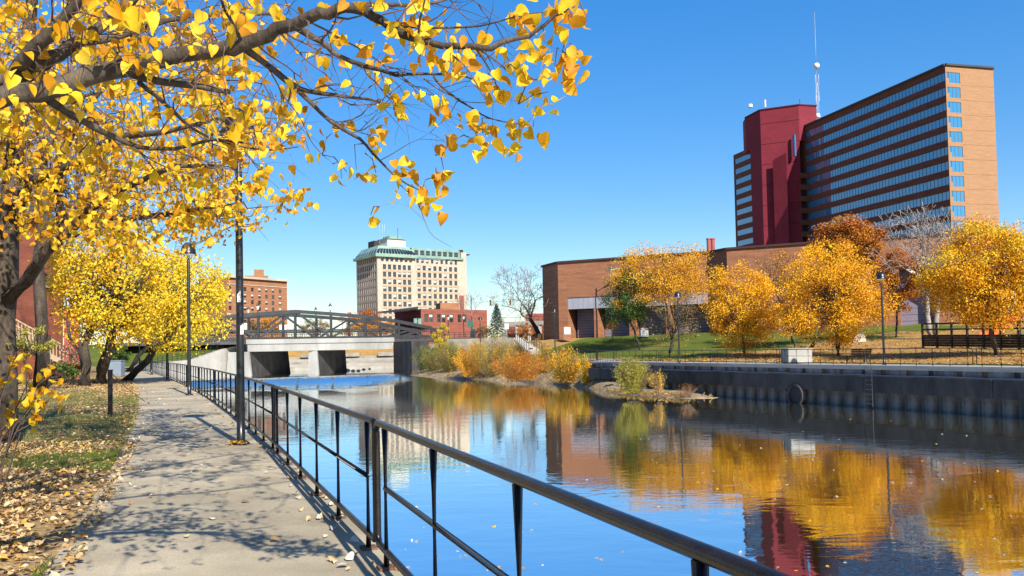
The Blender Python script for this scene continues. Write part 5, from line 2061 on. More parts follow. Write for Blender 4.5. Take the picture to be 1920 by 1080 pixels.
# concrete block on the promenade
p = on_right(1509, 681)
p = rpos((p - W0).dot(RE), 2.2)
cb = empty('concrete_block', (p.x, p.y, 0), 'large pale concrete block standing behind the quay railing', 'block')
b = MB()
b.box((p.x, p.y, 0.55), (1.9, 1.2, 1.0), math.atan2(RN.y, RN.x) - 0.25)
b.build('body', 'concrete_pale', cb, bevel=0.04)
MB().box((p.x, p.y, 1.09), (2.0, 1.3, 0.09), math.atan2(RN.y, RN.x) - 0.25).build('lid', 'concrete', cb, bevel=0.02)
# stone marker on the lawn
p = on_right(1609, 641)
b = MB()
s1, s2 = 0.8, 0.42
z0, z1 = p.z - 0.1, p.z + 0.95
lo_ = [V((p.x + a * s1, p.y + c * 0.5, z0)) for a, c in ((-1, -1), (1, -1), (1, 1), (-1, 1))]
hi_ = [V((p.x + 0.1 + a * s2, p.y + c * 0.25, z1 + 0.12 * a)) for a, c in ((-1, -1), (1, -1), (1, 1), (-1, 1))]
for k in range(4):
    j = (k + 1) % 4
    b.face(lo_[k], lo_[j], hi_[j], hi_[k])
b.face(*hi_)
o = b.build('stone_marker', 'stone', None, origin=(p.x, p.y, z0), bevel=0.05)
tag(o, 'pale wedge shaped stone marker on the leaf covered lawn', 'stone')
# dark bench behind the quay railing
p = on_right(1646, 680)
p = rpos((p - W0).dot(RE), 3.6, 0.05)
bn = empty('park_bench', tuple(p), 'dark slatted bench behind the quay railing beside the lamp', 'bench')
ba = math.atan2(RE.y, RE.x)
for k in range(4):
    c = p + RN * (0.1 + 0.13 * k) + V((0, 0, 0.45))
    MB().box(c, (1.8, 0.10, 0.04), ba).build('seat_slat', 'wood_dark', bn)
for k in range(4):
    c = p + RN * (0.62 + 0.03 * k) + V((0, 0, 0.55 + 0.12 * k))
    MB().box(c, (1.8, 0.035, 0.10), ba).build('back_slat', 'wood_dark', bn)
for d_ in (-0.8, 0.8):
    for e_ in (0.12, 0.58):
        MB().bar(p + RE * d_ + RN * e_, p + RE * d_ + RN * e_ + V((0, 0, 0.43 if e_ < 0.3 else 0.95)), 0.06, 0.06).build('leg', 'lamp_black', bn)
# dark timber fence on the right
f0_, f1_ = on_right(1731, 652), on_right(1925, 655)
tf = empty('timber_fence', tuple(f0_), 'dark timber fence with open top rail on the right lawn', 'fence')
fd_ = V((f1_.x - f0_.x, f1_.y - f0_.y, 0))
fL_ = fd_.length * 1.25
fd_.normalize()
fh = at(1731, 606, f0_.y).z - f0_.z
npst = 8
fz = lambda d_: right_z(f0_.x + fd_.x * d_, f0_.y + fd_.y * d_)
for k in range(npst + 1):
    d_ = fL_ * k / npst
    MB().box(f0_ + fd_ * d_ + V((0, 0, fz(d_) - f0_.z + fh / 2)), (0.16, 0.16, fh + 0.1), math.atan2(fd_.y, fd_.x)).build('post', 'wood_dark', tf)
for hz_, wd in ((0.97, 0.14), (0.74, 0.14)):
    for k in range(npst):
        a_, c_ = fL_ * k / npst + 0.085, fL_ * (k + 1) / npst - 0.085
        MB().bar(f0_ + fd_ * a_ + V((0, 0, fz(a_) - f0_.z + fh * hz_)), f0_ + fd_ * c_ + V((0, 0, fz(c_) - f0_.z + fh * hz_)), 0.06, wd).build('rail', 'wood_dark', tf)
for k in range(npst):
    for j in range(5):
        a_, c_ = fL_ * k / npst + 0.085, fL_ * (k + 1) / npst - 0.085
        hh = fh * (0.06 + 0.094 * j)
        MB().bar(f0_ + fd_ * a_ + V((0, 0, fz(a_) - f0_.z + hh + 0.1)), f0_ + fd_ * c_ + V((0, 0, fz(c_) - f0_.z + hh + 0.1)), 0.05, fh * 0.09).build('plank', 'wood_dark', tf)
# orange slide behind it
p = on_right(1905, 636)
sl_ = empty('orange_slide', (p.x, p.y, p.z), 'bright orange play slide behind the dark timber fence', 'slide')
b = MB()
w_ = 1.6
pr = [(-2.6, 0.35), (-1.8, 0.5), (-0.6, 1.3), (0.6, 2.1), (1.6, 2.35)]
for k in range(4):
    (x0, z0), (x1, z1) = pr[k], pr[k + 1]
    b.face((p.x + x0, p.y, p.z + z0), (p.x + x1, p.y, p.z + z1), (p.x + x1, p.y + w_, p.z + z1), (p.x + x0, p.y + w_, p.z + z0))
    for yy in (0, w_):
        b.bar((p.x + x0, p.y + yy, p.z + z0 + 0.15), (p.x + x1, p.y + yy, p.z + z1 + 0.15), 0.1, 0.4)
b.build('chute', 'orange_plastic', sl_)
for xx in (0.9, 1.6):
    MB().box((p.x + xx, p.y + 0.8, p.z + 1.0), (0.12, 0.12, 2.4)).build('support', 'lamp_black', sl_)
# black post on the left lawn
p = onz(207, 780, 0.04)
bp_ = empty('marker_post', (p.x, p.y, 0), 'short black square post standing in the lawn beside the walkway', 'post')
MB().box((p.x, p.y, 0.62), (0.115, 0.115, 1.24), 0.35).build('shaft', 'black_paint', bp_, bevel=0.008)
MB().box((p.x, p.y, 1.25), (0.14, 0.14, 0.025), 0.35).build('cap', 'black_paint', bp_)
MB().tube([(p.x, p.y, 1.2), (p.x - 0.9, p.y + 3.2, 0.55), (p.x - 1.5, p.y + 5.6, 0.1)], 0.012, 5).build('stay_wire', 'lamp_black', bp_)
# pale blue utility cabinet at the far end of the walkway
p = onz(218, 691, 0.05)
p = P2(218, 66, 690)
ub_c = empty('utility_cabinet', (p.x, p.y, 0), 'pale blue cabinet wall beside the far end of the left walkway', 'cabinet')
MB().box((p.x, p.y, 0.6), (1.0, 0.9, 1.16), 0.1).build('housing', 'pale_blue_paint', ub_c, bevel=0.02)
MB().box((p.x, p.y, 1.22), (1.06, 0.96, 0.06), 0.1).build('lid', 'pale_blue_paint', ub_c)
MB().box((p.x - 0.0, p.y - 0.465, 0.6), (0.7, 0.03, 0.9), 0.1).build('door', 'pale_blue_paint', ub_c)
# low brick/concrete skirting of the lamp base
b = MB()

# ================================================================== VEGETATION
def rv(rs, s=1.0):
    return V((rs.gauss(0, s), rs.gauss(0, s), rs.gauss(0, s)))
def grow(mbs, p, d, L, r, lvl, maxl, rs, tips, up=0.12, spread=0.6, segs=4, kids=(2, 3), thin=0.62, wob=0.12, rmin=0.004):
    """Recursive branching; mbs[min(lvl, 1)] takes the tubes, tips collects the ends."""
    pts, rad = [V(p)], [r]
    d = d.normalized()
    for k in range(segs):
        d = (d + rv(rs, wob) + V((0, 0, up * 0.3))).normalized()
        pts.append(pts[-1] + d * (L / segs))
        rad.append(max(rmin, r * (1 - (1 - thin) * (k + 1) / segs)))
    mbs[0 if lvl == 0 else 1].tube(pts, rad, 8 if lvl == 0 else (5 if lvl == 1 else (4 if lvl < 4 else 3)), cap=False)
    if lvl >= maxl:
        tips.append((pts[-1], d))
        return
    n = rs.randint(*kids)
    x, y = perp(d)
    a0 = rs.uniform(0, 6.28)
    for k in range(n):
        a = a0 + 6.28 * k / n + rs.uniform(-0.4, 0.4)
        nd = d + (x * math.cos(a) + y * math.sin(a)) * spread * rs.uniform(0.7, 1.3)
        nd.z += up
        grow(mbs, pts[-1], nd, L * rs.uniform(0.62, 0.85), rad[-1] * 0.74, lvl + 1, maxl, rs, tips, up, spread, max(2, segs - 1), kids, thin, wob, rmin)
    if lvl > 0:
        for k in range(rs.randint(1, 2)):
            i = rs.randint(1, len(pts) - 2) if len(pts) > 2 else 1
            a = rs.uniform(0, 6.28)
            nd = d * 0.6 + (x * math.cos(a) + y * math.sin(a)) * rs.uniform(0.6, 1.0)
            nd.z += up
            grow(mbs, pts[i], nd, L * rs.uniform(0.4, 0.65), rad[i] * 0.5, lvl + 2, maxl, rs, tips, up, spread, 2, kids, thin, wob, rmin)
def bare_tree(label, base, H, seed, maxl=5, r=0.22, spread=0.55, bark='bark_dark', twig='twig_far', lean=(0, 0), stems=1, up=0.12, group='bare trees', rmin=0.03):
    rs = random.Random(seed)
    root = empty('bare_tree', tuple(base), label, 'tree', group)
    m0, m1, tips = MB(), MB(), []
    for k in range(stems):
        d = V((lean[0] + (k - (stems - 1) / 2) * 0.35, lean[1], 1))
        grow([m0, m1], V(base) + V((k * 0.35, 0, -0.1)), d, H * 0.30, r, 0, maxl, rs, tips, up=up, spread=spread, segs=5, rmin=rmin)
    m0.build('trunk', bark, root, smooth=True)
    o = m1.build('branches', twig, root, smooth=True)
    o['kind'] = 'stuff'
    return root
def clump_points(rs, n, c, rad, lump=0.35, seed=0, cone=0.0, flat=0.0):
    out = []
    c = V(c)
    while len(out) < n:
        q = V((rs.uniform(-1, 1), rs.uniform(-1, 1), rs.uniform(-1, 1)))
        l = q.length
        if l > 1 or l < 0.25:
            continue
        lim = 1 + lump * noise.noise(q * 2.2 + V((seed, seed * 0.7, 0)))
        if l > lim * 0.97 or rs.random() > 0.35 + 0.65 * l:
            continue
        s = 1 - cone * q.z
        if q.z < -flat > -1 and flat and q.z < -flat:
            continue
        out.append(c + V((q.x * rad[0] * s, q.y * rad[1] * s, q.z * rad[2])))
    return out
def leafy_tree(name, label, base, c, rad, mats, seed, clumps=110, per=110, leaf=0.17, clump_r=0.16, r=0.16, group=None, lump=0.4, cone=0.0, bark='bark_dark', lean=(0, 0), fork=0.30, shape='fold', weights=None, limbs=3, droop=0.3):
    """Trunk with limbs and a crown of leaf clumps spread through an uneven volume."""
    rs = random.Random(seed)
    base, c = V(base), V(c)
    root = empty(name, tuple(base), label, 'tree', group)
    m0, m1, tips = MB(), MB(), []
    top = V((c.x, c.y, c.z - rad[2] * 0.55))
    ax = (top - base) + V((lean[0], lean[1], 0))
    tp = [base - V((0, 0, 0.15))]
    for k in range(1, 6):
        tp.append(base.lerp(top, k / 5) + V((lean[0], lean[1], 0)) * (0.25 * math.sin(math.pi * k / 5)) + rv(rs, r * 0.25))
    m0.tube(tp, [r * 1.35] + [r * (1.05 - 0.09 * k) for k in range(1, 6)], 9)
    for k in range(5):
        a = k * 1.257 + rs.uniform(-0.3, 0.3)
        grow([m0, m1], tp[-1] if k else tp[-2].lerp(tp[-1], 0.5), V((math.cos(a) * 0.8, math.sin(a) * 0.8, 0.9)), sum(rad) / 3 * 0.55, r * 0.45, 1, limbs, rs, tips, up=0.2, spread=0.65, segs=4, kids=(2, 3), wob=0.10)
    m0.build('trunk', bark, root, smooth=True)
    pts = clump_points(rs, clumps, c, rad, lump, seed, cone)
    tw = []
    for p in pts:
        q = top.lerp(p, 0.35) + rv(rs, 0.1)
        m1.tube([q, q.lerp(p, 0.5) + rv(rs, 0.12), p], [0.03, 0.02, 0.008], 3, cap=False)
    o = m1.build('branches', bark, root)
    o['kind'] = 'stuff'
    R_ = sum(rad) / 3
    C, S, MI = [], [], []
    if isinstance(mats, str):
        mats = [mats]
    for k, p in enumerate(pts):
        n = int(per * rs.uniform(0.6, 1.35))
        cr_ = clump_r * R_ * rs.uniform(0.7, 1.4)
        q = rng.normal(size=(n, 3))
        q /= np.linalg.norm(q, axis=1)[:, None]
        q *= (rng.random(n) ** 0.45)[:, None] * cr_ * 1.5
        q[:, 2] *= 0.75
        C.append(np.array(p) + q)
        S.append(leaf * rng.uniform(0.7, 1.25, n))
        if callable(weights):
            mi = weights(p, rs)
        else:
            mi = rs.choices(range(len(mats)), weights or [1] * len(mats))[0]
        MI.append(np.full(n, mi))
    C, S, MI = np.concatenate(C), np.concatenate(S), np.concatenate(MI)
    leaf_cloud('crown', C, S, mats, shape, root, droop=droop, midx=MI, face=(TO_SUN.x * 0.5, TO_SUN.y * 0.5, 0.6))
    return root
def px_tree(name, label, bx, by, cx, cy, rx, ry, mats, seed, D=None, depth=1.0, **kw):
    """Tree on the right bank from where its foot stands and how large its crown is seen."""
    if D is None:
        base = on_right(bx, by)
    else:
        p = at(bx, by, D)
        base = V((p.x, p.y, right_z(p.x, p.y)))
    m = base.y / F
    c = at(cx, cy, base.y)
    return leafy_tree(name, label, base, c, (rx * m, rx * m * depth, ry * m), mats, seed, **kw)

G_R = 'autumn trees on the right lawn'
px_tree('autumn_tree', 'round golden tree behind the concrete block, largest in the middle of the right lawn', 1573, 667, 1566, 548, 96, 96, ['leaf_gold', 'leaf_orange'], 11, clumps=210, per=185, leaf=0.155, lump=0.6, weights=lambda p, rs: rs.choices((0, 1), (0.8, 0.2))[0], r=0.20, group=G_R, cone=0.12)
px_tree('autumn_tree', 'oval golden tree between the lamp and the concrete block', 1397, 667, 1391, 575, 70, 86, ['leaf_gold', 'leaf_orange'], 12, clumps=165, per=175, leaf=0.155, lump=0.6, weights=lambda p, rs: rs.choices((0, 1), (0.85, 0.15))[0], r=0.17, group=G_R, cone=0.1)
px_tree('autumn_tree', 'bright golden tree at the right edge in front of the timber fence', 1870, 668, 1848, 515, 108, 105, ['leaf_gold', 'leaf_orange', 'leaf_yellow_far'], 13, clumps=230, per=180, leaf=0.15, weights=lambda p, rs: rs.choices((0, 1, 2), (0.7, 0.15, 0.15))[0], r=0.22, group=G_R, lump=0.5)
px_tree('autumn_tree', 'golden tree running out of the picture at the right edge', 1965, 664, 1965, 530, 70, 95, ['leaf_gold', 'leaf_yellow_far'], 23, clumps=110, per=170, leaf=0.15, r=0.18, group=G_R, lump=0.4)
px_tree('autumn_tree', 'tall orange and yellow tree rising behind the green one before the hall', 1262, 650, 1244, 518, 102, 66, ['leaf_orange', 'leaf_gold', 'leaf_green'], 14, clumps=170, per=150, leaf=0.18, weights=lambda p, rs: rs.choices((0, 1, 2), (0.5, 0.45, 0.05))[0], r=0.2, group=G_R, lump=0.7, depth=0.8)
px_tree('green_tree', 'dark green tree turning orange left of the lamp before the hall', 1200, 655, 1180, 562, 52, 62, ['leaf_green', 'leaf_orange'], 15, clumps=100, per=150, leaf=0.18, weights=lambda p, rs: rs.choices((0, 1), (0.93, 0.07))[0], r=0.17, group=G_R, lump=0.7)
px_tree('thinning_tree', 'thin half bare brownish tree with yellow lower leaves beside the quay lamp', 1255, 668, 1262, 592, 55, 62, ['leaf_brown', 'leaf_gold', 'leaf_olive'], 16, clumps=80, per=26, leaf=0.18, weights=lambda p, rs: (1 if p.x < lat(1245, 92) and rs.random() < 0.8 else rs.choice((0, 0, 2))), r=0.2, group=G_R, limbs=4, lump=0.5)
px_tree('rust_tree', 'rust brown tree standing behind the largest golden tree', 1520, 634, 1592, 462, 66, 62, ['leaf_rust', 'leaf_brush_orange'], 17, D=92, clumps=150, per=120, leaf=0.24, r=0.2, group=G_R, lean=(2, 0), lump=0.5)
px_tree('rust_tree', 'dark red brown tree before the lavender door right of the quay lamp', 1680, 630, 1682, 530, 42, 62, ['leaf_rust', 'leaf_brush_orange'], 18, D=96, clumps=80, per=80, leaf=0.22, r=0.14, group=G_R, lump=0.5)
px_tree('thinning_tree', 'sparse brownish tree between the two golden trees before the brick wall', 1487, 636, 1455, 520, 45, 55, ['leaf_brown', 'leaf_orange'], 19, D=104, clumps=60, per=30, leaf=0.20, r=0.13, group=G_R, limbs=4, lump=0.4)
px_tree('autumn_tree', 'orange tree half hidden behind the oval golden tree', 1490, 636, 1478, 590, 40, 45, ['leaf_orange', 'leaf_rust'], 20, D=95, clumps=50, per=80, leaf=0.2, r=0.14, group=G_R)
p = at(1745, 640, 90)
bare_tree('grey bare tree with pale double stem before the office tower', V((p.x, p.y, right_z(p.x, p.y))), 15.0, 31, maxl=6, r=0.32, spread=0.66, bark='bark_pale', twig='bark_pale', stems=2, up=0.10, rmin=0.027)
p = at(1900, 600, 120)
bare_tree('bare tree top showing above the golden tree at the right edge', V((p.x, p.y, 3.5)), 15, 32, maxl=5, r=0.35, bark='bark_dark')
p = at(1016, 634, 152)
bare_tree('large bare dark tree leaning left at the corner of the brick hall', V((p.x, p.y, 2.6)), 16.0, 33, maxl=6, r=0.5, spread=0.75, lean=(-0.2, 0))
p = at(893, 640, 215)
bare_tree('thin bare tree behind the traffic signal mast', V((p.x, p.y, 2.8)), 13, 34, maxl=5, r=0.3, spread=0.5)
p = at(1106, 500, 190)
bare_tree('bare treetops peeping over the left part of the hall roof', V((p.x, p.y, 3.0)), 19, 35, maxl=5, r=0.42, spread=0.55)
p = at(560, 640, 240)
bare_tree('bare grey tree beyond the bridge between hotel and office block', V((p.x, p.y, 2.8)), 7, 36, maxl=5, r=0.22, spread=0.6)
p = at(668, 640, 232)
bare_tree('bare brown tree beyond the bridge beside the office block', V((p.x, p.y, 2.8)), 7, 37, maxl=5, r=0.22, spread=0.65)
G_F = 'autumn trees beyond the bridge'
for k, (x, cy, rx, ry, D, m_, lb) in enumerate(((510, 612, 26, 20, 225, 'leaf_orange', 'orange tree seen through the truss below the hotel'), (655, 608, 24, 24, 228, 'leaf_orange', 'orange tree seen through the middle of the truss'),
                                                (715, 614, 36, 20, 222, 'leaf_brush_orange', 'broad orange tree seen through the truss before the office block'), (695, 598, 22, 20, 236, 'leaf_rust', 'rust coloured tree at the foot of the office block'),
                                                (590, 614, 26, 18, 246, 'leaf_brown', 'brown thinning tree seen through the truss at its highest point'), (470, 616, 26, 16, 218, 'leaf_brown', 'brown tree seen through the left half of the truss'),
                                                (385, 625, 45, 22, 230, 'leaf_brown', 'brown tree line clump behind the left end of the bridge'))):
    p = at(x, 640, D)
    c = at(x, cy, D)
    m = D / F
    leafy_tree('autumn_tree', lb, V((p.x, p.y, 2.8)), c, (rx * m, rx * m, ry * m), m_, 50 + k, clumps=55, per=45, leaf=0.32, r=0.2, group=G_F, lump=0.5)
for k, (x, y, D, lb) in enumerate(((905, 622, 186, 'brown leafless shrub tree behind the guard railing by the signal mast'), (983, 620, 182, 'round orange tree inside the parking frame'))):
    c = at(x, y, D)
    leafy_tree('autumn_tree', lb, V((c.x, c.y, 2.8)), c, (1.9, 1.9, 1.7), ['leaf_brown', 'leaf_rust'][k] if k == 0 else 'leaf_brush_orange', 60 + k, clumps=30, per=45, leaf=0.26, r=0.1, group=G_F)

# blue spruce
p = at(932, 636, 150)
zt = at(932, 571, 150).z
sp_ = empty('spruce', (p.x, p.y, 2.3), 'blue green spruce standing behind the guard railing', 'tree')
MB().tube([(p.x, p.y, 2.2), (p.x, p.y, zt)], [0.16, 0.02], 6).build('trunk', 'bark_dark', sp_)
C, X_, S_ = [], [], []
Hs = zt - 2.6
nb_ = 150
rs = random.Random(5)
for k in range(nb_):
    t = (k / nb_) ** 0.9
    z = 2.7 + Hs * t
    Rr = 2.9 * (1 - t) ** 0.9 * rs.uniform(0.75, 1.1) + 0.1
    a = k * 2.399
    for j in range(26):
        f_ = rs.uniform(0.15, 1)
        C.append((p.x + math.cos(a + rs.uniform(-0.22, 0.22)) * Rr * f_, p.y + math.sin(a + rs.uniform(-0.22, 0.22)) * Rr * f_, z - 0.35 * Rr * f_ * f_ + rs.uniform(-0.07, 0.07)))
        X_.append((math.cos(a) + rs.gauss(0, 0.4), math.sin(a) + rs.gauss(0, 0.4), -0.3 + rs.gauss(0, 0.3)))
        S_.append(rs.uniform(0.25, 0.45))
X_ = np.array(X_)
X_ /= np.linalg.norm(X_, axis=1)[:, None]
Z_ = rng.normal(size=X_.shape) + np.array((0, 0, 1.0))
Z_ -= X_ * np.sum(X_ * Z_, axis=1)[:, None]
Z_ /= np.linalg.norm(Z_, axis=1)[:, None]
leaf_cloud('crown', C, S_, 'needle', 'slim', sp_, frames=(X_, np.cross(Z_, X_), Z_))

# small yellow tree at the bridge end
p = at(830, 665, 152)
leafy_tree('autumn_tree', 'small yellow green tree at the right end of the bridge', V((p.x, p.y, -0.5)), at(829, 636, 152), (1.7, 1.7, 2.7), ['leaf_yellow_far', 'leaf_willow'], 71, clumps=50, per=70, leaf=0.2, r=0.09, group=G_F)

# ---- shrubs on the sand bar
def shrub(label, x, y, wpx, hpx, mats, seed, weights=None, stems=60, per=150, leaf=0.21, zb=-2.3, shape='slim', twig='twig'):
    rs = random.Random(seed)
    base = onz(x, y, zb)
    m = base.y / F
    W_, H_ = wpx * m * 1.35, hpx * m * 1.12
    root = empty('shrub', tuple(base), label, 'shrub', 'shrubs on the sand bar')
    b = MB()
    C, S, MI, XX = [], [], [], []
    for k in range(stems):
        a = rs.uniform(0, 6.28)
        f_ = rs.random() ** 0.6
        foot = base + V((math.cos(a) * W_ * 0.16 * f_, math.sin(a) * W_ * 0.16 * f_, -0.15))
        hh = H_ * (1 - 0.45 * f_ * f_) * rs.uniform(0.75, 1.08)
        tip = base + V((math.cos(a) * W_ * 0.5 * f_, math.sin(a) * W_ * 0.5 * f_, hh))
        mid = foot.lerp(tip, 0.5) + V((-math.cos(a), -math.sin(a), 0)) * W_ * 0.05 + rv(rs, 0.08)
        b.tube([foot, mid, tip], [0.028, 0.018, 0.006], 3, cap=False)
        mi = rs.choices(range(len(mats)), weights or [1] * len(mats))[0]
        n = int(per * rs.uniform(0.7, 1.3))
        for j in range(n):
            t = rs.uniform(0.12, 1.05)
            q = (foot.lerp(mid, t * 2) if t < 0.5 else mid.lerp(tip, t * 2 - 1)) + rv(rs, 0.07 + 0.11 * W_ * 0.5 * 0.5)
            if q.z < base.z:
                q.z = base.z + 0.1
            C.append(tuple(q))
            S.append(leaf * rs.uniform(0.6, 1.3))
            MI.append(mi)
            dd = (tip - mid).normalized() + rv(rs, 0.6)
            XX.append(tuple(dd.normalized()))
    b.build('stems', twig, root)['kind'] = 'stuff'
    XX = np.array(XX)
    Z_ = rng.normal(size=XX.shape)
    Z_ -= XX * np.sum(XX * Z_, axis=1)[:, None]
    Z_ /= np.linalg.norm(Z_, axis=1)[:, None]
    leaf_cloud('foliage', C, S, mats, shape, root, frames=(XX, np.cross(Z_, XX), Z_), midx=MI)
    return root
shrub('grey green shrub at the left tip of the sand bar below the bridge', 818, 700, 44, 46, ['leaf_olive', 'leaf_brown'], 81, (0.8, 0.2))
shrub('olive shrub with yellow foot second from the bridge on the sand bar', 848, 702, 52, 52, ['leaf_olive', 'leaf_yellow_far', 'leaf_brown'], 82, (0.55, 0.15, 0.3))
shrub('glowing yellow orange shrub on the left half of the sand bar', 884, 706, 52, 54, ['leaf_brush_orange', 'leaf_gold'], 83, (0.5, 0.5), per=130)
shrub('tall brown and yellow green shrub in the middle of the sand bar', 932, 706, 80, 68, ['leaf_willow', 'leaf_brown', 'leaf_gold'], 84, (0.4, 0.45, 0.15), stems=80)
shrub('wide low bright orange shrub at the front of the sand bar', 976, 713, 86, 46, ['leaf_brush_orange', 'leaf_orange'], 85, (0.8, 0.2), stems=85, per=170)
shrub('tall olive brown shrub behind the bright orange one on the sand bar', 1003, 700, 70, 52, ['leaf_olive', 'leaf_brown', 'leaf_willow'], 86, (0.4, 0.3, 0.3))
shrub('orange yellow shrub with olive top left of the dark quay end', 1060, 716, 66, 54, ['leaf_gold', 'leaf_olive', 'leaf_brush_orange'], 87, (0.35, 0.4, 0.25), stems=75)
shrub('small yellow shrub right beside the bare quay wall end', 1098, 719, 30, 46, ['leaf_gold', 'leaf_willow'], 88, (0.6, 0.4), stems=20)
shrub('bushy yellow green willow standing alone before the quay wall', 1186, 737, 56, 56, ['leaf_willow', 'leaf_olive', 'leaf_brown'], 89, (0.5, 0.35, 0.15), stems=80, per=200, leaf=0.17)
shrub('thin straggly yellow shrub right of the willow before the quay wall', 1238, 739, 34, 42, ['leaf_willow', 'leaf_brown', 'leaf_gold'], 90, (0.3, 0.4, 0.3), stems=20, per=50, leaf=0.13)
shrub('low red brown weeds at the right end of the shrubs on the sand', 1288, 742, 40, 18, ['leaf_brush_orange', 'leaf_brown'], 91, (0.4, 0.6), stems=24, per=26, leaf=0.1)

def back_shrub(label, x, y, D, wpx, hpx, mats, seed, w=None):
    p = at(x, y, D)
    o = shrub(label, x, y, wpx, hpx, mats, seed, w, zb=p.z)
    return o
back_shrub('olive green shrub on the upper bank before the retaining wall', 845, 690, 138, 46, 42, ['leaf_olive', 'leaf_willow'], 181)
back_shrub('yellow olive shrub on the upper bank left of the tall brown one', 900, 690, 130, 60, 44, ['leaf_willow', 'leaf_gold', 'leaf_olive'], 182)
back_shrub('brown green shrub on the upper bank below the concrete stair', 958, 692, 122, 60, 46, ['leaf_willow', 'leaf_brown'], 183)
back_shrub('pale olive shrub on the upper bank beneath the stair foot', 1030, 698, 108, 60, 42, ['leaf_olive', 'leaf_gold', 'leaf_brown'], 184)
back_shrub('orange shrub at the left foot of the upper bank', 868, 700, 134, 40, 34, ['leaf_brush_orange', 'leaf_gold'], 185)
back_shrub('dark olive shrub at the pier of the bridge', 800, 692, 146, 40, 40, ['leaf_olive', 'leaf_green'], 186)
# ---- hedge and green plants on the left bank
p = P2(222, 68, 680)
leafy_tree('hedge', 'dark green clipped bush behind the pale blue cabinet', V((p.x, p.y, 0)), V((p.x, p.y, 1.7)), (0.9, 0.7, 0.8), 'leaf_green', 93, clumps=40, per=60, leaf=0.12, r=0.05)['category'] = 'shrub'
for k, (x, y, D, w_, lb, m_) in enumerate(((112, 700, 41, 0.75, 'low green plant at the foot of the wooden stair', 'leaf_green'), (50, 640, 36, 1.0, 'green yellow undergrowth below the wooden stair', 'leaf_willow'), (130, 690, 44, 0.7, 'small dry brown bush beside the stair foot', 'leaf_brown'))):
    c = at(x, y, D)
    leafy_tree('bush', lb, V((c.x, c.y, 0.1)), V((c.x, c.y, max(0.45, c.z))), (w_, w_, w_ * 0.6), m_, 95 + k, clumps=24, per=50, leaf=0.11, r=0.03, group='plants around the stair')['category'] = 'shrub'

# ---- linden trees along the left bank, farther ones
G_L = 'yellow lindens along the left walkway'
def left_tree(label, foot, D, c, rx, ry, dz, seed, clumps, per, leaf, r, D_c=None, lean=(0, 0), mats=('leaf_yellow_far',), lump=0.5, shape='fold', limbs=3):
    b_ = at(foot[0], foot[1], D)
    base = V((b_.x, b_.y, 0.1))
    Dc = D_c or D
    m = Dc / F
    return leafy_tree('linden_tree', label, base, at(c[0], c[1], Dc), (rx * m, dz, ry * m), list(mats), seed, clumps=clumps, per=per, leaf=leaf, r=r, group=G_L, lean=lean, lump=lump, bark='bark', shape=shape, limbs=limbs)
left_tree('yellow linden with two leaning trunks beside the wooden stair', (186, 716), 47, (205, 546), 112, 116, 3.4, 101, 260, 64, 0.16, 0.33, lean=(0.8, 0), mats=('leaf_yellow_far', 'leaf_yellow_far', 'leaf_linden'), D_c=46)
left_tree('bright yellow linden overhanging the walkway beyond the second lamp', (236, 706), 54, (325, 566), 100, 96, 3.6, 102, 230, 66, 0.17, 0.24, lean=(0.6, 0), mats=('leaf_yellow_far',), D_c=51)
left_tree('far yellow linden at the end of the left walkway', (240, 694), 84, (295, 602), 60, 40, 3.5, 103, 90, 55, 0.22, 0.25, mats=('leaf_linden', 'leaf_yellow_far'))
p = at(158, 722, 44)
b = MB()
q = [V((p.x, p.y, 0)), V((p.x + 0.1, p.y, 1.2)), V((p.x - 0.1, p.y + 0.1, 2.2)), V((p.x + 0.5, p.y + 0.3, 3.6)), V((p.x + 1.3, p.y + 0.5, 5.2))]
b.tube(q, [0.36, 0.27, 0.24, 0.16, 0.08], 9)
b.tube([V((p.x - 0.02, p.y, 1.6)), V((p.x - 0.7, p.y, 2.4)), V((p.x - 1.0, p.y + 0.2, 3.6))], [0.13, 0.10, 0.05], 7)
tag(b.build('tree_trunk', 'bark', None, origin=(p.x, p.y, 0), smooth=True), 'slim forked trunk at the foot of the wooden stair', 'tree')
left_tree('yellow tree behind the brick house, only its crown showing', (40, 690), 66, (140, 330), 190, 170, 5, 105, 150, 40, 0.24, 0.4, mats=('leaf_linden', 'leaf_yellow_far'), lump=0.8, limbs=4)
p = at(75, 690, 40)
b = MB()
b.tube([V((p.x, p.y, 0)), V((p.x + 0.1, p.y, 3)), V((p.x - 0.1, p.y, 6)), V((p.x + 0.3, p.y, 9)), V((p.x + 0.1, p.y, 12))], [0.38, 0.28, 0.26, 0.22, 0.14], 10)
tt = empty('bare_tree', (p.x, p.y, 0), 'thick grey trunk of a bare tree standing before the brick house wall', 'tree')
b.build('trunk', 'bark', tt, smooth=True)
m0, m1, tips = MB(), MB(), []
rs = random.Random(44)
for k in range(5):
    a = k * 1.4
    grow([m0, m1], V((p.x, p.y, 7 + k * 0.9)), V((math.cos(a), math.sin(a), 0.7)), 2.6, 0.16, 1, 5, rs, tips, up=0.15, spread=0.6, segs=4)
m1.build('branches', 'twig', tt, smooth=True)['kind'] = 'stuff'

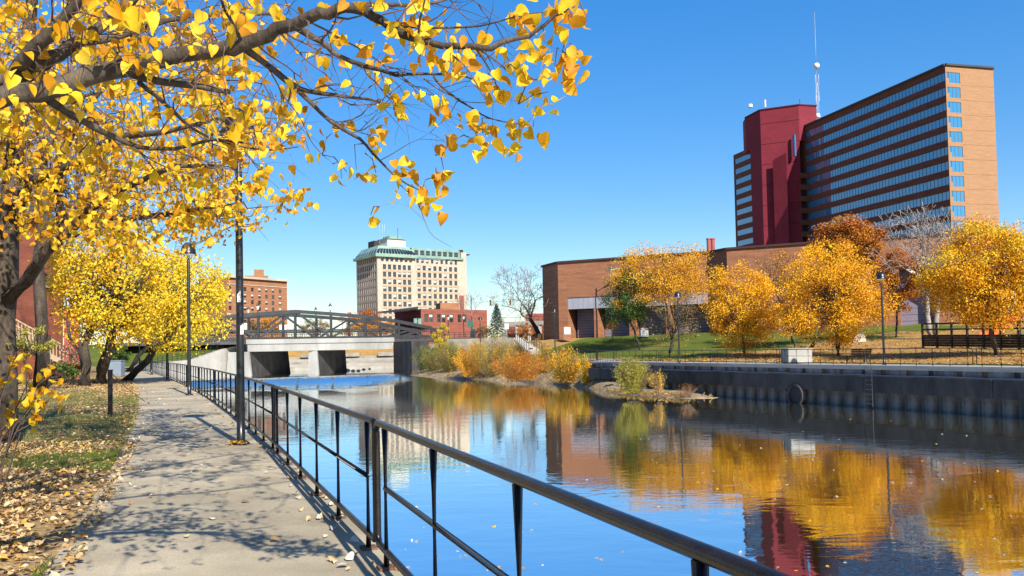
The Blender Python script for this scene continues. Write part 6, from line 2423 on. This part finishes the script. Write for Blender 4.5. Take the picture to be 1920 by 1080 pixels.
# ---- the linden at the left edge, trunk 15 m away
B2 = onz(12, 842, 0.03)
lt = empty('linden_tree', tuple(B2), 'linden with rough dark trunk at the left picture edge, limb reaching right', 'tree', G_L)
lt['group'] = 'near lindens over the walkway'
m0, m1 = MB(), MB()
def wob(pts, amp, rs):
    return [p + rv(rs, amp) for p in pts]
rs = random.Random(3)
TR = [at(6, 858, 15.5), at(5, 800, 15.5), at(7, 700, 15.5), at(4, 600, 15.4), at(8, 520, 15.3), at(16, 430, 15.2), at(25, 300, 15.0), at(45, 160, 14.7), at(60, 0, 14.4), at(70, -150, 14.2)]
m0.tube(TR, [0.36, 0.25, 0.22, 0.21, 0.23, 0.17, 0.15, 0.12, 0.09, 0.05], 12)
limbs2 = [
    ([(14, 560, 15.2), (45, 520, 14.9), (80, 470, 14.6), (120, 430, 14.2), (150, 400, 13.8), (200, 365, 13.2), (270, 330, 12.6), (340, 310, 12.0), (420, 300, 11.4)], 0.125, 0.02),
    ([(120, 430, 14.2), (105, 360, 14.2), (120, 280, 14.0), (170, 200, 13.6), (240, 120, 13.2)], 0.11, 0.025),
    ([(150, 402, 13.8), (220, 415, 13.2), (300, 400, 12.8), (380, 385, 12.4), (460, 390, 12)], 0.07, 0.015),
    ([(18, 420, 15.2), (70, 340, 14.5), (140, 290, 13.8), (220, 270, 13), (320, 240, 12.2), (430, 225, 11.6)], 0.12, 0.02),
    ([(26, 300, 15.0), (90, 230, 15.5), (160, 150, 16), (260, 60, 16.4), (330, -30, 16.6)], 0.12, 0.025),
    ([(16, 450, 15.2), (-60, 380, 14.8), (-160, 300, 14.5), (-280, 240, 14)], 0.14, 0.03),
    ([(30, 250, 15.0), (-50, 180, 15.6), (-160, 90, 16)], 0.12, 0.03)]
nodes2 = []
for pts, r0, r1 in limbs2:
    q = [at(*p) for p in pts]
    q = [q[0]] + wob(q[1:], 0.06, rs)
    m0.tube(q, [r0 + (r1 - r0) * k / (len(q) - 1) for k in range(len(q))], 8)
    for k in range(1, len(q)):
        for t in (0.0, 0.5):
            nodes2.append(q[k - 1].lerp(q[k], t))
    nodes2.append(q[-1])
m0.build('trunk', 'bark', lt, smooth=True)
def in_yellow2(x, y):
    """Where the crown of the left linden hangs, as bearings."""
    if x < -250 or y < -120:
        return False
    if x > 560:
        return False
    low = 465 if x < 330 else 465 - (x - 330) * 0.25
    if x < 60:
        low = 480
    up_ = -200 if x < 260 else (x - 260) * 0.75
    return up_ < y < low
cl = []
tries = 0
while len(cl) < 640 and tries < 60000:
    tries += 1
    x, y, D = rs.uniform(-240, 560), rs.uniform(-110, 470), rs.uniform(10.2, 18.5)
    if D < 12 and x < 150:
        continue
    if not in_yellow2(x, y):
        continue
    dens = 1.0 if y > 230 else 0.55
    if x > 430:
        dens *= 0.28
    if noise.noise(V((x * 0.011, y * 0.014, D * 0.35))) < -0.12 or rs.random() > dens:
        continue
    cl.append(at(x, y, D))
C, S = [], []
for p in cl:
    q = min(nodes2, key=lambda n_: (n_ - p).length_squared)
    if (q - p).length > 0.15:
        mid = q.lerp(p, 0.55) + rv(rs, 0.12)
        m1.tube([q, q.lerp(mid, 0.5) + rv(rs, 0.05), mid, p], [0.014, 0.011, 0.008, 0.003], 3, cap=False)
        for _ in range(2):
            e = mid.lerp(p, rs.random()) + rv(rs, 0.25)
            m1.tube([mid.lerp(p, rs.random() * 0.6), e], [0.006, 0.002], 3, cap=False)
        nodes2.append(mid)
        nodes2.append(p)
    n = rs.randint(9, 22)
    cc = rng.normal(size=(n, 3)) * np.array((0.15, 0.15, 0.11))
    C.append(np.array(p) + cc)
    S.append(rng.uniform(0.065, 0.115, n))
m1.build('twigs', 'twig', lt)['kind'] = 'stuff'
leaf_cloud('crown', np.concatenate(C), np.concatenate(S), 'leaf_linden', 'heart', lt, droop=0.55, face=(0.2, -0.5, 0.5))

# ---- the near linden: its trunk stands left outside the picture, its branches hang into it
NT = V((-4.9, 3.3, 0))
nt_ = empty('linden_tree', tuple(NT), 'near linden whose leafy branches hang across the top of the picture', 'tree', 'near lindens over the walkway')
m0, m1 = MB(), MB()
rs = random.Random(9)
hub = V((-4.75, 3.5, 2.35))
m0.tube([NT + V((0, 0, -0.1)), NT + V((0, 0, 0.25)), NT + V((0.05, 0.05, 1.3)), hub, hub + V((0.1, 0.1, 1.6)), hub + V((0.4, 0.3, 3.4)), hub + V((0.6, 0.7, 5.4))], [0.40, 0.30, 0.25, 0.25, 0.2, 0.13, 0.05], 12)
near_br = [
    # px, py, depth ... then start and end radius
    ([(-330, 235, 3.75), (-120, 205, 3.9), (0, 182, 4.0), (100, 166, 4.05), (190, 136, 4.1), (300, 112, 4.1), (400, 93, 4.05), (455, 84, 4.0), (520, 56, 3.95), (600, 29, 3.85), (645, 14, 3.8), (700, 32, 3.75), (760, 62, 3.7), (830, 86, 3.6), (920, 85, 3.55), (990, 68, 3.5), (1040, 34, 3.45), (1078, 12, 3.4)], 0.062, 0.004),
    ([(-330, 215, 3.75), (-100, 165, 3.9), (20, 143, 4.1), (80, 118, 4.2), (130, 92, 4.3), (200, 45, 4.4), (255, -10, 4.5), (300, -70, 4.6)], 0.055, 0.02),
    ([(25, 140, 4.1), (70, 85, 4.0), (110, 45, 3.95), (150, -8, 3.9), (180, -60, 3.85)], 0.038, 0.02),
    ([(150, 80, 4.3), (215, 72, 4.4), (290, 45, 4.5), (360, 30, 4.6), (450, 25, 4.7), (530, 32, 4.7), (600, 75, 4.7), (645, 110, 4.7)], 0.020, 0.004),
    ([(80, 182, 4.05), (135, 215, 4.3), (200, 250, 4.5), (260, 275, 4.6), (330, 278, 4.6), (400, 262, 4.6), (470, 270, 4.6)], 0.024, 0.005),
    ([(232, 134, 4.1), (300, 153, 4.2), (380, 163, 4.3), (432, 172, 4.35)], 0.022, 0.014),
    ([(262, 156, 4.2), (310, 195, 4.5), (360, 240, 4.8), (420, 268, 5.0), (500, 282, 5.0), (560, 275, 5.0)], 0.014, 0.003),
    ([(452, 88, 4.0), (500, 120, 4.1), (560, 165, 4.2), (625, 178, 4.2), (690, 186, 4.2), (724, 197, 4.15)], 0.020, 0.004),
    ([(545, 46, 3.95), (600, 77, 4.0), (641, 108, 4.05), (694, 126, 4.1), (743, 140, 4.05), (805, 138, 4.0), (870, 143, 3.95), (935, 168, 3.9)], 0.017, 0.003),
    ([(500, 122, 4.1), (560, 172, 4.15), (621, 228, 4.1), (674, 261, 4.05), (711, 301, 4.0), (751, 338, 4.0), (790, 358, 4.0)], 0.013, 0.003),
    ([(810, 138, 4.0), (830, 165, 3.95), (880, 200, 3.9), (920, 222, 3.85), (985, 235, 3.8)], 0.007, 0.002),
    ([(645, 12, 3.8), (720, 8, 3.9), (790, 10, 3.95), (850, -5, 4.0)], 0.014, 0.005),
    ([(735, 48, 3.72), (820, 52, 3.7), (900, 48, 3.65), (980, 28, 3.6), (1030, 22, 3.55)], 0.007, 0.002),
    ([(455, 84, 4.0), (440, 50, 3.9), (420, 15, 3.8), (410, -25, 3.7)], 0.012, 0.005),
]
brn = []
for pts, r0, r1 in near_br:
    q0 = [at(*p) for p in pts]
    # smooth the polyline
    q = []
    for k in range(len(q0) - 1):
        a_, b_ = q0[k], q0[k + 1]
        pa_, nb2 = q0[max(0, k - 1)], q0[min(len(q0) - 1, k + 2)]
        for t in (0, 0.33, 0.66):
            t2, t3 = t * t, t * t * t
            q.append(0.5 * ((2 * a_) + (b_ - pa_) * t + (2 * pa_ - 5 * a_ + 4 * b_ - nb2) * t2 + (3 * a_ - pa_ - 3 * b_ + nb2) * t3) + rv(rs, r0 * 0.10))
    q.append(q0[-1])
    n_ = len(q)
    rr = [r0 + (r1 - r0) * (k / (n_ - 1)) ** 0.8 for k in range(n_)]
    m0.tube(q, [r_ * rs.uniform(0.93, 1.08) for r_ in rr], 9 if r0 > 0.015 else 6)
    brn.append((q, rr))
m0.tube([hub + V((0.0, 0, -0.25)), hub.lerp(brn[0][0][0], 0.6) + V((0, 0, 0.05)), brn[0][0][1]], [0.16, 0.10, 0.064], 10)
m0.tube([hub + V((0.0, 0, 0.2)), hub.lerp(brn[1][0][0], 0.6) + V((0, 0, 0.1)), brn[1][0][1]], [0.15, 0.09, 0.057], 10)
LEAF_C, LEAF_S = [], []
def add_leaves(p, n, spread=0.032, size=(0.045, 0.072)):
    for _ in range(n):
        LEAF_C.append(tuple(p + V((rs.gauss(0, spread), rs.gauss(0, spread), rs.gauss(0, spread * 0.8) - 0.02))))
        LEAF_S.append(rs.uniform(*size))
def pix(p):
    c = CAMROT.transposed() @ (p - EYE)
    return CX + F * c.x / -c.z, CY - F * c.y / -c.z
all_nodes = []
def twig(p, d, L, r, lvl, leafy):
    pts = [p]
    n_ = max(3, int(L / 0.05))
    for k in range(n_):
        d = (d + rv(rs, 0.17) + V((0, 0, -0.02))).normalized()
        pts.append(pts[-1] + d * (L / n_))
    m1.tube(pts, [r * (1 - 0.75 * k / n_) for k in range(n_ + 1)], 4 if r > 0.003 else 3, cap=False)
    all_nodes.extend(pts)
    if lvl < 2:
        for k in range(rs.randint(1, 3)):
            i = rs.randint(1, len(pts) - 1)
            nd = (d + rv(rs, 0.55)).normalized()
            twig(pts[i], nd, L * rs.uniform(0.35, 0.7), r * 0.55, lvl + 1, leafy)
    if rs.random() < leafy:
        add_leaves(pts[-1], rs.randint(1, 4))
    if rs.random() < leafy * 0.6:
        add_leaves(pts[len(pts) // 2], rs.randint(1, 2))
camr = CAMROT @ V((1, 0, 0))
for q, rr in brn:
    acc = 0
    for k in range(2, len(q) - 1):
        seg = (q[k + 1] - q[k])
        acc += seg.length
        x, y = pix(q[k])
        if x < -150:
            continue
        if acc > 0.085:
            acc = 0
            for _ in range(rs.choice((1, 1, 2))):
                a = rs.choice((-1, 1)) * rs.uniform(0.5, 1.2)
                sd_dir = V((0, 0, 1)) * math.sin(a) + V((rs.gauss(0, 0.3), rs.gauss(0, 0.7), 0))
                d = (seg.normalized() * rs.uniform(0.5, 1.0) + sd_dir).normalized()
                if x > 560:
                    d = (d + camr * 0.25).normalized()
                ex, ey = pix(q[k] + d * 0.4)
                if ex > 1060 or (ex > 600 and ey > 330 and x < 700) or (ex > 850 and ey > 250):
                    continue
                leafy = 0.36 if x < 480 else (0.2 if x < 640 else 0.10)
                twig(q[k], d, rs.uniform(0.2, 0.6), max(0.003, min(0.006, rr[k] * 0.45)), 0, leafy * 0.85)
# leaf bunches hanging on the outer twigs
bunch = [(1030, 25, 3.45, 9), (1062, 12, 3.4, 8), (1052, 110, 3.45, 10), (1040, 125, 3.5, 7), (1028, 172, 3.55, 9), (1010, 150, 3.55, 3), (982, 236, 3.8, 9), (1000, 238, 3.8, 4), (905, 250, 3.85, 9), (892, 262, 3.85, 5), (800, 92, 3.6, 8),
         (740, 40, 3.7, 7), (770, 30, 3.75, 7), (790, 60, 3.7, 6), (860, 103, 3.6, 9), (885, 112, 3.6, 7), (830, 118, 3.65, 5), (940, 155, 3.7, 6), (920, 158, 3.7, 4), (975, 135, 3.6, 3), (1022, 80, 3.5, 6), (1085, 95, 3.45, 2),
         (770, 320, 4.0, 6), (752, 330, 4.0, 5), (832, 318, 4.0, 5), (805, 366, 4.0, 8), (790, 372, 4.0, 4), (695, 403, 4.0, 2), (828, 270, 3.95, 3), (740, 210, 4.1, 7), (755, 200, 4.1, 4), (830, 180, 3.95, 4), (845, 212, 3.95, 6), (590, 105, 4.2, 4), (580, 285, 4.8, 4), (557, 356, 5.0, 4), (622, 250, 4.4, 3), (650, 322, 4.3, 3), (705, 325, 4.1, 3), (668, 318, 4.2, 2), (965, 35, 3.6, 4), (985, 18, 3.6, 6), (905, 65, 3.65, 2), (680, 75, 3.95, 3), (710, 30, 3.8, 3), (625, 60, 4.0, 3), (585, 18, 4.0, 3), (640, 230, 4.3, 3), (820, 330, 4.0, 3), (935, 100, 3.7, 2), (640, 335, 4.4, 2), (1080, 40, 3.4, 2), (1100, 32, 3.4, 1),
         (235, 12, 2.6, 3), (260, 20, 2.6, 2), (110, 168, 3.0, 5), (125, 112, 3.2, 2), (370, 100, 3.3, 3), (545, 152, 3.4, 1), (150, 30, 3.2, 2), (465, 20, 3.0, 2), (300, 60, 3.8, 4), (420, 55, 3.8, 5), (360, 55, 3.9, 4), (520, 245, 3.9, 4), (405, 250, 4.0, 4), (470, 245, 3.9, 4), (20, 160, 3.3, 2)]
for x, y, D, n in bunch:
    p = at(x, y, D)
    cand = all_nodes + [v_ for q, rr in brn for v_ in q]
    q = min(cand, key=lambda n_: (n_ - p).length_squared)
    if (q - p).length > 0.03:
        mid = q.lerp(p, 0.5) + V((0, 0, 0.03)) + rv(rs, 0.015)
        m1.tube([q, mid, p], [0.0035, 0.0028, 0.0016], 4, cap=False)
    add_leaves(p, n, 0.022 + 0.0032 * n if n > 1 else 0.01, (0.046, 0.075))
# inner crown, dense on the left
k = 0
while k < 95:
    x, y, D = rs.uniform(-120, 560), rs.uniform(-40, 330), rs.uniform(4.2, 8.5)
    if x > 330 and y > 330 - (x - 330) * 0.2:
        continue
    if noise.noise(V((x * 0.01, y * 0.013, D * 0.5 + 7))) < -0.15:
        continue
    k += 1
    p = at(x, y, D)
    near = [n_ for n_ in all_nodes[::3]]
    q = min(near, key=lambda n_: (n_ - p).length_squared)
    mid = q.lerp(p, 0.5) + V((0, 0, 0.06)) + rv(rs, 0.04)
    m1.tube([q, mid, p], [0.005, 0.0038, 0.002], 4, cap=False)
    all_nodes.append(mid)
    all_nodes.append(p)
    add_leaves(p, rs.randint(3, 7), 0.05, (0.045, 0.075))
# upper crown above the picture
up_nodes = []
for e1, e2, r0 in (((-2.6, 4.6, 5.0), (-0.4, 6.6, 6.3), 0.07), ((-3.2, 5.4, 5.2), (-2.0, 9.0, 7.0), 0.07), ((-2.0, 3.6, 4.6), (0.6, 4.6, 5.2), 0.06), ((-4.6, 6.0, 5.4), (-4.4, 9.5, 7.2), 0.07)):
    a_, b_, c_ = hub + V((0.1, 0.1, 1.2)), V(e1), V(e2)
    q = [a_.lerp(b_, t) + rv(rs, 0.05) for t in (0, 0.33, 0.66)] + [b_.lerp(c_, t) + rv(rs, 0.06) for t in (0, 0.25, 0.5, 0.75, 1)]
    m0.tube(q, [r0 * (1 - 0.85 * k / 7) for k in range(8)], 8)
    up_nodes += q[2:]
k = 0
while k < 370:
    y = rs.uniform(3.2, 9.4)
    p = V((rs.uniform(-5.2, 0.4), y, 2.35 + 0.43 * y + rs.uniform(0.1, 1.7)))
    if noise.noise(p * 0.8 + V((3, 1, 0))) < -0.05:
        continue
    k += 1
    q = min(up_nodes, key=lambda n_: (n_ - p).length_squared)
    mid = q.lerp(p, 0.5) + rv(rs, 0.06)
    m1.tube([q, mid, p], [0.011, 0.008, 0.003], 4, cap=False)
    up_nodes += [mid, p]
    for _ in range(2):
        m1.tube([mid, mid + rv(rs, 0.2) + V((0, 0, 0.1))], [0.006, 0.003], 3, cap=False)
    add_leaves(p, rs.randint(3, 8), 0.075, (0.06, 0.09))
tips = []
mu = [m0, m1]
for k in range(9):
    a = k * 0.75 - 1.2
    grow(mu, hub + V((0.2, 0.3, 1.6 + 0.35 * k)), V((math.cos(a), math.sin(a) + 0.3, 0.45)), 1.25, 0.05, 1, 4, rs, tips, up=0.18, spread=0.55, segs=3)
for p, d in tips:
    if p.z > 2.3 + 0.43 * max(0, p.y) + 0.25 and rs.random() < 0.8:
        add_leaves(p, rs.randint(2, 4), 0.09)
m0.build('trunk', 'bark', nt_, smooth=True)
m1.build('twigs', 'twig', nt_)['kind'] = 'stuff'
LEAF_C, LEAF_S = np.array(LEAF_C), np.array(LEAF_S)
X_, Y_, Z_ = leaf_frames(len(LEAF_C), 0.6, (0.25, -0.55, 0.45))
vis = np.zeros(len(LEAF_C))
for i, c in enumerate(LEAF_C):
    x, y = pix(V(c))
    if -10 < x < 1930 and -10 < y < 1090 and c[1] > 0.5:
        vis[i] = LEAF_S[i] / c[1]
big = set(np.argsort(-vis)[:300].tolist())
# single leaves share four meshes; their colour comes from each object
def single_leaf_mat():
    m = MAT['leaf_linden'].copy()
    m.name = 'leaf_linden_single'
    nt = m.node_tree
    geo = [n for n in nt.nodes if n.type == 'NEW_GEOMETRY'][0]
    oi = nt.nodes.new('ShaderNodeObjectInfo')
    ramp = [n for n in nt.nodes if n.type == 'VALTORGB'][0]
    nt.links.new(oi.outputs['Random'], ramp.inputs[0])
    MAT['leaf_linden_single'] = m
single_leaf_mat()
tv, tf = TEMPL['heart']
lm = []
for k in range(4):
    me = bpy.data.meshes.new('leaf')
    vv = tv.copy()
    vv[:, 2] = vv[:, 2] * (0.7 + 0.5 * k) + (0.22 * k - 0.3) * vv[:, 0] ** 2 * 2 + 0.3 * (k - 1.5) * vv[:, 1] * vv[:, 0]
    vv[:, 1] *= 0.88 + 0.08 * k
    me.from_pydata(vv.tolist(), [], [tuple(t) for t in tf])
    me.materials.append(MAT['leaf_linden_single'])
    me.polygons.foreach_set('use_smooth', [True] * len(me.polygons))
    lm.append(me)
off = wloc(nt_)
for i in sorted(big):
    M_ = Matrix(((X_[i][0], Y_[i][0], Z_[i][0]), (X_[i][1], Y_[i][1], Z_[i][1]), (X_[i][2], Y_[i][2], Z_[i][2])))
    o = bpy.data.objects.new('leaf', lm[i % 4])
    COL.objects.link(o)
    o.parent = nt_
    o.matrix_local = Matrix.Translation(V(LEAF_C[i]) - off) @ M_.to_4x4() @ Matrix.Diagonal((LEAF_S[i], LEAF_S[i] * rs.uniform(0.72, 1.05), LEAF_S[i] * rs.uniform(0.6, 1.6), 1))
small = np.array([i for i in range(len(LEAF_C)) if i not in big])
leaf_cloud('crown', LEAF_C[small], LEAF_S[small], 'leaf_linden', 'heart', nt_, frames=(X_[small], Y_[small], Z_[small]))

# ---- young sprouts at the lower left
sb = at(-40, 800, 9.0)
sp2 = empty('linden_sapling', (sb.x, sb.y, 0.03), 'young sprouts with orange yellow leaves before the left trunk', 'sapling')
m1 = MB()
C, S = [], []
for x, y in ((100, 742), (85, 780), (60, 700), (30, 660), (95, 715), (40, 760), (10, 720), (70, 745), (20, 790), (105, 690)):
    p = at(x, y, 9.0 + rs.uniform(-0.6, 0.6))
    a_ = V((sb.x + rs.uniform(-0.2, 0.2), sb.y + rs.uniform(-0.2, 0.2), 0))
    mid = a_.lerp(p, 0.55) + V((0, 0, 0.25))
    m1.tube([a_, mid, p], [0.012, 0.008, 0.003], 4, cap=False)
    for _ in range(rs.randint(5, 9)):
        C.append(tuple(p.lerp(mid, rs.random() * 0.3) + rv(rs, 0.07)))
        S.append(rs.uniform(0.08, 0.12))
m1.build('stems', 'twig', sp2)
leaf_cloud('leaves', C, S, 'leaf_linden', 'heart', sp2, droop=0.3, face=(0.2, -0.4, 0.7))

# ================================================================== GROUND COVER
def flat_frames(n, tilt=0.3):
    a = rng.uniform(0, 6.283, n)
    X = np.stack((np.cos(a), np.sin(a), rng.normal(0, tilt * 0.6, n)), 1)
    X /= np.linalg.norm(X, axis=1)[:, None]
    Z = np.stack((rng.normal(0, tilt, n), rng.normal(0, tilt, n), np.where(rng.random(n) < 0.6, 1.0, -1.0)), 1)
    Z -= X * np.sum(X * Z, axis=1)[:, None]
    Z /= np.linalg.norm(Z, axis=1)[:, None]
    return X, np.cross(Z, X), Z
def scatter_left(n, s0, s1, o0, o1, keep, seed):
    r_ = random.Random(seed)
    out = []
    while len(out) < n:
        s_, o_ = r_.uniform(s0, s1), o0 + (o1 - o0) * r_.random() ** 1.15
        p = lpos(s_, o_)
        if keep(p, o_, r_):
            out.append((p.x, p.y, left_z(o_) + 0.012 + r_.random() * 0.025))
    return np.array(out)
def green_patch(p):
    return noise.noise(V((p.x * 0.35, p.y * 0.22, 2.0))) + (0.45 if 17 < p.y < 34 else 0) - (0.25 if p.y < 12 else 0)
s0, s1 = ls_of_y(3.5), ls_of_y(17)
kp = lambda p, o_, r_: (o_ > 2.75 + 0.35 * noise.noise(V((p.x, p.y, 0))) or r_.random() < 0.25) and (green_patch(p) < 0.27 or r_.random() < 0.3)
C = scatter_left(34000, s0, s1, 2.2, 9.5, kp, 1)
leaf_cloud('leaf_litter', C, rng.uniform(0.04, 0.082, len(C)), 'leaf_ground', 'heart', frames=flat_frames(len(C), 0.38)).__setitem__('label', 'thick pale fallen leaves covering the left lawn')
C = scatter_left(20000, s1, ls_of_y(62), 2.3, 14, lambda p, o_, r_: (green_patch(p) < 0.2 or r_.random() < 0.3), 2)
leaf_cloud('leaf_litter', C, rng.uniform(0.06, 0.10, len(C)), 'leaf_ground', 'fold', frames=flat_frames(len(C), 0.38)).__setitem__('label', 'fallen leaves on the lawn towards the wooden stair')
r_ = random.Random(4)
C = []
for k in range(420):
    s_ = ls_of_y(3.2) + (r_.random() ** 1.3) * 45
    o_ = r_.choice((r_.uniform(0.0, 2.45), r_.uniform(1.9, 2.5), r_.uniform(-0.1, 0.35)))
    p = lpos(s_, o_, 0.018 + 0.012 * r_.random())
    C.append(tuple(p))
leaf_cloud('fallen_leaves', C, rng.uniform(0.045, 0.095, len(C)), ['leaf_pale', 'leaf_ground'], 'heart', frames=flat_frames(len(C), 0.32), midx=(rng.random(len(C)) < 0.35).astype(int)).__setitem__('label', 'scattered pale fallen leaves on the concrete walkway')
# bunch of yellow leaves at the lamp foot
C = [(L0.x + r_.gauss(0, 0.13), L0.y - 0.1 + r_.gauss(0, 0.08), 0.02 + 0.05 * r_.random()) for _ in range(26)]
leaf_cloud('fallen_leaves', C, rng.uniform(0.06, 0.1, len(C)), 'leaf_linden', 'heart', frames=flat_frames(len(C), 0.4)).__setitem__('label', 'small heap of yellow leaves at the foot of the nearest lamp')
# grass blades
def blades(n, s0, s1, o0, o1, seed, keep, size):
    C = scatter_left(n, s0, s1, o0, o1, keep, seed)
    C[:, 2] -= 0.02
    a = rng.uniform(0, 6.283, n)
    X = np.stack((np.cos(a), np.sin(a), np.zeros(n)), 1)
    Z = np.stack((rng.normal(0, 0.3, n), rng.normal(0, 0.3, n), np.ones(n)), 1)
    Z /= np.linalg.norm(Z, axis=1)[:, None]
    Y = np.cross(Z, X)
    return leaf_cloud('grass', C, rng.uniform(*size, n), 'grass_blade', 'blade', frames=(X, Y, Z))
g_ = blades(8000, s0, ls_of_y(15), 2.4, 9.5, 5, lambda p, o_, r_: green_patch(p) > 0.12, (0.04, 0.085))
g_['label'] = 'short green grass between the fallen leaves'
g_ = blades(34000, ls_of_y(14), ls_of_y(38), 2.35, 11, 6, lambda p, o_, r_: green_patch(p) > 0.0, (0.05, 0.10))
g_['label'] = 'green grass strip along the walkway before the stair'
# leaf litter on the right lawn
r_ = random.Random(8)
C = []
while len(C) < 15000:
    s_, u_ = r_.uniform(-20, 62), 3.2 + 40 * r_.random() ** 1.2
    p = rpos(s_, u_)
    if s_ > 44 and r_.random() < 0.75:
        continue
    if noise.noise(V((p.x * 0.15, p.y * 0.15, 4))) < -0.15 and r_.random() < 0.7:
        continue
    C.append((p.x, p.y, right_z(p.x, p.y) + 0.05 + 0.10 * noise.noise(V((p.x * 0.22, p.y * 0.22, 1)))))
leaf_cloud('leaf_litter', C, rng.uniform(0.13, 0.26, len(C)), ['leaf_litter_orange', 'leaf_gold'], 'fold', frames=flat_frames(len(C), 0.3), midx=(rng.random(len(C)) < 0.15).astype(int)).__setitem__('label', 'orange fallen leaves under the trees on the right lawn')
# leaves floating on the river
C = []
for k in range(110):
    x, y = r_.uniform(760, 1900), r_.uniform(770, 1075)
    p = onz(x, y, WATER_Z + 0.006)
    C.append(tuple(p))
leaf_cloud('floating_leaves', C, rng.uniform(0.05, 0.11, len(C)), ['leaf_pale', 'leaf_gold'], 'heart', frames=flat_frames(len(C), 0.08), midx=(rng.random(len(C)) < 0.3).astype(int)).__setitem__('label', 'single pale leaves floating on the river')
# weeds on the sand bar edge
C = []
for k in range(5200):
    t = 1 - r_.random() * 0.85
    i = min(len(SH) - 2, int(t * (len(SH) - 1)))
    p = SH[i].lerp(SH[i + 1], r_.random())
    sp_q = (p - W0).dot(RE)
    if sp_q < 46:
        if r_.random() < 0.6:
            continue
        q = p + V((0.5, 1.6, 0)) * r_.random() * 1.4
        C.append((q.x, q.y, WATER_Z + 0.12 + 0.2 * r_.random()))
        continue
    bk_ = rpos(sp_q + 1.0, edge_u(sp_q + 1.0) + 3.3)
    f_ = r_.random()
    q = p.lerp(bk_, f_)
    C.append((q.x, q.y, WATER_Z + 2.65 * f_ ** 0.8 + 0.05 + 0.3 * r_.random()))
leaf_cloud('weeds', C, rng.uniform(0.18, 0.5, len(C)), ['leaf_litter_orange', 'leaf_olive', 'leaf_brown'], 'slim', frames=flat_frames(len(C), 1.2), midx=rng.integers(0, 3, len(C))).__setitem__('label', 'dry weeds and leaves along the edge of the sand bar')
